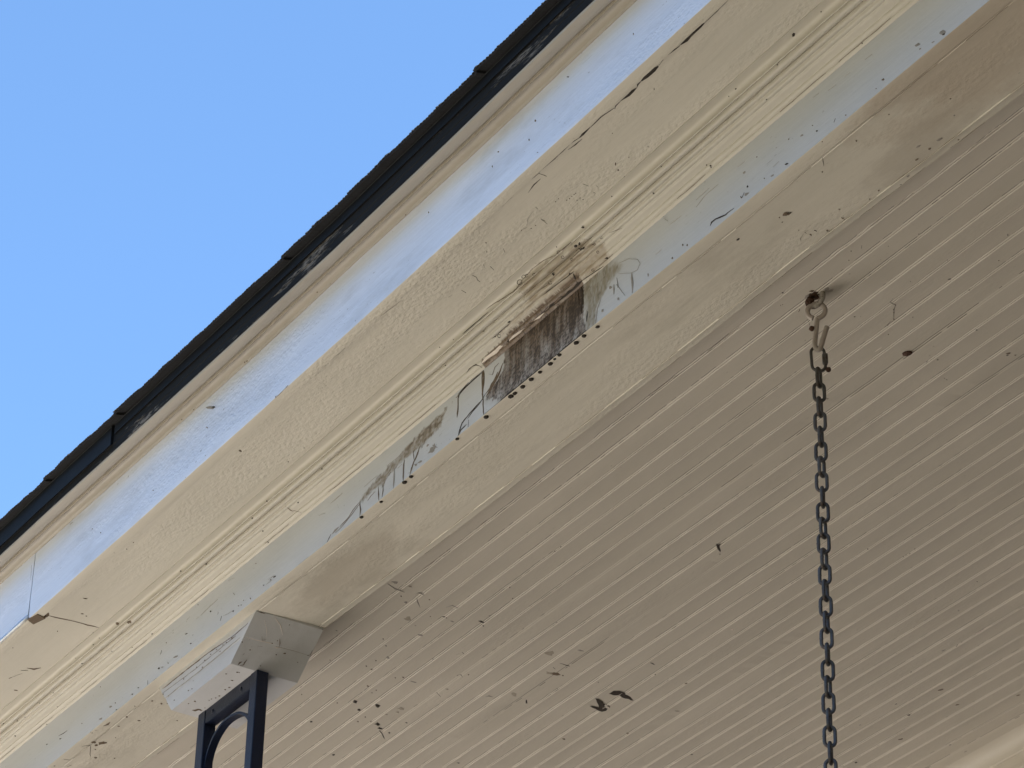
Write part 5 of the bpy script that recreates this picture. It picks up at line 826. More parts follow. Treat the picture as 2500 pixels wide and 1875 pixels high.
  [0, 1, 21132, 404, 7, -2, 8, 0, 6, 3, 2, 4, -3, 3, -6, 2, -7, 0, -8, -3, -4, -5, 0, -4, 6, -4],
 ],
 'cap_front': [
  [1, 3, -40723, 265, 4, 4, -130, -1, -115, 14, -259, -1, -248, 10, -387, 1, -367, 21, -496, -1, -476, 19, -596, 8, -578, 25, -705, 6, -690, 21, -812, 9, -793, 26, -913, 16, -904, 25, -1031, 7, -1012, 26, -1134, 14, -1126, 22, -1248, 10, -1226, 30, -1352, 15, -1336, 32, -1464, 16, -1454, 27, -1581, 14, -1572, 22, -1697, 12, -1680, 28, -1812, 11, -1798, 25, -1929, 8, -1911, 26, -2042, 11, -2034, 18, -2165, 3, -2144, 23, -2274, 9, -2260, 22, -2391, 9, -2377, 22, -2506, 10, -2501, 15],
  [1, 1, -40869, 171, 4, 4, -116, -9, -97, 10, -218, -2, -209, 6, -324, 0, -321, 3],
  [1, 3, -41193, 171, 3, 3, -116, -3, -107, 5, -226, -1, -210, 14, -337, 1, -322, 15, -449, 2, -442, 9, -563, 2, -548, 17, -678, 2, -660, 19, -786, 7, -778, 15, -900, 9, -892, 16, -1017, 6, -999, 23, -1129, 3, -1112, 20, -1240, 2, -1234, 8, -1354, -2, -1339, 13, -1474, -12, -1457, 5, -1582, -9, -1573, -1, -1702, -18, -1687, -3, -1812, -17, -1804, -9, -1934, -28, -1919, -12, -2047, -28, -2035, -16, -2160, -28, -2157, -26],
  [1, 1, -40486, 119, 3, 4, -100, 6, -93, 13, -208, 3, -196, 15, -314, 4, -295, 23, -411, 13, -399, 25, -534, 8, -523, 19, -656, 3, -648, 12, -784, -8, -771, 6, -913, -18, -898, -2, -1047, -33, -1030, -15, -1176, -43, -1151, -17, -1296, -43, -1289, -35, -1424, -50, -1412, -38, -1533, -51, -1524, -43, -1646, -55, -1619, -30, -1754, -55, -1734, -36, -1869, -61, -1849, -41, -1980, -63, -1956, -39, -2083, -57, -2076, -50, -2202, -65, -2176, -40, -2306, -59, -2292, -46, -2422, -64, -2401, -44, -2533, -64, -2517, -48, -2644, -64, -2620, -42, -2748, -57, -2735, -44, -2860, -57, -2857, -54],
  [0, 1, -41376, 226, 17, 1, 25, 7, 16, 9, 5, 8, -5, 6, -17, 2, -20, -4, -21, -9, -15, -12, 0, -9, 14, -5],
  [0, 1, -41504, 141, 17, 1, 27, 8, 21, 12, 6, 10, -5, 5, -13, 2, -26, -4, -25, -10, -14, -11, -1, -8, 12, -4],
  [0, 1, -41102, 129, 15, 1, 23, 7, 22, 13, 5, 8, -6, 8, -20, 2, -24, -4, -18, -7, -10, -8, 0, -9, 15, -5],
  [0, 1, -41174, 159, 24, 2, 20, 6, 19, 11, 7, 12, -6, 7, -19, 2, -20, -3, -17, -6, -9, -7, 0, -9, 13, -5],
  [0, 1, -41291, 151, 15, 0, 16, 4, 15, 8, 6, 8, -7, 7, -13, 1, -23, -5, -21, -9, -11, -10, 0, -11, 12, -5],
  [0, 1, -41003, 151, 20, 1, 24, 7, 16, 9, 5, 8, -8, 9, -19, 2, -22, -4, -20, -8, -13, -11, 0, -7, 9, -3],
  [0, 1, -41954, 258, 21, 1, 28, 8, 13, 7, 8, 13, -6, 6, -22, 2, -26, -5, -18, -7, -10, -8, 0, -11, 15, -6],
  [0, 1, -42596, 196, 24, 2, 24, 7, 18, 10, 8, 12, -8, 8, -21, 2, -20, -3, -26, -10, -17, -13, -1, -9, 8, -3],
  [0, 1, -42391, 485, 17, 1, 25, 7, 17, 9, 8, 12, -7, 7, -19, 2, -18, -3, -21, -8, -14, -11, 0, -11, 15, -6],
  [0, 1, -42269, 504, 17, 1, 22, 7, 22, 12, 5, 8, -5, 5, -14, 2, -26, -4, -19, -7, -15, -11, -1, -10, 14, -5],
  [0, 1, -42875, 451, 15, 1, 26, 7, 21, 11, 8, 11, -7, 9, -20, 2, -24, -4, -26, -10, -13, -10, 0, -7, 11, -4],
  [0, 1, -43123, 412, 26, 1, 21, 6, 18, 9, 8, 12, -7, 8, -20, 2, -23, -4, -22, -8, -10, -8, 0, -7, 10, -4],
  [0, 1, -43104, 286, 22, 1, 24, 7, 14, 7, 8, 11, -5, 5, -16, 2, -16, -3, -21, -8, -10, -8, 0, -11, 11, -4],
  [0, 1, -43306, 173, 26, 1, 23, 6, 17, 9, 9, 12, -5, 6, -17, 2, -25, -4, -27, -11, -14, -12, 0, -6, 13, -4],
  [0, 1, -41699, 141, 26, 1, 27, 8, 16, 9, 6, 8, -5, 6, -19, 2, -17, -3, -25, -10, -10, -9, 0, -10, 14, -5],
  [0, 1, -41890, 162, 17, 1, 22, 7, 18, 11, 5, 9, -7, 7, -19, 2, -29, -5, -18, -7, -10, -8, -1, -8, 12, -4],
  [0, 1, -42164, 171, 20, 1, 28, 8, 14, 7, 7, 9, -6, 6, -14, 1, -22, -4, -20, -9, -12, -10, 0, -11, 15, -6],
 ],
 'cap_bottom': [
  [0, 1, -41182, 20351, 15, 23, 1, 16, -9, 14, -22, 8, -15, -3, -12, -10, -5, -14, 5, -22, 14, -11, 19, 0, 14, 8],
  [0, 1, -41164, 20377, 6, 9, -1, 12, -8, 8, -13, 4, -12, -2, -8, -6, -3, -8, 3, -8, 6, -5, 10, -2, 7, 2],
  [0, 1, -41471, 20418, 8, 13, 4, 23, -8, 17, -18, 5, -16, -5, -15, -14, -9, -19, 2, -19, 9, -8, 16, 1, 17, 12],
  [0, 1, -41711, 20497, 13, 20, 0, 17, -7, 10, -17, 6, -24, -5, -13, -11, -7, -19, 4, -13, 12, -9, 21, -1, 14, 7],
  [0, 1, -41816, 20481, 7, 10, -3, 14, -11, 11, -20, 8, -21, -1, -10, -7, -3, -15, 8, -16, 16, -11, 19, -4, 16, 5],
  [0, 1, -42061, 20508, 10, 14, 1, 15, -7, 10, -15, 5, -17, -3, -11, -10, -5, -17, 4, -12, 13, -9, 17, -2, 16, 7],
  [0, 1, -42155, 20494, 5, 7, -2, 13, -7, 8, -14, 5, -14, -1, -11, -8, -3, -14, 7, -15, 10, -7, 18, -3, 12, 4],
  [0, 1, -42227, 20455, 8, 11, 0, 10, -10, 13, -12, 5, -13, -1, -9, -7, -3, -10, 5, -11, 11, -7, 16, -2, 13, 5],
  [0, 1, -42288, 20446, 5, 8, -2, 11, -9, 10, -10, 4, -12, 0, -8, -5, -2, -9, 4, -8, 7, -5, 13, -2, 10, 3],
  [0, 1, -42451, 20284, 9, 12, -1, 18, -8, 10, -21, 8, -23, -3, -18, -14, -3, -12, 7, -17, 18, -12, 15, -2, 18, 7],
  [0, 1, -42575, 20235, 4, 7, -2, 9, -7, 7, -12, 5, -17, 0, -10, -6, -2, -11, 8, -13, 9, -6, 17, -3, 15, 4],
  [0, 1, -42564, 20519, 6, 9, -1, 9, -6, 7, -10, 4, -11, -1, -7, -5, -3, -10, 4, -10, 8, -5, 9, -1, 10, 4],
  [0, 1, -42675, 20505, 15, 21, 2, 23, -11, 17, -23, 7, -25, -7, -17, -16, -10, -24, 4, -21, 13, -10, 16, 0, 18, 10],
  [0, 1, -41326, 20235, 8, 12, -1, 14, -8, 9, -14, 5, -11, -2, -12, -9, -4, -12, 5, -15, 14, -10, 11, -2, 17, 6],
  [1, 1, -42759, 20393, 8, -4, -7, 57, 46, 27, 50, 80, 101, 48, 106, 101, 114, 96],
 ],
 'ceiling': [
  [0, 0, -43222, 2240, -2, 34, -21, 33, -66, 55, -62, 23, -52, -13, -14, -43, 16, -41, 52, -57, 46, -26, 39, -4, 24, 21],
  [0, 0, -43502, 2469, -3, 42, -19, 33, -38, 33, -40, 14, -34, -12, -8, -28, 13, -36, 32, -38, 37, -22, 41, -2, 12, 13],
  [0, 0, -43237, 2681, -2, 36, -21, 34, -53, 44, -79, 29, -48, -11, -15, -44, 30, -78, 64, -71, 51, -29, 41, -4, 31, 27],
  [0, 0, -44244, 1977, -2, 21, -22, 34, -20, 16, -30, 10, -29, -8, -5, -17, 8, -21, 34, -36, 25, -14, 41, -4, 18, 16],
  [0, 0, -43929, 3064, -5, 62, -36, 55, -54, 44, -45, 16, -25, -6, -18, -51, 15, -39, 29, -32, 81, -48, 53, -7, 30, 25],
  [0, 0, -44063, 3191, -5, 57, -29, 54, -29, 27, -31, 11, -31, -14, -9, -39, 11, -33, 25, -31, 39, -24, 20, 0, 23, 31],
  [0, 0, -44176, 3443, -2, 23, -14, 18, -34, 25, -36, 14, -15, -1, -7, -14, 15, -31, 26, -25, 42, -24, 23, -5, 25, 12],
  [0, 0, -43683, 3484, -3, 32, -19, 33, -15, 13, -25, 8, -11, -5, -6, -22, 7, -22, 18, -23, 24, -15, 17, -1, 11, 13],
  [0, 0, -45377, 3049, -2, 28, -12, 21, -30, 26, -41, 14, -25, -10, -8, -33, 8, -21, 29, -34, 24, -14, 37, -2, 15, 16],
  [0, 0, -39759, 1832, -1, 31, -13, 33, -11, 12, -11, 3, -15, -14, -5, -29, 5, -26, 8, -13, 10, -7, 19, 4, 10, 20],
  [0, 1, -39779, 1896, 0, 10, -8, 15, -15, 13, -7, 2, -11, -4, -4, -14, 6, -18, 14, -17, 12, -8, 13, -1, 4, 4],
  [0, 0, -39696, 2486, -3, 60, -23, 56, -29, 32, -20, 6, -17, -13, -7, -38, 16, -70, 26, -43, 45, -32, 21, 3, 13, 24],
  [0, 0, -39818, 2601, 0, 14, -8, 16, -20, 20, -14, 5, -10, -5, -4, -19, 6, -20, 18, -26, 20, -14, 20, 0, 8, 10],
  [0, 0, -42128, 4880, -2, 19, -21, 27, -50, 38, -52, 23, -29, 2, -9, -14, 7, -15, 38, -37, 41, -24, 31, -8, 13, 5],
  [0, 0, -42195, 4923, -2, 22, -23, 34, -24, 20, -26, 11, -24, -2, -8, -18, 6, -15, 16, -17, 29, -18, 35, -8, 15, 9],
  [0, 0, -44904, 5258, -2, 19, -9, 25, -11, 15, -18, 4, -7, -11, -2, -41, 6, -26, 9, -19, 9, -7, 12, 7, 6, 24],
  [0, 1, -43728, 2714, -2, 19, -16, 22, -23, 17, -14, 6, -24, -2, -4, -9, 6, -13, 13, -13, 26, -14, 24, -5, 10, 6],
  [0, 1, -43862, 2901, -1, 12, -7, 10, -20, 16, -23, 9, -10, -2, -4, -9, 8, -21, 18, -20, 13, -7, 24, -3, 11, 10],
  [0, 1, -42120, 2349, -1, 15, -9, 13, -24, 19, -17, 7, -15, -1, -6, -13, 8, -18, 10, -10, 12, -7, 12, -2, 6, 4],
  [0, 1, -43388, 1986, -1, 17, -11, 16, -17, 13, -16, 6, -13, -2, -4, -9, 8, -17, 14, -14, 26, -14, 22, -4, 13, 7],
  [0, 1, -43296, 1268, -1, 15, -7, 11, -16, 12, -24, 9, -11, -1, -4, -10, 5, -10, 20, -18, 16, -8, 15, -2, 12, 7],
  [0, 1, -40866, 1388, 0, 10, -5, 10, -15, 13, -16, 5, -8, -3, -3, -12, 7, -23, 19, -23, 24, -15, 20, -1, 5, 6],
  [0, 1, -44538, 3288, 0, 9, -11, 13, -10, 8, -24, 10, -11, 1, -6, -9, 8, -14, 13, -11, 17, -9, 17, -4, 8, 3],
  [0, 0, -41073, 1562, -1, 10, -8, 18, -10, 10, -10, 2, -12, -10, -4, -20, 4, -19, 6, -10, 16, -11, 9, 1, 4, 8],
  [0, 1, -39832, 1629, 0, 12, -10, 16, -9, 8, -13, 5, -12, -1, -3, -7, 4, -9, 7, -7, 8, -4, 16, -2, 9, 6],
  [0, 3, -39531, 1008, -1, 23, -19, 39, -20, 19, -35, 11, -19, -10, -8, -32, 10, -36, 14, -20, 31, -20, 29, 1, 8, 11],
  [0, 3, -38957, 483, -2, 35, -16, 46, -37, 46, -46, 10, -22, -25, -10, -69, 13, -72, 20, -40, 30, -22, 37, 14, 15, 41],
  [0, 1, -39356, 820, -1, 16, -11, 21, -11, 9, -16, 5, -12, -5, -4, -14, 6, -21, 10, -13, 16, -10, 14, -1, 5, 6],
  [0, 3, -41466, 1819, -3, 42, -33, 54, -40, 33, -37, 13, -26, -7, -9, -26, 11, -34, 25, -29, 56, -34, 31, -3, 14, 13],
  [0, 1, -41645, 1707, -1, 17, -7, 10, -18, 14, -23, 9, -21, -2, -5, -9, 4, -10, 25, -24, 12, -7, 18, -3, 11, 7],
  [0, 1, -41891, 1671, -2, 21, -9, 15, -13, 11, -14, 5, -12, -2, -3, -8, 8, -22, 14, -16, 22, -12, 13, -1, 10, 9],
  [0, 1, -41973, 1816, -1, 24, -6, 14, -18, 18, -11, 3, -11, -7, -4, -20, 5, -17, 15, -22, 13, -8, 11, 1, 9, 15],
  [0, 1, -41905, 1012, -1, 13, -5, 8, -9, 7, -14, 4, -9, -3, -2, -6, 6, -17, 9, -11, 18, -11, 10, -1, 4, 4],
  [0, 3, -42151, 2703, -4, 60, -21, 78, -31, 50, -23, 2, -11, -26, -2, -60, 8, -51, 18, -44, 13, -11, 11, 9, 12, 67],
  [0, 1, -39298, 1295, -1, 17, -5, 12, -13, 12, -7, 2, -12, -6, -3, -13, 5, -18, 9, -13, 12, -7, 14, 0, 5, 7],
  [0, 3, -40865, 537, -1, 19, -7, 19, -23, 27, -13, 3, -7, -9, -3, -28, 4, -21, 13, -24, 22, -15, 11, 4, 7, 20],
  [0, 1, -42583, 2099, -2, 27, -18, 30, -29, 24, -13, 5, -24, -7, -6, -17, 5, -15, 26, -30, 15, -9, 29, -3, 6, 6],
  [0, 1, -42683, 2318, -1, 9, -8, 15, -14, 13, -15, 5, -13, -6, -2, -8, 6, -20, 9, -13, 20, -12, 14, 0, 8, 10],
  [0, 1, -42796, 2303, -1, 8, -12, 19, -11, 9, -10, 4, -9, -3, -4, -12, 4, -11, 11, -13, 15, -9, 9, -1, 4, 5],
  [0, 1, -42052, 2456, -1, 20, -10, 26, -15, 18, -10, 3, -11, -11, -3, -25, 6, -27, 8, -14, 8, -6, 17, 5, 7, 18],
  [0, 3, -40508, 1854, -2, 41, -20, 62, -27, 35, -29, 5, -16, -22, -6, -54, 9, -48, 19, -39, 22, -17, 27, 12, 15, 49],
  [0, 3, -39446, 2487, -1, 24, -6, 18, -12, 16, -20, 6, -10, -10, -2, -13, 8, -38, 13, -23, 10, -7, 18, 5, 8, 20],
  [0, 3, -39860, 2049, -2, 44, -16, 44, -25, 31, -28, 8, -13, -12, -6, -36, 8, -34, 20, -33, 16, -11, 21, 5, 7, 14],
  [0, 1, -41558, 3397, -1, 20, -9, 14, -22, 18, -29, 12, -21, -1, -7, -14, 7, -16, 11, -11, 33, -19, 17, -3, 16, 9],
  [0, 1, -41236, 2529, -1, 11, -8, 13, -13, 11, -14, 5, -12, -4, -4, -11, 3, -10, 11, -13, 8, -5, 15, -1, 4, 5],
  [0, 1, -38425, 2211, 0, 12, -10, 18, -12, 11, -21, 8, -15, -4, -3, -9, 5, -15, 15, -19, 17, -10, 17, -2, 7, 6],
  [0, 1, -38754, 2471, -1, 15, -8, 17, -16, 16, -11, 4, -12, -5, -3, -8, 3, -12, 7, -10, 17, -11, 7, 1, 5, 7],
  [0, 1, -43944, 2697, -2, 20, -17, 28, -26, 22, -16, 6, -15, -4, -6, -19, 6, -15, 13, -14, 31, -18, 12, -1, 7, 7],
  [0, 2, -40034, 1350, 0, 48, -54, 96, -64, 56, -76, 29, -64, -11, -31, -65, 13, -45, 45, -54, 73, -45, 82, -11, 31, 23],
  [0, 2, -43199, 3095, -1, 60, -39, 76, -40, 37, -58, 21, -33, -10, -24, -68, 11, -43, 37, -48, 72, -46, 47, -3, 37, 38],
  [0, 2, -41977, 4539, 0, 56, -70, 113, -90, 76, -82, 35, -53, -4, -26, -47, 32, -93, 82, -94, 107, -69, 85, -20, 67, 36],
  [0, 2, -42202, 3384, 0, 35, -18, 43, -40, 43, -39, 13, -24, -13, -11, -40, 11, -51, 21, -32, 30, -21, 36, 1, 16, 21],
  [0, 2, -39001, 774, 1, 29, -15, 36, -17, 18, -23, 7, -31, -15, -7, -22, 9, -45, 13, -20, 24, -16, 26, 1, 14, 17],
  [0, 2, -43502, 2987, -1, 33, -22, 38, -22, 19, -20, 7, -29, -7, -10, -24, 8, -28, 14, -18, 17, -11, 30, -4, 17, 14],
  [0, 2, -40224, 1592, 0, 16, -8, 16, -12, 12, -15, 6, -12, -3, -5, -14, 4, -16, 11, -14, 13, -8, 18, -1, 13, 12],
  [0, 2, -43352, 3117, -1, 26, -20, 45, -30, 31, -23, 8, -16, -8, -10, -36, 6, -26, 15, -23, 19, -13, 32, 2, 13, 19],
  [1, 0, -44146, 3225, 6, -1, -116, 121, -87, 122, -242, 220, -213, 226, -290, 279, -282, 279],
  [1, 3, -39054, 400, 12, -3, -130, 198, -85, 184, -143, 299, -109, 285, -164, 401, -155, 397],
  [1, 3, -39229, 999, 6, -5, 67, 11, 90, -4, 54, 78, 92, 63, 33, 144, 40, 142],
  [1, 3, -39323, 1077, 5, 4, -140, 92, -114, 103, -287, 237, -282, 238],
  [1, 3, -39451, 1684, 5, -4, 97, 56, 122, 42, 65, 173, 59, 190, -75, 122, -79, 125],
  [1, 3, -41661, 3230, 7, -4, 42, 54, 68, 42, -24, 136, -19, 135],
  [1, 3, -42252, 4157, 9, -8, 43, 28, 84, 2, 50, 106, 59, 102],
  [1, 3, -42389, 3291, 7, -1, -128, 159, -117, 157],
  [1, 3, -40818, 2819, 7, -1, -60, 77, -51, 76],
  [1, 3, -40940, 2789, 7, -4, 43, 27, 47, 24],
  [2, 0, -35847, 4288, -20, 58, 24, 70, -48, 97, -99, 136, -170, 209, -230, 241, -191, 185, -148, 127, -84, 67],
  [2, 0, -41592, 5901, -8, 64, -49, 145, -75, 198, -135, 250, -156, 300, -226, 329, -279, 400, -300, 450, -385, 477, -449, 436, -438, 362, -389, 261, -366, 183, -319, 98, -298, 150, -307, 228, -314, 280, -230, 218, -143, 130, -63, 60],
  [2, 0, -41347, 6010, 63, 6, 129, 3, 137, 57, 164, 92, 152, 160, 127, 230, 78, 275, 63, 339, 27, 417, -28, 479, -84, 558, -98, 508, -60, 434, -70, 375, -49, 295, 2, 219, -5, 170, -26, 118, -11, 55],
  [0, 1, -41781, 6289, 6, 14, -3, 17, -10, 13, -17, 9, -13, -1, -7, -8, 0, -11, 8, -17, 12, -10, 12, -3, 9, 4],
  [0, 1, -41827, 6344, 5, 12, -4, 12, -14, 16, -18, 10, -16, 0, -7, -7, 0, -17, 9, -16, 17, -14, 19, -6, 10, 3],
  [0, 1, -41749, 6232, 3, 8, -3, 13, -7, 8, -8, 4, -7, -1, -6, -7, -1, -9, 6, -13, 6, -6, 9, -2, 9, 4],
  [0, 1, -41879, 6247, 4, 11, -5, 17, -13, 14, -19, 10, -18, 0, -10, -9, 0, -14, 7, -14, 14, -11, 12, -4, 10, 3],
  [1, 0, -40012, 5929, 10, -5, -33, 68, 4, 52, -42, 116, -34, 113],
  [1, 0, -40604, 4553, 6, -3, -6, 47, 15, 36, -18, 96, 9, 84, -37, 143, -3, 126, -40, 181, -1, 162, -35, 216, -28, 212],
  [1, 0, -40779, 4529, 15, -3, -53, 85, -44, 82],
  [1, 0, -41806, 6270, 6, -4, -15, 46, 35, 15, 14, 65, 18, 62],
  [1, 4, -41443, 6194, 4, -4, 102, 22, 126, -4, 206, 11, 210, 7],
  [1, 4, -41940, 6270, 3, -3, 63, 15, 81, -4, 124, 7, 129, 2],
  [0, 1, -41001, 4711, 8, 118, -16, 91, -38, 67, -43, 10, -32, -41, -24, -110, 4, -95, 23, -74, 69, -65, 68, 32, 31, 78],
  [0, 2, -40993, 4619, 8, 111, -15, 69, -28, 42, -58, 17, -67, -65, -15, -59, 7, -108, 47, -120, 30, -26, 59, 17, 29, 58],
  [0, 1, -43297, 6382, 2, 38, -20, 46, -37, 39, -39, 16, -16, -5, -12, -29, 7, -37, 18, -28, 22, -17, 28, -4, 16, 15],
  [0, 3, -40029, 4579, 5, 62, -21, 96, -23, 36, -49, 15, -21, -20, -18, -69, 5, -68, 22, -55, 35, -30, 24, 6, 18, 34],
  [0, 2, -40308, 4161, 7, 85, -24, 72, -83, 100, -86, 33, -67, -31, -32, -89, 10, -69, 28, -51, 45, -33, 94, 1, 46, 54],
  [0, 1, -40496, 6977, 3, 32, -9, 23, -19, 20, -27, 13, -25, -5, -8, -17, 5, -26, 15, -23, 18, -14, 30, -5, 20, 15],
  [0, 0, -43061, 8897, 2, 26, -4, 19, -18, 27, -15, 6, -15, -13, -5, -21, 2, -18, 14, -31, 10, -9, 21, 3, 7, 12],
  [0, 1, -41012, 5572, 0, 10, -4, 8, -10, 9, -16, 7, -8, -2, -4, -7, 2, -9, 5, -9, 14, -11, 10, -2, 10, 7],
  [0, 1, -37055, 2151, 1, 13, -8, 15, -20, 18, -23, 11, -11, 0, -7, -10, 4, -15, 8, -10, 20, -13, 9, -2, 11, 5],
  [0, 1, -39251, 3604, 1, 16, -7, 15, -14, 13, -15, 6, -10, -2, -3, -6, 2, -12, 8, -12, 16, -12, 17, -3, 11, 8],
  [0, 1, -36888, 2149, 1, 10, -8, 18, -14, 15, -7, 3, -10, -2, -3, -5, 1, -7, 8, -11, 14, -9, 8, -1, 6, 5],
  [0, 1, -42680, 7281, 1, 23, -10, 28, -12, 14, -14, 6, -9, -3, -6, -16, 6, -37, 10, -18, 25, -19, 22, -1, 16, 18],
  [0, 2, -41539, 7523, 4, 66, -5, 30, -14, 28, -26, 6, -19, -28, -12, -61, 1, -31, 16, -56, 17, -18, 24, 13, 15, 40],
  [0, 1, -36140, 4566, 1, 8, -8, 13, -8, 7, -22, 12, -17, 2, -6, -7, 4, -14, 14, -17, 15, -11, 11, -5, 11, 2],
  [0, 1, -40383, 6281, 2, 18, -9, 20, -15, 17, -10, 5, -9, -1, -4, -8, 3, -15, 14, -20, 16, -11, 14, -3, 8, 6],
  [0, 1, -40992, 4864, 1, 12, -9, 17, -29, 28, -32, 15, -21, -2, -9, -15, 5, -16, 10, -13, 14, -9, 13, -3, 11, 5],
  [0, 1, -41492, 5073, 1, 14, -8, 14, -9, 9, -9, 4, -6, 0, -2, -4, 2, -8, 9, -11, 10, -7, 10, -3, 9, 4],
  [0, 4, -38392, 6420, 2, 22, -8, 25, -28, 36, -21, 9, -25, -11, -8, -23, 5, -45, 10, -20, 20, -17, 34, -2, 14, 16],
  [0, 3, -37719, 10214, 50, 28, 20, 26, -1, 21, -27, 17, -45, 0, -31, -12, -38, -32, -11, -32, 15, -24, 48, -12, 66, 12],
  [0, 1, -39059, 11243, 49, 27, 28, 30, 4, 37, -33, 18, -51, -5, -62, -25, -39, -30, -23, -41, 13, -26, 52, -8, 47, 12],
  [0, 1, -39470, 11938, 21, 12, 23, 31, -2, 24, -26, 17, -40, 1, -43, -15, -23, -19, -11, -31, 13, -20, 26, -7, 26, 5],
  [0, 0, -39852, 10904, 14, 8, 8, 13, -2, 13, -13, 9, -24, 2, -31, -10, -16, -15, -4, -18, 6, -8, 23, -7, 24, 3],
  [0, 0, -40162, 11427, 27, 15, 6, 19, -11, 27, -24, 19, -37, 9, -26, -5, -19, -22, 2, -30, 18, -22, 28, -13, 35, 0],
  [0, 1, -41102, 11982, 38, 20, 27, 39, -6, 37, -27, 18, -47, 3, -28, -9, -39, -34, -8, -32, 11, -15, 22, -7, 55, 7],
  [0, 0, -40979, 12998, 23, 13, 9, 17, -4, 15, -13, 9, -22, 3, -29, -8, -16, -14, -2, -10, 8, -11, 13, -5, 29, 2],
  [0, 1, -41103, 13463, 26, 0, 26, 0, 12, 0, 1, 0, -7, 0, -15, 0, -18, 0, -15, 0, -6, 0, 5, 0, 19, 0],
  [0, 1, -41135, 13463, 19, 0, 26, 0, 12, 0, 3, 0, -11, 0, -12, 0, -14, 0, -24, 0, -8, 0, 3, 0, 18, 0],
  [0, 1, -38731, 12672, 46, 25, 19, 22, 0, 29, -15, 9, -47, -1, -36, -13, -27, -22, -7, -16, 7, -13, 27, -7, 26, 5],
  [0, 1, -35348, 8984, 8, 5, 0, 13, -6, 10, -14, 12, -14, 6, -11, -1, -5, -9, 3, -11, 12, -14, 9, -6, 13, -2],
  [0, 1, -36343, 9419, 9, 6, 1, 8, -5, 10, -16, 14, -16, 5, -12, -2, -6, -8, 3, -15, 10, -13, 11, -6, 18, -2],
  [0, 1, -35078, 6596, 11, 7, 0, 14, -10, 17, -17, 14, -14, 6, -17, -2, -5, -10, 3, -9, 15, -17, 15, -9, 9, -1],
  [0, 0, -42287, 11917, 27, 15, 4, 17, -11, 23, -17, 13, -32, 9, -28, -5, -18, -21, 4, -32, 25, -29, 33, -16, 27, -2],
  [0, 3, -40848, 10893, 28, 15, 6, 14, -6, 17, -21, 15, -23, 4, -25, -7, -10, -11, 0, -15, 9, -11, 23, -9, 21, 1],
  [0, 1, -38648, 10274, 15, 8, 1, 11, -7, 12, -20, 16, -15, 5, -20, -3, -7, -11, 3, -12, 16, -19, 27, -16, 16, -3],
  [0, 4, -40148, 9937, 11, 6, -3, 16, -20, 27, -30, 26, -14, 7, -14, 0, -4, -13, 9, -17, 20, -20, 24, -16, 12, -3],
  [0, 1, -37002, 10284, 10, 0, 8, 8, -3, 10, -11, 11, -17, 9, -19, 3, -14, -5, -2, -7, 7, -13, 10, -8, 17, -7],
  [0, 1, -36937, 10266, 16, 0, 7, 6, -2, 10, -14, 14, -18, 9, -20, 4, -11, -4, -2, -8, 8, -13, 14, -11, 12, -4],
  [0, 1, -36895, 10279, 11, 0, 8, 9, -3, 12, -8, 8, -19, 10, -18, 4, -8, -2, -3, -12, 6, -9, 14, -10, 19, -7],
  [0, 1, -36848, 10291, 14, 0, 6, 6, -2, 11, -12, 12, -20, 11, -19, 4, -13, -5, -2, -11, 8, -11, 13, -10, 21, -8],
  [0, 1, -36784, 10284, 17, 0, 6, 5, -3, 12, -10, 10, -12, 6, -16, 2, -13, -5, -2, -10, 8, -14, 17, -13, 19, -8],
  [0, 1, -37494, 10310, 13, 1, 9, 9, -2, 9, -11, 12, -12, 7, -15, 3, -13, -4, -2, -11, 10, -15, 15, -11, 17, -6],
  [0, 1, -37441, 10289, 11, 0, 7, 6, -4, 13, -10, 10, -20, 10, -14, 2, -13, -5, -2, -8, 9, -15, 11, -9, 13, -5],
  [0, 1, -37323, 10276, 14, 1, 8, 8, -3, 13, -11, 11, -18, 10, -13, 3, -10, -3, -2, -7, 6, -9, 10, -7, 14, -5],
  [0, 1, -35083, 7293, 13, 1, 7, 7, -2, 9, -11, 11, -13, 7, -17, 3, -7, -2, -2, -10, 8, -13, 14, -9, 17, -5],
  [0, 1, -35016, 7296, 17, 1, 5, 5, -1, 7, -10, 10, -16, 8, -14, 2, -9, -4, -1, -8, 7, -10, 16, -11, 12, -4],
  [0, 1, -34952, 7316, 14, 0, 4, 4, -3, 11, -9, 8, -18, 8, -13, 1, -11, -4, -2, -9, 8, -14, 12, -9, 15, -5],
  [0, 1, -34786, 7281, 13, 1, 5, 6, -3, 13, -9, 10, -12, 6, -12, 2, -11, -4, -3, -10, 7, -11, 16, -11, 13, -4],
  [1, 4, -37027, 10275, 12, -13, 86, 56, 127, 6, 250, 37, 272, 9, 449, 48, 454, 43],
  [0, 0, -27967, 2449, 18, 18, 10, 20, -1, 16, -14, 7, -17, -5, -18, -14, -14, -19, -4, -16, 6, -12, 18, -1, 18, 9],
  [0, 1, -27969, 2446, 6, 5, -1, 13, -6, 10, -15, 12, -14, 4, -7, -3, -2, -7, 6, -16, 8, -9, 16, -9, 12, -1],
  [0, 1, -27583, 2100, 7, 6, 0, 8, -7, 12, -8, 7, -11, 3, -10, -4, -2, -8, 3, -9, 8, -8, 11, -6, 12, -1],
  [0, 1, -27302, 2739, 6, 7, 0, 8, -5, 10, -8, 6, -10, 2, -7, -3, -4, -9, 2, -8, 6, -7, 9, -5, 7, 1],
  [0, 1, -28234, 2008, 4, 3, 0, 7, -6, 10, -8, 6, -8, 2, -6, -2, -2, -7, 3, -8, 7, -8, 9, -5, 6, 0],
  [0, 0, -28900, 3677, 8, 9, 1, 18, -6, 13, -16, 13, -12, 3, -13, -5, -6, -11, 3, -16, 7, -9, 11, -5, 14, 2],
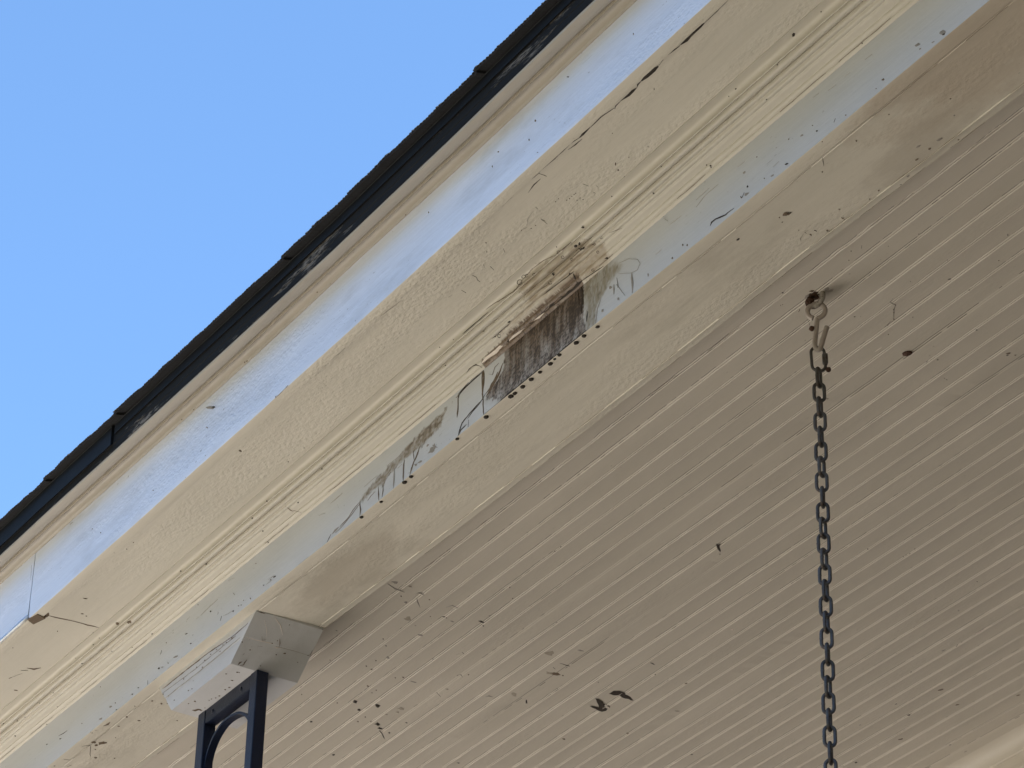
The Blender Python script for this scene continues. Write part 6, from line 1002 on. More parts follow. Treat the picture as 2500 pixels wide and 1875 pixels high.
  [0, 1, -29236, 4515, 29, 29, 11, 28, -7, 30, -20, 14, -36, -3, -20, -13, -21, -32, -2, -23, 11, -16, 26, -6, 27, 10],
  [0, 0, -29285, 4536, 15, 15, 5, 20, -5, 16, -10, 8, -13, 1, -14, -7, -7, -12, 0, -12, 7, -9, 12, -4, 14, 4],
  [0, 1, -29231, 4640, 9, 9, 6, 12, -1, 14, -10, 6, -13, -3, -17, -11, -12, -16, -2, -9, 3, -5, 9, -1, 13, 7],
  [0, 1, -27938, 796, 6, 6, -1, 6, -8, 11, -12, 9, -9, 3, -8, -2, -2, -8, 3, -7, 10, -10, 10, -6, 10, -1],
  [0, 1, -28138, 913, 5, 5, 3, 9, -2, 5, -4, 3, -8, 0, -7, -4, -4, -7, 1, -7, 7, -8, 8, -2, 9, 2],
  [0, 1, -29307, 1906, 9, 10, 2, 19, -6, 12, -18, 13, -14, 2, -17, -8, -7, -12, 2, -16, 9, -10, 18, -7, 12, 3],
  [0, 1, -29508, 2635, 6, 7, 0, 10, -7, 12, -12, 9, -12, 3, -7, -3, -4, -9, 2, -7, 8, -10, 12, -6, 7, 0],
  [0, 0, -29794, 3722, 6, 6, 3, 14, -4, 10, -11, 7, -15, 0, -14, -8, -6, -11, 0, -14, 9, -12, 13, -5, 11, 2],
  [0, 1, -30054, 3989, 8, 8, 0, 9, -7, 13, -9, 7, -10, 3, -6, -2, -2, -5, 4, -12, 8, -8, 12, -5, 10, 1],
  [0, 1, -29738, 3534, 7, 6, 2, 8, -2, 6, -6, 4, -9, 1, -6, -3, -5, -9, 1, -6, 6, -7, 10, -4, 10, 1],
  [0, 1, -30117, 1687, 3, 3, -1, 5, -7, 9, -9, 6, -7, 2, -5, -2, -2, -7, 3, -6, 7, -7, 12, -7, 6, -1],
  [0, 1, -29479, 801, 5, 5, -1, 5, -5, 7, -6, 5, -10, 4, -6, -1, -1, -6, 5, -9, 9, -8, 7, -4, 8, -1],
  [0, 1, -29447, 814, 3, 3, 0, 7, -4, 6, -6, 5, -9, 2, -7, -2, -2, -5, 2, -6, 7, -7, 9, -4, 5, 0],
  [0, 0, -29195, 625, 9, 9, 1, 17, -10, 17, -17, 11, -15, 2, -10, -5, -7, -15, 2, -12, 11, -13, 14, -6, 17, 2],
  [0, 1, -27218, 1339, 4, 4, 0, 7, -6, 10, -9, 7, -11, 3, -5, -2, -2, -5, 3, -10, 7, -8, 11, -6, 8, 0],
  [0, 3, -29267, 1974, 5, 5, 1, 10, -4, 8, -10, 8, -12, 2, -10, -5, -3, -6, 2, -10, 6, -7, 14, -5, 8, 2],
  [0, 1, -28988, 2643, 6, 6, 2, 9, -3, 7, -7, 6, -6, 1, -5, -2, -3, -6, 1, -6, 5, -6, 9, -3, 10, 2],
  [0, 3, -26739, 2419, 5, 6, -7, 17, -20, 26, -21, 19, -19, 12, -12, 1, 0, -14, 11, -19, 24, -26, 18, -13, 15, -5],
  [0, 1, -29507, 3423, 5, 5, 1, 6, -3, 6, -7, 4, -10, 1, -8, -5, -5, -10, 1, -8, 5, -6, 7, -3, 8, 1],
  [0, 1, -30205, 4210, 5, 5, 1, 11, -5, 10, -7, 6, -10, 3, -7, -3, -2, -6, 3, -9, 9, -10, 14, -6, 11, 1],
  [0, 1, -30184, 4154, 3, 3, -1, 5, -6, 8, -8, 6, -9, 4, -6, -1, -1, -5, 3, -7, 10, -11, 12, -8, 9, -2],
  [0, 1, -28080, 2880, 12, 11, 5, 11, -2, 10, -7, 4, -11, -2, -13, -9, -8, -12, -2, -12, 5, -8, 9, -1, 13, 5],
  [0, 3, -28419, 1138, 10, 10, 2, 9, -3, 8, -6, 4, -10, 0, -8, -5, -5, -9, 0, -9, 6, -8, 8, -3, 14, 4],
  [0, 1, -27629, 1163, 3, 3, 0, 5, -5, 8, -6, 5, -8, 2, -5, -1, -1, -3, 1, -4, 6, -7, 5, -2, 6, 1],
  [1, 0, -27755, 826, 1, 2, -69, 49, -68, 52],
  [1, 1, -29435, 1087, 0, 5, -50, 23, -53, 41, -93, 42, -96, 49],
  [1, 0, -28678, 2068, 0, 2, -52, 20, -56, 29, -104, 22, -101, 28, -129, 82, -122, 79, -144, 149, -141, 152, -247, 204, -247, 212, -322, 260, -320, 265, -470, 369, -470, 371],
  [1, 0, -29200, 2430, -1, 3, -117, 35, -118, 38],
  [1, 0, -29907, 3608, 3, -4, 24, 5, 24, 13, -52, 30, -54, 33],
  [1, 3, -29943, 3596, -2, 3, -67, -7, -73, 1, -138, -10, -147, 3, -272, 10, -277, 17, -367, -2, -370, 1],
  [1, 4, -29975, 2770, 2, -3, 66, 9, 76, -4, 140, 7, 142, 3],
  [1, 4, -30217, 3619, 5, -5, 46, 23, 50, 18],
  [0, 1, -28821, 2218, 4, 8, -4, 13, -9, 12, -10, 7, -12, 3, -8, -5, 1, -8, 7, -10, 16, -13, 11, -4, 13, 1],
  [0, 1, -28928, 2271, 3, 6, -3, 9, -11, 14, -16, 11, -11, 2, -6, -4, 1, -8, 6, -9, 14, -13, 16, -8, 9, 0],
  [0, 1, -28994, 2326, 3, 8, -5, 14, -12, 14, -15, 10, -15, 4, -6, -3, 0, -13, 8, -13, 11, -10, 15, -6, 9, 1],
  [0, 1, -29140, 2441, 4, 7, -5, 14, -12, 15, -14, 10, -14, 3, -8, -5, 1, -10, 6, -10, 16, -14, 10, -5, 10, 1],
  [0, 1, -29307, 2468, 3, 5, -4, 12, -12, 14, -10, 6, -12, 3, -6, -4, 1, -12, 10, -16, 14, -13, 10, -5, 9, 0],
  [0, 3, -28878, 1176, 55, 17, 28, 24, 2, 40, -29, 23, -50, 9, -51, -7, -49, -24, -23, -38, 12, -23, 45, -18, 53, 0],
  [0, 3, -28873, 1117, 10, 22, -11, 40, -36, 46, -47, 30, -53, 7, -28, -21, -1, -47, 27, -49, 45, -40, 55, -21, 42, 9],
  [0, 1, -28996, 954, 25, 30, 9, 26, -5, 20, -24, 12, -19, -4, -24, -19, -20, -34, -2, -24, 13, -18, 22, -2, 30, 15],
  [0, 3, -29153, 998, 15, 32, -14, 33, -43, 47, -69, 46, -48, 13, -35, -18, 4, -33, 35, -50, 44, -36, 69, -33, 41, 0],
  [0, 0, -29003, 959, 10, 24, 0, 24, -7, 15, -17, 8, -12, -4, -16, -20, -6, -25, 3, -17, 12, -13, 14, 0, 14, 11],
  [1, 1, -46000, 631, 0, 4, 130, 2, 130, 8, 260, 4, 260, 8, 390, -1, 390, 3, 520, 8, 520, 12, 649, 6, 649, 11, 779, 0, 779, 4],
  [1, 1, -43831, 639, 0, 4, 115, -9, 115, -5, 231, -5, 231, -1, 346, -3, 346, 1],
  [1, 1, -41469, 640, 0, 4, 138, -10, 138, -5, 276, -2, 276, 3, 414, -1, 414, 3, 552, -9, 552, -5],
  [1, 1, -38856, 640, 0, 4, 123, -11, 123, -5, 245, -10, 245, -6, 368, -6, 368, -2, 490, -8, 490, -3, 613, -10, 613, -5, 735, -8, 735, -4, 858, -1, 858, 3, 980, -11, 980, -7, 1103, -6, 1103, -2, 1225, -1, 1225, 3, 1348, -6, 1348, -1, 1470, -9, 1470, -5, 1593, -7, 1593, -3],
  [1, 1, -37035, 638, 0, 4, 138, -2, 138, 2, 276, -3, 276, 2, 413, -3, 413, 3, 551, -6, 551, -2],
  [1, 1, -35490, 634, 0, 4, 121, -2, 121, 2, 241, -5, 241, 0, 362, 1, 362, 5],
  [1, 1, -32318, 637, 0, 4, 131, 0, 131, 6, 263, -5, 263, 1, 394, -5, 394, -1, 525, -3, 525, 1, 657, -4, 657, 0],
  [1, 1, -30922, 638, 0, 4, 124, -4, 124, 1, 248, -3, 248, 1, 372, -6, 372, -2, 497, -7, 497, -2, 621, -2, 621, 2, 745, -7, 745, -3],
  [1, 1, -27327, 636, 0, 4, 126, -3, 126, 2, 252, -6, 252, -2, 378, 3, 378, 7, 504, 2, 504, 6, 630, -3, 630, 2, 756, 4, 756, 8, 883, -3, 883, 1],
  [1, 1, -25355, 634, 0, 4, 126, -4, 126, 0, 252, 0, 252, 4, 378, -1, 378, 3, 503, 2, 503, 6, 629, -3, 629, 1, 755, 2, 755, 7, 881, 4, 881, 8, 1006, 4, 1006, 8],
  [1, 1, -24030, 638, 0, 4, 134, -2, 134, 2, 268, -5, 268, -1, 402, -3, 402, 1],
 ],
}
DROPS = [(-3.3378, 1.9988, 1), (-3.4099, 1.9965, 0.8), (-3.5351, 1.9967, 0.9), (-3.5538, 1.9968, 1), (-3.6209, 1.9977, 0.7), (-3.675, 1.9964, 0.8), (-3.2736, 1.9981, 1.1), (-3.2637, 1.9985, 0.9), (-3.2438, 1.9983, 1), (-3.2212, 1.9976, 1), (-3.1995, 1.9976, 0.8), (-3.174, 1.9977, 1), (-3.1613, 1.9963, 0.6), (-3.1488, 1.9958, 0.8), (-3.1113, 1.9979, 1), (-3.0914, 1.9972, 0.9), (-3.0626, 1.9996, 0.8)]
STAINS = {'f_dark': [(-3.2773, 0.0797), (-3.2311, 0.0797), (-3.1952, 0.0797), (-3.093, 0.0797), (-3.088, 0.0736), (-3.0888, 0.0319), (-3.0804, 0.0002), (-3.1005, 0.0), (-3.1477, 0.0), (-3.1955, 0.0), (-3.2409, 0.0), (-3.2868, 0.0), (-3.3314, 0.0238), (-3.3152, 0.0368), (-3.289, 0.0488), (-3.2851, 0.073)], 'f_olive': [(-3.0962, 0.0797), (-3.04, 0.0797), (-3.0092, 0.07), (-2.997, 0.059), (-3.006, 0.0498), (-3.0272, 0.0413), (-3.053, 0.0206), (-3.0603, 0.0), (-3.085, 0.0007)], 'f_two': [(-3.438, 0.0672), (-3.4514, 0.0415), (-3.5055, 0.035), (-3.5765, 0.0346), (-3.601, 0.0278), (-3.6097, 0.0188), (-3.6262, 0.0268), (-3.6452, 0.0266), (-3.6672, 0.0222), (-3.6803, 0.0256), (-3.6651, 0.0343), (-3.6336, 0.0399), (-3.6118, 0.0444), (-3.5715, 0.0511), (-3.5164, 0.0597), (-3.4709, 0.0632)], 'm_brown': [(-3.3355, -0.003), (-3.335, 0.0117), (-3.3078, 0.0152), (-3.2796, 0.0161), (-3.2531, 0.0183), (-3.1926, 0.0192), (-3.1579, 0.0187), (-3.0957, 0.0198), (-3.0829, 0.0179), (-3.088, -0.003), (-3.1881, -0.003), (-3.2214, -0.003), (-3.2667, -0.003), (-3.3065, -0.003)], 'm_tan': [(-3.2675, 0.0241), (-3.2173, 0.0302), (-3.1865, 0.0381), (-3.1803, 0.0578), (-3.1926, 0.0702), (-3.1734, 0.0786), (-3.1409, 0.0816), (-3.1038, 0.0755), (-3.069, 0.0616), (-3.0462, 0.0658), (-3.0272, 0.0583), (-3.0092, 0.0272), (-3.0217, -0.003), (-3.0378, -0.003), (-3.0645, -0.003), (-3.0882, 0.0094), (-3.1222, 0.0169), (-3.1903, 0.0207), (-3.2521, 0.0211)]}
COCOON = (-2.9818, 0.3205)

MARK_MATS = ['dark', 'brown', 'tan', 'grey', 'light']
def add_marks(name, verts, faces, midx, mats):
    """dirt, cracks and dried runs: thin raised polygons that belong to the part's own mesh"""
    if name not in MARKS: return
    for f in MARKS[name]:
        kind = 'brn'[f[0]]; mk = MARK_MATS[f[1]]
        x0, v0 = f[2], f[3]
        pts = [(x0/1e4, v0/1e4)]+[((x0+f[q])/1e4, (v0+f[q+1])/1e4) for q in range(4, len(f), 2)]
        if M[mk] not in mats: mats.append(M[mk])
        mi = mats.index(M[mk]); b0 = len(verts)
        if kind == 'n':
            verts += [surfpos(name, a, b, 0.0005) for a, b in pts]; faces.append(tuple(range(b0, b0+len(pts)))); midx.append(mi)
        elif kind == 'b':
            hgt = 0.0009 if mk in ('dark', 'brown') else 0.0004
            verts.append(surfpos(name, pts[0][0], pts[0][1], hgt+0.0004))
            for a, b in pts[1:]: verts.append(surfpos(name, a, b, 0.0003))
            n = len(pts)-1
            for k in range(n): faces.append((b0, b0+1+k, b0+1+(k+1) % n)); midx.append(mi)
        else:
            n = len(pts)//2
            for k in range(n):
                l, r = pts[2*k], pts[2*k+1]
                c = ((l[0]+r[0])/2, (l[1]+r[1])/2)
                verts += [surfpos(name, *l, 0.0003), surfpos(name, *c, 0.0007), surfpos(name, *r, 0.0003)]
            for k in range(n-1):
                a = b0+3*k
                faces += [(a, a+1, a+4, a+3), (a+1, a+2, a+5, a+4)]; midx += [mi, mi]

def value_noise(x, y, seed=0):
    def h(i, j):
        n = (i*374761393+j*668265263+seed*1442695041) & 0xffffffff
        n = ((n ^ (n >> 13))*1274126177) & 0xffffffff
        return ((n ^ (n >> 16)) & 0xffff)/65535.0
    xi = np.floor(x).astype(np.int64); yi = np.floor(y).astype(np.int64); fx = x-xi; fy = y-yi
    fx = fx*fx*(3-2*fx); fy = fy*fy*(3-2*fy)
    return (h(xi, yi)*(1-fx)+h(xi+1, yi)*fx)*(1-fy)+(h(xi, yi+1)*(1-fx)+h(xi+1, yi+1)*fx)*fy
def fbm(x, y, seed=0, o=4):
    s = 0; a = 0.5; t = 0
    for k in range(o):
        s = s+a*value_noise(x*2**k, y*2**k, seed+k*17); t += a; a *= 0.55
    return s/t
def sdf(poly, x, y):
    p = np.array(poly); n = len(p); d = np.full(x.shape, 1e9); ins = np.zeros(x.shape, bool)
    for i in range(n):
        a = p[i]; b = p[(i+1) % n]; e = b-a; wx = x-a[0]; wy = y-a[1]
        t = np.clip((wx*e[0]+wy*e[1])/(e@e+1e-12), 0, 1)
        d = np.minimum(d, np.hypot(wx-e[0]*t, wy-e[1]*t))
        c = ((a[1] > y) != (b[1] > y)) & (x < (b[0]-a[0])*(y-a[1])/((b[1]-a[1])+1e-12)+a[0])
        ins ^= c
    return np.where(ins, d, -d)
def sstep(a, b, x):
    t = np.clip((x-a)/(b-a), 0, 1); return t*t*(3-2*t)
def layer(col, al, c2, a2):
    a2 = a2[:, None]; c2 = np.asarray(c2)
    c2 = np.broadcast_to(c2, col.shape) if c2.ndim == 1 else c2
    out = 1-(1-al)*(1-a2[:, 0]); den = np.maximum(out, 1e-6)[:, None]
    return (col*(al[:, None])*(1-a2)+c2*a2)/den, out

for _k in ('f_dark', 'f_olive'):
    STAINS[_k] = [(x, -0.004 if v < 0.009 else (0.095 if v > 0.071 else v)) for x, v in STAINS[_k]]
def pigment(surf, X, V):
    """leak stain: brown film soaked into the frieze and the bed moulding (paint colour only, as RGBA)"""
    col = np.zeros((len(X), 3)); al = np.zeros(len(X))
    warp = (fbm(X*260, V*260, 5)-0.5)*0.008; wide = (fbm(X*70, V*110, 15)-0.5)*0.022
    if surf == 'frieze':
        d = sdf(STAINS['f_olive'], X, V)+warp+wide*0.6
        mott = fbm(X*240, V*90, 11, 5)
        col, al = layer(col, al, (0.25, 0.215, 0.145), sstep(-0.003, 0.010, d)*np.clip(0.15+1.1*mott, 0, 0.85))
        col, al = layer(col, al, (0.12, 0.095, 0.065), sstep(0.0, 0.012, d)*sstep(0.55, 0.72, fbm(X*420, V*160, 13, 4))*0.6)
        d = sdf(STAINS['f_dark'], X, V)+wide     # faint halo round the dark patch
        col, al = layer(col, al, (0.24, 0.20, 0.15), sstep(-0.012, 0.006, d)*0.45*fbm(X*150, V*60, 19))
        d = sdf(STAINS['f_two'], X, V)+warp*0.9+wide*0.25
        st = fbm(X*420, V*90, 3); s3 = fbm(X*160, V*240, 6, 4)
        f2 = sstep(-0.0008, 0.0030, d)
        c2 = np.array((0.27, 0.215, 0.150))[None]*(0.40+1.0*st)[:, None]
        col, al = layer(col, al, c2, f2*np.clip(0.15+1.25*s3, 0, 0.92))
        col, al = layer(col, al, (0.07, 0.052, 0.036), f2*sstep(0.52, 0.66, 0.5*st+0.5*s3)*0.7)
        rim = np.exp(-(d/0.0011)**2)*sstep(0.45, 0.6, fbm(X*200, V*200, 8))
        col, al = layer(col, al, (0.10, 0.075, 0.055), rim*0.7)
        d = sdf(STAINS['f_dark'], X, V)+warp+wide*0.35
        top = sstep(0.0, 0.07, V)                       # V grows upwards from the lip
        streak = fbm(X*230, V*22, 21, 5); fine = fbm(X*1100, V*420, 31, 3); hz = fbm(X*200, V*1100, 41, 2); clump = fbm(X*75, V*38, 44, 3)
        dens_ = 0.46+0.52*top+0.7*(streak-0.5)+1.1*(clump-0.5)
        body = sstep(-0.0004, 0.0012, d)
        base_c = np.array((0.15, 0.100, 0.065))[None]*(0.60+0.8*streak)[:, None]
        col, al = layer(col, al, base_c, body*np.clip(dens_*0.9+0.12, 0, 0.95))
        blk = sstep(0.475, 0.60, 0.24*streak+0.30*fine+0.14*hz+0.30*clump+0.06*top)
        col, al = layer(col, al, (0.030, 0.020, 0.015), body*blk*0.95)
        gr = sstep(0.49, 0.58, fine*0.6+hz*0.4)*(1-top*0.6)
        col, al = layer(col, al, (0.035, 0.030, 0.033), body*gr*0.75)
        sc_ = sstep(0.60, 0.66, hz)*sstep(0.4, 0.6, fbm(X*40, V*300, 77))
        col, al = layer(col, al, (0.05, 0.04, 0.032), body*sc_*0.5)
    else:
        d = sdf(STAINS['m_tan'], X, V)+warp*0.8+wide*0.5
        tx = fbm(X*700, V*700, 51, 3)
        col, al = layer(col, al, (0.30, 0.235, 0.155), sstep(-0.002, 0.009, d)*np.clip(-0.05+1.25*fbm(X*70, V*260, 61, 5), 0, 0.85))
        rim = np.exp(-(d/0.0009)**2)*sstep(0.40, 0.6, fbm(X*150, V*150, 9))
        col, al = layer(col, al, (0.16, 0.115, 0.075), rim*0.6)
        d = sdf(STAINS['m_brown'], X, V)+warp*0.8
        body = sstep(-0.0004, 0.0009, d)
        col, al = layer(col, al, np.array((0.15, 0.100, 0.062))[None]*(0.7+0.6*tx)[:, None], body*np.clip(0.60+0.7*fbm(X*110, V*300, 66, 4), 0, 0.97))
        col, al = layer(col, al, (0.045, 0.030, 0.020), body*sstep(0.55, 0.68, fbm(X*900, V*900, 71, 3)*0.6+0.4*fbm(X*60, V*250, 72))*0.85)
    return np.concatenate([col, al[:, None]], 1)

def xs_uniform(a, b, step): return list(np.linspace(a, b, max(2, int(round((b-a)/step))+1)))
def sweep(name, vis, back, Xs, mat, parent, key=None, smooth_angle=35, wob=0.0, attr=False, do_sag=True, marks=True):
    """sweep a closed profile (visible polyline + back points) along the eave"""
    loop = list(vis)+list(back); nP = len(loop); nX = len(Xs)
    Y = np.array([p[0] for p in loop]); Z = np.array([p[1] for p in loop]); X = np.array(Xs)
    XX = np.repeat(X[:, None], nP, 1); YY = np.repeat(Y[None], nX, 0); ZZ = np.repeat(Z[None], nX, 0)
    if do_sag: ZZ = ZZ+sag(XX, YY, ZZ)
    if wob:
        YY = YY+wob*(fbm(XX*9, YY*0+ZZ*30, 3)-0.5)*2; ZZ = ZZ+wob*(fbm(XX*11+50, YY*30, 4)-0.5)*2
    verts = [tuple(v) for v in np.stack([XX, YY, ZZ], 2).reshape(-1, 3)]
    faces = []; 
    for i in range(nX-1):
        a = i*nP; b = a+nP
        for j in range(nP):
            k = (j+1) % nP
            faces.append((a+j, a+k, b+k, b+j))
    faces.append(tuple(range(nP-1, -1, -1))); faces.append(tuple((nX-1)*nP+j for j in range(nP)))
    midx = [0]*len(faces); mats = [mat]
    nbase = len(verts)
    if key and marks: add_marks(key, verts, faces, midx, mats)
    o = mesh_obj(name, verts, faces, mats, parent, True, midx)
    me = o.data
    me.set_sharp_from_angle(angle=math.radians(smooth_angle))
    if attr:
        _, L = arc(vis); V = np.concatenate([L, np.full(len(back), 99.0)])
        VV = np.repeat(V[None], nX, 0).reshape(-1); XF = XX.reshape(-1)
        pg = pigment(key, XF, VV); pg[VV > 50] = 0
        full = np.zeros((len(verts), 4)); full[:nbase] = pg
        at = me.attributes.new('pigment', 'FLOAT_COLOR', 'POINT'); at.data.foreach_set('color', full.astype(np.float32).reshape(-1))
    return o

# ------------------------------------------------------------------ ground
def plane(name, x0, x1, y0, y1, z, mat, kind=None, parent=None):
    o = mesh_obj(name, [(x0, y0, z), (x1, y0, z), (x1, y1, z), (x0, y1, z)], [(0, 1, 2, 3)], mat, parent)
    if kind: o['kind'] = kind
    return o
M['lawn'] = flat('dry_lawn', (0.105, 0.095, 0.065), 0.95, vary=0.35, scale=2.0, col2=(0.14, 0.12, 0.085))
M['bounce_ground'] = flat('pale_bounce_ground', (0.77, 0.705, 0.645), 0.85, vary=0.12, scale=6.0)
M['brick'] = flat('shade_wall_brick', (0.16, 0.085, 0.060), 0.85, vary=0.3, scale=9.0)
M['leaf'] = flat('dense_dark_foliage', (0.045, 0.065, 0.025), 0.8, vary=0.5, scale=1.5)
plane('ground', -1500, 1500, -1500, 1500, 0.0, M['lawn'], 'structure')
plane('path', -26, -4.9, -2.7, 1.55, 0.012, M['bounce_ground'], 'structure')  # unseen pale ground, placed and sized to bounce sun upwards
def tree_belt(name, r0, r1, h0, h1, seed):
    """wood all round the lawn: a closed ring of bumpy crowns"""
    vv = []; ff = []; n = 420; mrows = 12
    for i in range(n):
        an = 2*math.pi*i/n; u = i/n; top = h0+(h1-h0)*float(fbm(np.array([math.cos(an)*9+20]), np.array([math.sin(an)*9+20]), seed)[0])
        for j in range(mrows):
            a = math.pi*j/(mrows-1); k = 0.85+0.35*float(fbm(np.array([i*0.7]), np.array([j*0.9]), seed+1)[0])
            r = (r0+r1)/2+(r1-r0)/2*math.cos(a)*k
            vv.append((r*math.cos(an), r*math.sin(an), -0.2+top*max(0.0, math.sin(a))**0.5*k))
    for i in range(n):
        for j in range(mrows-1): a = i*mrows+j; c = ((i+1) % n)*mrows+j; ff.append((a, a+1, c+1, c))
    o = mesh_obj(name, vv, ff, M['leaf']); return tag(o, 'dark green wood beyond the lawn, outside the picture', 'wood', kind='stuff')
tree_belt('wood', 34, 48, 13, 17, 3)

# ------------------------------------------------------------------ the porch, all heights relative to the eye and lifted by its Empty
porch = tag(empty('porch', (0, 0, EYE)), 'cream painted porch eave with pale fascia board, moulded cornice, black roof edge and beadboard ceiling', 'porch')
X0, X1 = -9.0, -0.80
XJ = -4.452                                   # butt joint of the two fascia boards
XF = xs_uniform(X0, -5.3, 0.1)+xs_uniform(-5.28, -3.95, 0.02)+xs_uniform(-3.93, -2.86, 0.0016)+xs_uniform(-2.84, -1.9, 0.02)+xs_uniform(-1.85, X1, 0.1)
XM = xs_uniform(X0, -5.3, 0.1)+xs_uniform(-5.28, -1.9, 0.02)+xs_uniform(-1.85, X1, 0.1)

# beam with its two caulked edge boards
bv = [(YI, ZB), (2.1240, ZB-0.0004), (2.1226, ZB-0.0008), (2.1216, ZB+0.0006), (2.1190, ZB+0.0004), (2.10, ZB+0.0002), (2.06, ZB+0.0004), (2.0200, ZB+0.0002), (2.0180, ZB), (2.0172, ZB+0.0006), (2.0150, ZB+0.0002)]
beam = sweep('beam', bv, [(2.015, 2.52), (YI, 2.52)], XM, M['beam'], porch, 'beam', wob=0.0005)
fr = sweep('frieze_board', dens([(YF, ZB), (YF, 2.4347)], 0.0018), [(2.0143, 2.4347), (2.0143, ZB-0.0002), (2.004, ZB), (1.9950, ZB-0.0003)], XF, M['frieze'], porch, 'frieze', attr=True)
mo = sweep('bed_moulding', [p for p in P_MOULD], [(1.9343, 2.475), (1.9925, 2.475), (1.9935, 2.4362)], XF, M['mould'], porch, 'mould', attr=True, smooth_angle=50)
so_ = sweep('soffit_board', dens([(1.9365, ZS+0.001), (1.8384, ZS+0.001)], 0.02), [(1.8384, ZS+0.018), (2.01, ZS+0.018), (2.01, ZS+0.001)], XM, M['soffit'], porch, 'soffit', wob=0.0004)
fv = [(1.8380, ZS-0.0008), (1.8374, ZS-0.002), (YS+0.0015, ZS-0.002), (YS+0.0004, ZS-0.0014), (YS, ZS)]+dens([(YS, ZS+0.004), (YS, 2.579)], 0.012)[0:]
XFa = [x for x in XM if x < XJ-0.004]+[XJ-0.0006]; XFb = [XJ+0.0006]+[x for x in XM if x > XJ+0.004]
fb = sweep('fascia_board', fv, [(YS, 2.60), (1.838, 2.60)], XFb, M['fascia'], porch, 'fascia', wob=0.0006)
fa = sweep('fascia_board', [(y-0.0008, z-0.0008) if z < 2.5 else (y-0.0008, z) for y, z in fv], [(YS, 2.60), (1.838, 2.60)], XFa, M['fascia'], porch, 'fascia', wob=0.0006, marks=False)
for b_ in (fa, fb, fr):      # fronts carry skylight in their colour
    b_.data.materials.append(M['beam' if b_ is fr else 'soffit']); k_ = len(b_.data.materials)-1
    for pl in b_.data.polygons:
        if pl.material_index == 0 and abs(pl.normal.z) > 0.7 and pl.center.z < (2.37 if b_ is fr else 2.49): pl.material_index = k_
tag(fa, 'left fascia board with a white strip for the sun on its bottom edge')
# sunlight on the bottom of the left board, put in as a white strip
vv = []; ff = []
xs = [x for x in np.linspace(-6.2, XJ-0.001, 120)]
for i, x in enumerate(xs):
    k = float(fbm(np.array([x*40.0]), np.array([1.0]), 3)[0])
    hgt = 0.0085+0.005*k
    for y, z in [(YS-0.0008, ZS-0.003), (YS-0.0050, ZS-0.0033), (YS-0.0060, ZS-0.0026), (YS-0.0052, ZS-0.0016), (YS-0.0009, ZS-0.0030+hgt)]:
        vv.append((x, y, z+float(sag(x, YS, ZS))))
for i in range(len(xs)-1):
    for j in range(5):
        a = i*5+j; b = i*5+(j+1) % 5; ff.append((a, b, b+5, a+5))
ff += [(4, 3, 2, 1, 0), tuple((len(xs)-1)*5+j for j in range(5))]
mesh_obj('sun_strip', vv, ff, M['white'], fa, True)
# small broken wedge of putty at the joint
vv = [(XJ-0.002, YS-0.001, ZS-0.0026), (XJ+0.026, YS+0.004, ZS-0.0028), (XJ+0.020, YS+0.021, ZS-0.0034), (XJ-0.010, YS+0.014, ZS-0.003), (XJ-0.002, YS-0.001, ZS+0.001), (XJ+0.026, YS+0.004, ZS+0.001), (XJ+0.020, YS+0.021, ZS+0.001), (XJ-0.010, YS+0.014, ZS+0.001)]
mesh_obj('joint_filler', [(x, y, z+float(sag(XJ, YS, ZS))) for x, y, z in vv], [(3, 2, 1, 0), (4, 5, 6, 7), (0, 1, 5, 4), (1, 2, 6, 5), (2, 3, 7, 6), (3, 0, 4, 7)], M['brown'], porch)
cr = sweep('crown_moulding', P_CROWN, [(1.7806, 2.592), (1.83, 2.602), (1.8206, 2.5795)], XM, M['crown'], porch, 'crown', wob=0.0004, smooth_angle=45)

# black painted strip and metal drip edge
ev = dens([(1.7806, 2.5854), (1.7794, 2.5859), (1.7792, 2.5979), (1.7784, 2.5987), (1.7786, 2.6134)], 0.004)
sweep('edge_strip', ev, [(1.7786, 2.6209), (1.8060, 2.6269), (1.8060, 2.5899)], XM, M['black'], porch, wob=0.0004)
XD = -4.10
dv = [(1.7778, 2.6131), (1.7756, 2.6125), (1.7752, 2.6289), (1.7742, 2.6297)]
sweep('drip_edge', dv, [(1.8210, 2.6459), (1.8210, 2.6447), (1.7778, 2.6299)], [x for x in XM if x > XD]+[], M['metal_edge'], porch, wob=0.0003)
dv2 = [(1.7782, 2.5979), (1.7744, 2.5964), (1.7740, 2.6284), (1.7730, 2.6293)]
sweep('drip_edge', dv2, [(1.8210, 2.6457), (1.8210, 2.6441), (1.7782, 2.6295)], [x for x in XM if x < XD+0.012]+[XD+0.012], M['metal_edge'], porch, wob=0.0003)

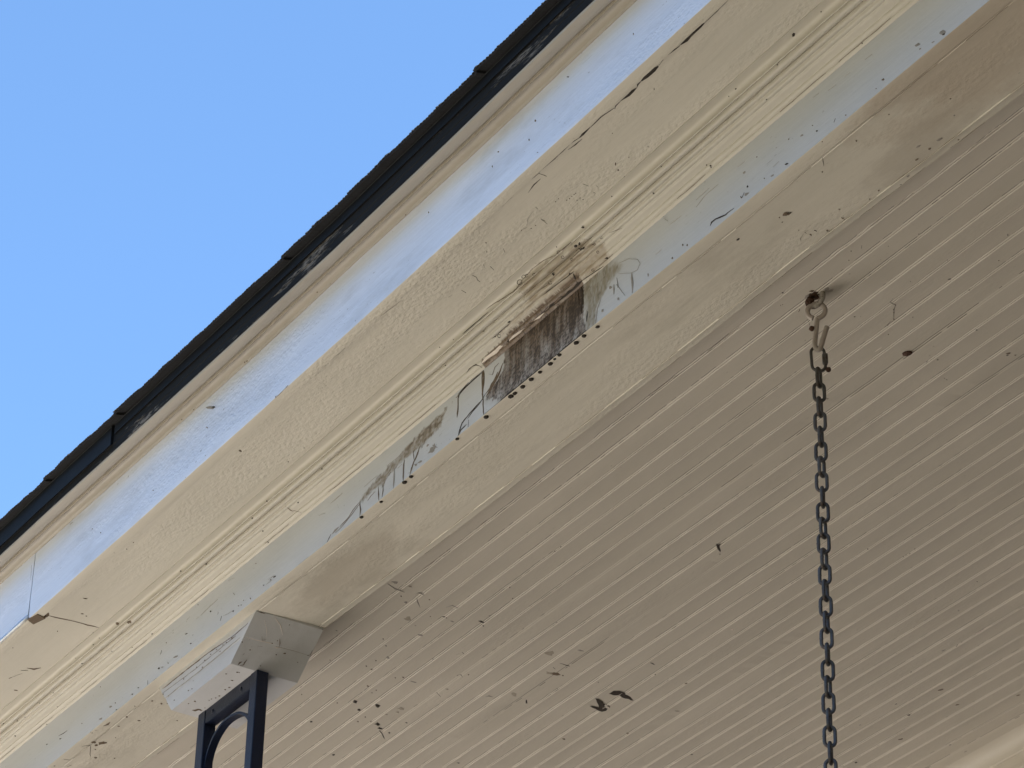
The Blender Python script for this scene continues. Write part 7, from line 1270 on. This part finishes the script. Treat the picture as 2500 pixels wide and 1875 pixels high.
# first shingle course: single shingles with curled left ends
ends = [-2.085, -2.55, -2.996, -3.519, -4.052, -4.307, -4.83, -5.30, -5.80]
ends = [-0.8, -1.25, -1.7]+ends+[-6.3, -6.8, -7.3, -7.8, -8.3, -9.0]
rs = random.Random(4)
def shingle(xr, xl, curl, lift):
    nx = max(12, int((xr-xl)/0.0022)); X = np.linspace(xl-0.006, xr, nx); u = (xr-X)/(xr-xl)
    nz = (fbm(X*420, X*0, 7, 3)-0.5)*0.0026+(fbm(X*26, X*0+3, 9, 2)-0.5)*0.004
    vv = []; ff = []
    belly = np.sin(np.pi*np.clip(u, 0, 1))*0.0035
    for i, x in enumerate(X):
        c = curl*max(0.0, min(1, (u[i]-0.35)/0.65))**2
        yf = 1.7635-nz[i]*0.7-c*0.6-belly[i]*0.4; zb = 2.6280+c+lift+belly[i]*0.5; s = float(sag(x, 1.78, 2.61))
        th = 0.0062+nz[i]*0.35
        prof = [(1.802, zb+0.012), (yf+0.006, zb+0.0015), (yf+0.0005, zb), (yf, zb+0.0012), (yf+0.0012, zb+th*0.45), (yf-0.0006+0.0011*math.sin(x*900), zb+th*0.55), (yf+0.0008, zb+th), (1.86, zb+th+0.031), (2.02, zb+th+0.086), (2.02, zb+th+0.082), (1.802, zb+0.014)]
        vv += [(x, y, z+s) for y, z in prof]
    n = 11
    for i in range(nx-1):
        for j in range(n):
            k = (j+1) % n; a = i*n; ff.append((a+j, a+k, a+n+k, a+n+j))
    ff += [tuple(range(n-1, -1, -1)), tuple((nx-1)*n+j for j in range(n))]
    return vv, ff
for i, (xr, xl) in enumerate(zip(ends[:-1], ends[1:])):
    vv, ff = shingle(xr, xl, 0.0024 if i % 2 else 0.0034, (i % 2)*0.0004+rs.uniform(0, .0004))
    mesh_obj('shingle', vv, ff, M['shingle'], porch, False)
# rest of the roof, running up over the porch
vv = []; ff = []; nx = 24; xs = np.linspace(X0, X1, nx)
courses = []
y = 1.83; z = 2.6745; k = 0
while y < 6.2:
    courses += [(y, z+0.004), (y+0.14, z+0.14*0.36)]; y += 0.14; z += 0.14*0.36
prof = courses+[(6.2, 2.4+1.7), (6.2, 2.50+1.5), (2.3, 2.66), (1.86, 2.655)]
for x in xs: vv += [(x, a, b) for a, b in prof]
n = len(prof)
for i in range(nx-1):
    for j in range(n): k = (j+1) % n; ff.append((i*n+j, i*n+k, (i+1)*n+k, (i+1)*n+j))
ff += [tuple(range(n-1, -1, -1)), tuple((nx-1)*n+j for j in range(n))]
mesh_obj('roof_deck', vv, ff, M['shingle'], porch)

# beadboard ceiling
SEAM = [(-0.0, -2.9), (1.7, -4.8), (1.8, -6.0), (2.3, -6.0), (-0.1, -2.8), (-0.3, -3.4), (-0.0, -3.2), (0.4, -2.6), (-0.1, 0.8), (2.2, -0.7), (0.2, 1.4), (0.6, 2.1), (0.5, 0.9), (0.4, 1.4), (-0.2, 1.3), (0.9, -1.9), (0.2, -2.2), (-0.5, -0.9), (-1.3, 1.0), (0.0, 4.0), (1.3, 0.0), (-0.4, 0.0), (-0.8, 0.0), (-1.5, 0.0), (-1.7, 0.0), (-0.8, 0.0), (-0.3, 0.0), (-0.3, 0.0), (0.4, 0.0), (-0.5, 0.0), (-1.1, 0.0), (-0.5, 0.0), (0.4, 0.0), (5.1, 0.0), (3.3, 0.0)]
SP = 0.015350265794111764*2.4
XC = xs_uniform(X0, -5.2, 0.06)+xs_uniform(-5.19, -2.2, 0.006)+xs_uniform(-2.15, X1, 0.06)
XCn = np.array(XC); nX = len(XC)
bead = [(-5.0, 0), (-3.7, 0.8), (-3.4, 1.0), (-1.7, -0.15), (-1.3, -0.2), (0.5, 1.0), (0.8, 1.05), (2.1, -0.15), (2.4, -0.15), (3.4, 0.0)]
DEPTH = [1.2, 1.0, .95, 1.05, .85, 1.0, .95, .55, 1.15, 1.0, .95, .7, 1.0, 1.05, .85, .95, 1.05, .85, 1.0, .8, 1.0, 1.05, .95, .85, 1.0, .95, 1.05, .9, 1.0, .85, .95, 1.0, 1.05, .7, .4]
cols_y = [np.full(nX, 2.12)]; cols_h = [np.zeros(nX)]
board_h = np.zeros(nX); TILT = [1, -.6, .4, -1, .8, -.2, 1, -.9, .1, .7, -.5, -1]
for k in range(35):
    a, b = SEAM[k]; s = YB0+SP*k+(a+b*np.clip(XCn+3.3, -1.7, 1.2))/1000.0
    D = DEPTH[k]*(0.68+0.30*(fbm(XCn*7, XCn*0+k*3.1, 12)-0.5)+0.28*(fbm(XCn*60, XCn*0+k*2.2, 19, 2)-0.5))
    if k in (7, 11): D = D*(0.35+1.0*sstep(0.42, 0.6, fbm(XCn*2.2, XCn*0+k, 5)))
    jit = (fbm(XCn*45, XCn*0+k*1.7, 23, 3)-0.5)*0.0016*(2.0 if k in (0, 4, 12, 22) else 0.7)
    nb = (fbm(XCn*1.5, XCn*0+k, 33, 2)-0.5)*0.0008+TILT[k % 12]*0.0004
    for j, (oy, oz) in enumerate(bead):
        cols_y.append(s+oy/1000.0*(1.0 if j > 3 else 1.0+0.25*(DEPTH[k]-0.8))+jit*(1 if j < 5 else 0.5)); t = j/(len(bead)-1)
        cols_h.append(board_h*(1-t)+nb*t+D*oz/1000.0)
    board_h = nb
for yy in (3.478, 3.505, 3.60): cols_y.append(np.full(nX, yy)); cols_h.append(np.zeros(nX))
YY = np.stack(cols_y, 1); HH = np.stack(cols_h, 1); ZZ = ceil_z(YY)+HH
YY = np.concatenate([YY, np.full((nX, 1), 3.60), np.full((nX, 1), 2.12)], 1); ZZ = np.concatenate([ZZ, np.full((nX, 1), ceil_z(3.60)+0.03), np.full((nX, 1), ceil_z(2.12)+0.03)], 1)
nP = YY.shape[1]; XX = np.repeat(XCn[:, None], nP, 1)
verts = [tuple(v) for v in np.stack([XX, YY, ZZ], 2).reshape(-1, 3)]; faces = []
for i in range(nX-1):
    a = i*nP; b = a+nP
    faces += [(a+j, a+(j+1) % nP, b+(j+1) % nP, b+j) for j in range(nP)]
faces += [tuple(range(nP-1, -1, -1)), tuple((nX-1)*nP+j for j in range(nP))]
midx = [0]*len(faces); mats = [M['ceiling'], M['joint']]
for k in range(35):           # shade painted on the bead facets turned inward, along with joint dirt
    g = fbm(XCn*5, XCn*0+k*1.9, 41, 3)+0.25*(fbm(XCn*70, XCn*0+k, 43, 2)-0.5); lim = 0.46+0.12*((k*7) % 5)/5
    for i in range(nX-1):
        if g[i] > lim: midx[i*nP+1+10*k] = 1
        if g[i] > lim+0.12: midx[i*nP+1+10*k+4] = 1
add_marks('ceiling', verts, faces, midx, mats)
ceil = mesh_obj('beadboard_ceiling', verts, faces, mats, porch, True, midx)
ceil.data.set_sharp_from_angle(angle=math.radians(12))

# cornice and wall at the back of the porch
zc = ceil_z(3.49)
wv = [(3.484, zc-0.0005)]
for k in range(1, 9):
    t = k/8*math.pi/2; wv.append((3.486+0.026*(math.sin(t)), zc-0.001-0.026*(1-math.cos(t))))
wv += [(3.514, zc-0.0285), (3.516, zc-0.028), (3.516, zc-0.050), (3.512, zc-0.052), (3.512, zc-0.058), (3.517, zc-0.060), (3.517, zc-0.115), (3.520, zc-0.118)]
sweep('wall_cornice', wv, [(3.56, zc-0.118), (3.56, zc+0.02), (3.484, zc+0.006)], XM, M['ceiling'], porch, do_sag=False)
sid = []; z = zc-0.118
while z > -0.70: sid += [(3.530, z), (3.541, z-0.10), ]; z -= 0.10
sid = [(3.541-0.011*((i+1) % 2), zz) for i, (_, zz) in enumerate(sid)]
sweep('clapboard_wall', sid, [(3.70, -0.70), (3.70, zc)], xs_uniform(X0, X1, 1.0), M['siding'], porch, do_sag=False, smooth_angle=5)
# porch floor and its apron
def box(name, x0, x1, y0, y1, z0, z1, mat, parent, bev=0.0):
    bmx = bmesh.new(); bmesh.ops.create_cube(bmx, size=1)
    for v in bmx.verts: v.co = Vector(((x0+x1)/2+v.co.x*(x1-x0), (y0+y1)/2+v.co.y*(y1-y0), (z0+z1)/2+v.co.z*(z1-z0)))
    if bev: bmesh.ops.bevel(bmx, geom=bmx.edges[:]+bmx.verts[:], offset=bev, segments=2, affect='EDGES', profile=0.6)
    me = bpy.data.meshes.new(name); bmx.to_mesh(me); bmx.free(); me.materials.append(mat)
    o = bpy.data.objects.new(name, me); link(o, parent); return o
box('porch_floor', X0, X1, 1.93, 3.54, -0.76, -0.70, M['floorp'], porch, 0.004)
box('floor_apron', X0, X1, 1.97, 2.0, -1.58, -0.765, M['siding'], porch)
box('added_shade_wall', -0.80, 3.2, 1.35, 6.2, -1.59, 3.6, M['brick'], porch)  # unseen block added to cut the light from the right
box('end_wall', X0-0.12, X0-0.01, 3.0, 6.2, -1.59, 2.9, M['siding'], porch)

# wooden capital under the beam, ends sloping inwards
zt, zb = 2.366, 2.295
xa, xb, xc, xd = -4.024, -4.098, -4.295, -4.347
def cap_x(z):
    t = min(1, max(0, (2.355-z)/0.060)); return xa+(xb-xa)*t, xd+(xc-xd)*t
zs = [zt, 2.355, 2.345, 2.335, 2.327, 2.3262, 2.315, 2.305, zb]
verts = []; faces = []; nyy = 6
for z in zs:
    r_, l_ = cap_x(z)
    d = 0.0006 if abs(z-2.3262) < 1e-4 else 0.0
    ring = [(r_-d, 2.013+d), (r_-d, 2.1295), (l_+d, 2.1295), (l_+d, 2.013+d)]
    verts += [(x, y, z) for x, y in ring]
for i in range(len(zs)-1):
    for j in range(4): faces.append((i*4+j, i*4+(j+1) % 4, i*4+4+(j+1) % 4, i*4+4+j))
faces += [(0, 3, 2, 1), tuple(4*(len(zs)-1)+j for j in range(4))]
midx = [0]*len(faces); mats = [M['capital']]
for nm in ('cap_end', 'cap_front', 'cap_bottom'): add_marks(nm, verts, faces, midx, mats)
capo = mesh_obj('post_capital', verts, faces, mats, porch, False, midx)

# dried drops hanging from the lip of the beam
def drop_mesh(s, seed):
    bmx = bmesh.new(); bmesh.ops.create_icosphere(bmx, subdivisions=2, radius=1.0); r = random.Random(seed)
    for v in bmx.verts:
        k = 1+r.uniform(-.12, .12); v.co = Vector((v.co.x*0.0042*s*k, v.co.y*0.0034*s*k, v.co.z*0.0022*s*k))
    me = bpy.data.meshes.new('resin_drop'); bmx.to_mesh(me); bmx.free(); me.materials.append(M['dark'])
    for p in me.polygons: p.use_smooth = True
    return me
for i, (x, y, s) in enumerate(DROPS):
    o = bpy.data.objects.new('resin_drop', drop_mesh(s, i)); link(o, beam)
    o.location = (x, max(y, 1.9955), ZB+float(sag(x, YF, ZB))-0.0008)

# ------------------------------------------------------------------ tubes
def tube(name, pts, rad, mat, parent=None, seg=14, closed=False, caps=True):
    P = [Vector(p) for p in pts]; n = len(P)
    rads = rad if isinstance(rad, (list, tuple)) else [rad]*n
    verts = []; faces = []; prev = None
    for i in range(n):
        a = P[(i-1) % n] if (closed or i > 0) else P[i]; b = P[(i+1) % n] if (closed or i < n-1) else P[i]
        t = (b-a).normalized()
        if prev is None:
            up = Vector((0, 0, 1)) if abs(t.z) < 0.9 else Vector((1, 0, 0)); u = t.cross(up).normalized()
        else: u = (prev-t*prev.dot(t)).normalized()
        prev = u; v = t.cross(u)
        for k in range(seg):
            an = 2*math.pi*k/seg; verts.append(P[i]+(u*math.cos(an)+v*math.sin(an))*rads[i])
    for i in range(n if closed else n-1):
        a = i*seg; b = ((i+1) % n)*seg
        if closed and i == n-1:
            # find rotation offset with least twist
            off = min(range(seg), key=lambda o: (verts[a]-verts[b+o]).length)
        else: off = 0
        for k in range(seg): faces.append((a+k, a+(k+1) % seg, b+(k+1+off) % seg, b+(k+off) % seg))
    if not closed and caps: faces += [tuple(range(seg-1, -1, -1)), tuple((n-1)*seg+k for k in range(seg))]
    o = mesh_obj(name, verts, faces, mat, parent, True); o.data.set_sharp_from_angle(angle=math.radians(50)); return o
def smooth_path(pts, n=8):
    P = [Vector(p) for p in pts]; out = []
    for i in range(len(P)-1):
        p0 = P[max(0, i-1)]; p1 = P[i]; p2 = P[i+1]; p3 = P[min(len(P)-1, i+2)]
        for k in range(n):
            t = k/n
            out.append(0.5*((2*p1)+(-p0+p2)*t+(2*p0-5*p1+4*p2-p3)*t*t+(-p0+3*p1-3*p2+p3)*t**3))
    out.append(P[-1]); return out

# ------------------------------------------------------------------ iron post
pz = EYE
post = tag(empty('iron_post', (-4.19, 2.066, pz-0.70)), 'black wrought iron porch post of two square bars with a scroll, under the wooden capital', 'post')
def pbox(name, x0, x1, y0, y1, z0, z1):
    o = box(name, x0+4.19, x1+4.19, y0-2.066, y1-2.066, z0+0.70, z1+0.70, M['iron'], post, 0.0016); return o
pbox('post_bar', -4.1124, -4.0904, 2.055, 2.0755, -0.70, 2.2945)
pbox('post_bar', -4.285, -4.261, 2.055, 2.0755, -0.70, 2.2945)
pbox('top_rail', -4.2605, -4.1129, 2.0558, 2.0747, 2.2705, 2.2943)
pbox('bottom_rail', -4.2605, -4.1129, 2.0558, 2.0747, -0.66, -0.636)
pbox('base_plate', -4.33, -4.045, 2.03, 2.10, -0.6995, -0.692)
for wx in (-4.236, -4.142):
    v = [(x+4.19, y-2.066, z+0.70) for x, y, z in ([(wx+0.004*math.cos(a), 2.0560, 2.282+0.004*math.sin(a)) for a in np.linspace(0, 2*math.pi, 11)[:-1]]+[(wx+0.0028*math.cos(a), 2.0535, 2.282+0.0028*math.sin(a)) for a in np.linspace(0, 2*math.pi, 11)[:-1]])]
    mesh_obj('rivet', v, [(k, (k+1) % 10, 10+(k+1) % 10, 10+k) for k in range(10)]+[tuple(range(10, 20))], M['iron'], post)
def strap(name, path, wdt, th):
    P = [Vector((p[0], 0, p[1])) for p in path]; vv = []; ff = []
    for i, p in enumerate(P):
        a = P[max(0, i-1)]; b = P[min(len(P)-1, i+1)]; t = (b-a).normalized(); nrm = Vector((-t.z, 0, t.x))
        for s, q in ((-1, -1), (1, -1), (1, 1), (-1, 1)):
            v = p+nrm*(th/2*q); vv.append((v.x+4.19, 2.066+s*wdt/2-2.066, v.z+0.70))
    n = len(P)
    for i in range(n-1):
        for j in range(4): ff.append((i*4+j, i*4+(j+1) % 4, i*4+4+(j+1) % 4, i*4+4+j))
    ff += [(3, 2, 1, 0), tuple((n-1)*4+j for j in range(4))]
    o = mesh_obj(name, vv, ff, M['iron'], post, True); o.data.set_sharp_from_angle(angle=math.radians(40)); return o
arch = [(-4.1115, 2.190), (-4.1125, 2.207), (-4.119, 2.222), (-4.133, 2.236), (-4.152, 2.2465), (-4.176, 2.252), (-4.200, 2.253), (-4.220, 2.248), (-4.238, 2.2375), (-4.251, 2.222), (-4.2575, 2.205), (-4.260, 2.180)]
low = [(-4.2575, 2.10), (-4.235, 2.01), (-4.187, 1.93), (-4.14, 1.85), (-4.113, 1.76), (-4.1125, 1.68), (-4.14, 1.62), (-4.187, 1.60)]
def vec2(path): return [(p.x, p.z) for p in smooth_path([(a, 0, b) for a, b in path], 6)]
strap('scroll', vec2(arch+low), 0.0125, 0.0042)
strap('scroll', vec2([(-4.1125, 2.19), (-4.115, 2.10), (-4.138, 2.01), (-4.187, 1.928), (-4.234, 1.85), (-4.2595, 1.76), (-4.2595, 1.68), (-4.234, 1.62), (-4.187, 1.60)]), 0.0125, 0.0042)

# ------------------------------------------------------------------ eye screw, hook, quick link, chain
Rv = Vector((0.5332, 0.8460, 0.0)).normalized()       # picture-wise horizontal, parallel to the ceiling
Fv = Vector((-0.8460, 0.5332, 0.0)).normalized()      # away from the viewer
hk = Vector((-2.9091, 2.2373, 2.4043))                # where the screw enters the ceiling
def W(a, b, c=0.0): return Rv*a+Fv*c+Vector((0, 0, b))
def T0(name, loc, label, cat):
    return tag(empty(name, Vector(loc)+Vector((0, 0, EYE))), label, cat)
ES = T0('eye_screw', hk, 'thick rusty eye screw painted cream, coming out of the beadboard ceiling above the hook', 'eye screw')
# eye: ring seen obliquely, its upper part sunk into the board
eye_axis = (Rv*0.75-Fv*0.66).normalized()
EC = W(0.0030, -0.0035)
ring = [EC+eye_axis*(0.0118*math.cos(math.radians(a)))+Vector((0, 0, -0.0122*math.sin(math.radians(a)))) for a in range(-24, 205, 8)]
tube('ring', ring, 0.0037, M['eye'], ES, 16)
tube('shank', [W(0.003, 0.024), W(0.003, 0.012), W(0.003, 0.004)], 0.0040, M['eye'], ES, 12)
def crust(name, ctr, rx, ry, rz, mat, parent, seed, jag=.3):
    bmx = bmesh.new(); bmesh.ops.create_icosphere(bmx, subdivisions=3, radius=1.0); r = random.Random(seed)
    for v in bmx.verts:
        k = 1+r.uniform(-jag, jag); v.co = Vector(ctr)+Vector((v.co.x*rx*k, v.co.y*ry*k, v.co.z*rz*k))
    me = bpy.data.meshes.new(name); bmx.to_mesh(me); bmx.free(); me.materials.append(mat)
    o = bpy.data.objects.new(name, me); link(o, parent); return o
crust('rust_crust', W(-0.0042, -0.0085, 0.003), 0.0068, 0.0050, 0.0088, M['rust'], ES, 2, .16)
crust('rust_crust', W(-0.0015, 0.0004, 0), 0.0105, 0.0100, 0.0014, M['rust'], ES, 5, .3)

HP = hk+W(0.0012, -0.0330)
OH = T0('open_hook', HP, 'cream painted open steel hook hanging from the eye screw, tip pointing up', 'hook')
ra = 0.0117; rot = (Rv*0.98-Fv*0.20).normalized()
hp = [W(0.0023, 0.0088)+rot*(ra*math.sin(math.radians(a)))+Vector((0, 0, -ra*math.cos(math.radians(a))))*0.97 for a in range(4, 4+342, 9)]
tail = [W(0.0032, -0.0020), W(0.0030, -0.0060), W(0.0020, -0.0150), W(0.0008, -0.0260), W(-0.0004, -0.0370), W(-0.0010, -0.0440), W(0.0006, -0.0500, -.001), W(0.0040, -0.0525, -.002), W(0.0068, -0.0480, -.003), W(0.0092, -0.0390, -.004), W(0.0122, -0.0285, -.005), W(0.0152, -0.0190, -.006)]
tube('ring', hp, 0.0034, M['hook'], OH, 16)
tube('shank', smooth_path(tail, 6), 0.0034, M['hook'], OH, 16)

QP = HP+W(0.0004, -0.0480)
QL = T0('quick_link', QP, 'dark oval quick link with a barrel nut joining the open hook to the chain', 'quick link')
def stadium(hw, hh, n=10):
    out = []
    r = hw
    for k in range(n+1):
        a = math.pi*k/n; out.append((r*math.cos(a), (hh-r)+r*math.sin(a)))
    for k in range(n+1):
        a = math.pi+math.pi*k/n; out.append((r*math.cos(a), -(hh-r)+r*math.sin(a)))
    return out
ql = [W(a+(0.0022 if b > 0 else 0.0030), b-0.0174, 0.0015*b/0.019) for a, b in stadium(0.0088, 0.0193)]
tube('frame', ql, 0.0020, M['chain'], QL, 12, closed=True)
nut = tube('nut', [W(0.0112, -0.0090), W(0.0112, -0.0098), W(0.0114, -0.0106), W(0.0116, -0.0236), W(0.0117, -0.0246), W(0.0117, -0.0254)], [0.0026, 0.0038, 0.0041, 0.0041, 0.0038, 0.0026], M['chain'], QL, 6)

CP = QP+W(0.0026, -0.0312)
CH = T0('chain', CP, 'long dark grey steel chain hanging from the quick link under the beadboard ceiling', 'chain')
lk = [(a, b) for a, b in stadium(0.0066, 0.0134, 9)]
rr = [0.00235]*len(lk)
lv = [Vector((a, 0, b)) for a, b in lk]
first = tube('link', lv, rr, M['chain'], CH, 10, closed=True)
# weld collar on one side of the link
PITCH = 0.0134*2-0.00225*2
rc = random.Random(11)
base_q = Matrix((( Rv.x, Fv.x, 0), (Rv.y, Fv.y, 0), (0, 0, 1))).to_quaternion()
weld = tube('weld', [(-0.0066, 0, -0.0012), (-0.0066, 0, -0.0008), (-0.0066, 0, 0.0008), (-0.0066, 0, 0.0012)], [0.0021, 0.0026, 0.0026, 0.0021], M['chain'], None, 10)
NL = 70
for i in range(NL):
    o = first if i == 0 else first.copy()
    wd = weld if i == 0 else weld.copy()
    if i: C.objects.link(o); o.parent = CH
    wd.parent = o
    if i: C.objects.link(wd)
    turn = (math.radians(66) if i % 2 == 0 else math.radians(-8))+math.radians(rc.uniform(-11, 11))
    o.rotation_mode = 'QUATERNION'
    o.rotation_quaternion = base_q @ Quaternion((0, 0, 1), turn)
    o.location = W(rc.uniform(-.0003, .0003), -0.0147-i*PITCH)
# balls of brown silk and dust caught on the fittings
def sac(loc, s, label, seed):
    o = crust('egg_sac', (0, 0, 0), 0.0036*s, 0.0036*s, 0.0038*s, M['sac'], None, seed, .10)
    o.location = Vector(loc)+Vector((0, 0, EYE)); tag(o, label, 'egg sac'); return o
sac(HP+W(-0.0042, -0.0190, -.001), 1.0, 'small brown silk ball stuck to the left side of the open hook', 3)
sac(QP+W(0.0155, -0.0325, .001), 0.95, 'small dark red brown ball stuck beside the quick link under its nut', 4)
def strands(name, loc, paths, label):
    vv = []; ff = []
    for pth in paths:
        P = [Vector(loc)*0+W(*p) for p in pth]
        for a, b in zip(P[:-1], P[1:]):
            t = (b-a).normalized(); u = t.cross(Fv).normalized()*0.00022; v = Fv*0.00022; k = len(vv)
            vv += [a+u, a+v, a-u, a-v, b+u, b+v, b-u, b-v]
            ff += [(k+j, k+(j+1) % 4, k+4+(j+1) % 4, k+4+j) for j in range(4)]
    o = mesh_obj(name, vv, ff, M['web']); o.location = Vector(loc)+Vector((0, 0, EYE)); tag(o, label, 'cobweb'); return o
rw = random.Random(8)
def wig(a, b, n=6, j=.0008):
    return [(a[0]+(b[0]-a[0])*k/n+rw.uniform(-j, j), a[1]+(b[1]-a[1])*k/n+rw.uniform(-j, j), rw.uniform(-j, j)) for k in range(n+1)]
strands('cobweb', HP, [wig((-.009, -.006), (-.0055, -.0165)), wig((-.0055, -.0165), (-.0095, -.020)), wig((-.004, -.018), (-.001, -.023)), wig((-.006, -.016), (-.001, -.019)), wig((-.003, -.026), (0, -.029))], 'thin brown cobweb threads with dust round the silk ball on the open hook')
strands('cobweb', QP, [wig((.002, -.0315), (.013, -.0315), 8, .001), wig((.0085, -.019), (.0095, -.024)), wig((.011, -.029), (.009, -.033), 4), wig((.004, -.031), (.007, -.0335), 4)], 'thin cobweb threads with dust below the quick link')
strands('cobweb', CP, [wig((.003, -.030), (.0062, -.0385), 6, .0009), wig((.002, -.029), (.0068, -.034), 6, .001), wig((.0062, -.0385), (.0105, -.048), 5, .001), wig((.0080, -.047), (.0120, -.0465), 4, .0008)], 'short cobweb threads on the right of the chain near its upper end')
strands('cobweb', CP, [wig((.0058, -.598), (.0076, -.606), 5, .0006), wig((.0076, -.606), (.0048, -.618), 6, .0006), wig((.0044, -.604), (.0076, -.600), 5, .0006)], 'short cobweb threads on the right of the chain near the bottom of the picture')
# cocoon on the ceiling
cp = surfpos('ceiling', *COCOON, 0.001)
o = crust('cocoon', (0, 0, 0), 0.0065, 0.0055, 0.0030, M['sac'], None, 9, .16); o.location = Vector(cp)+Vector((0, 0, EYE)); o.rotation_euler = (0, 0, 0.6)
tag(o, 'small brown insect cocoon stuck to the beadboard ceiling right of the chain', 'cocoon')
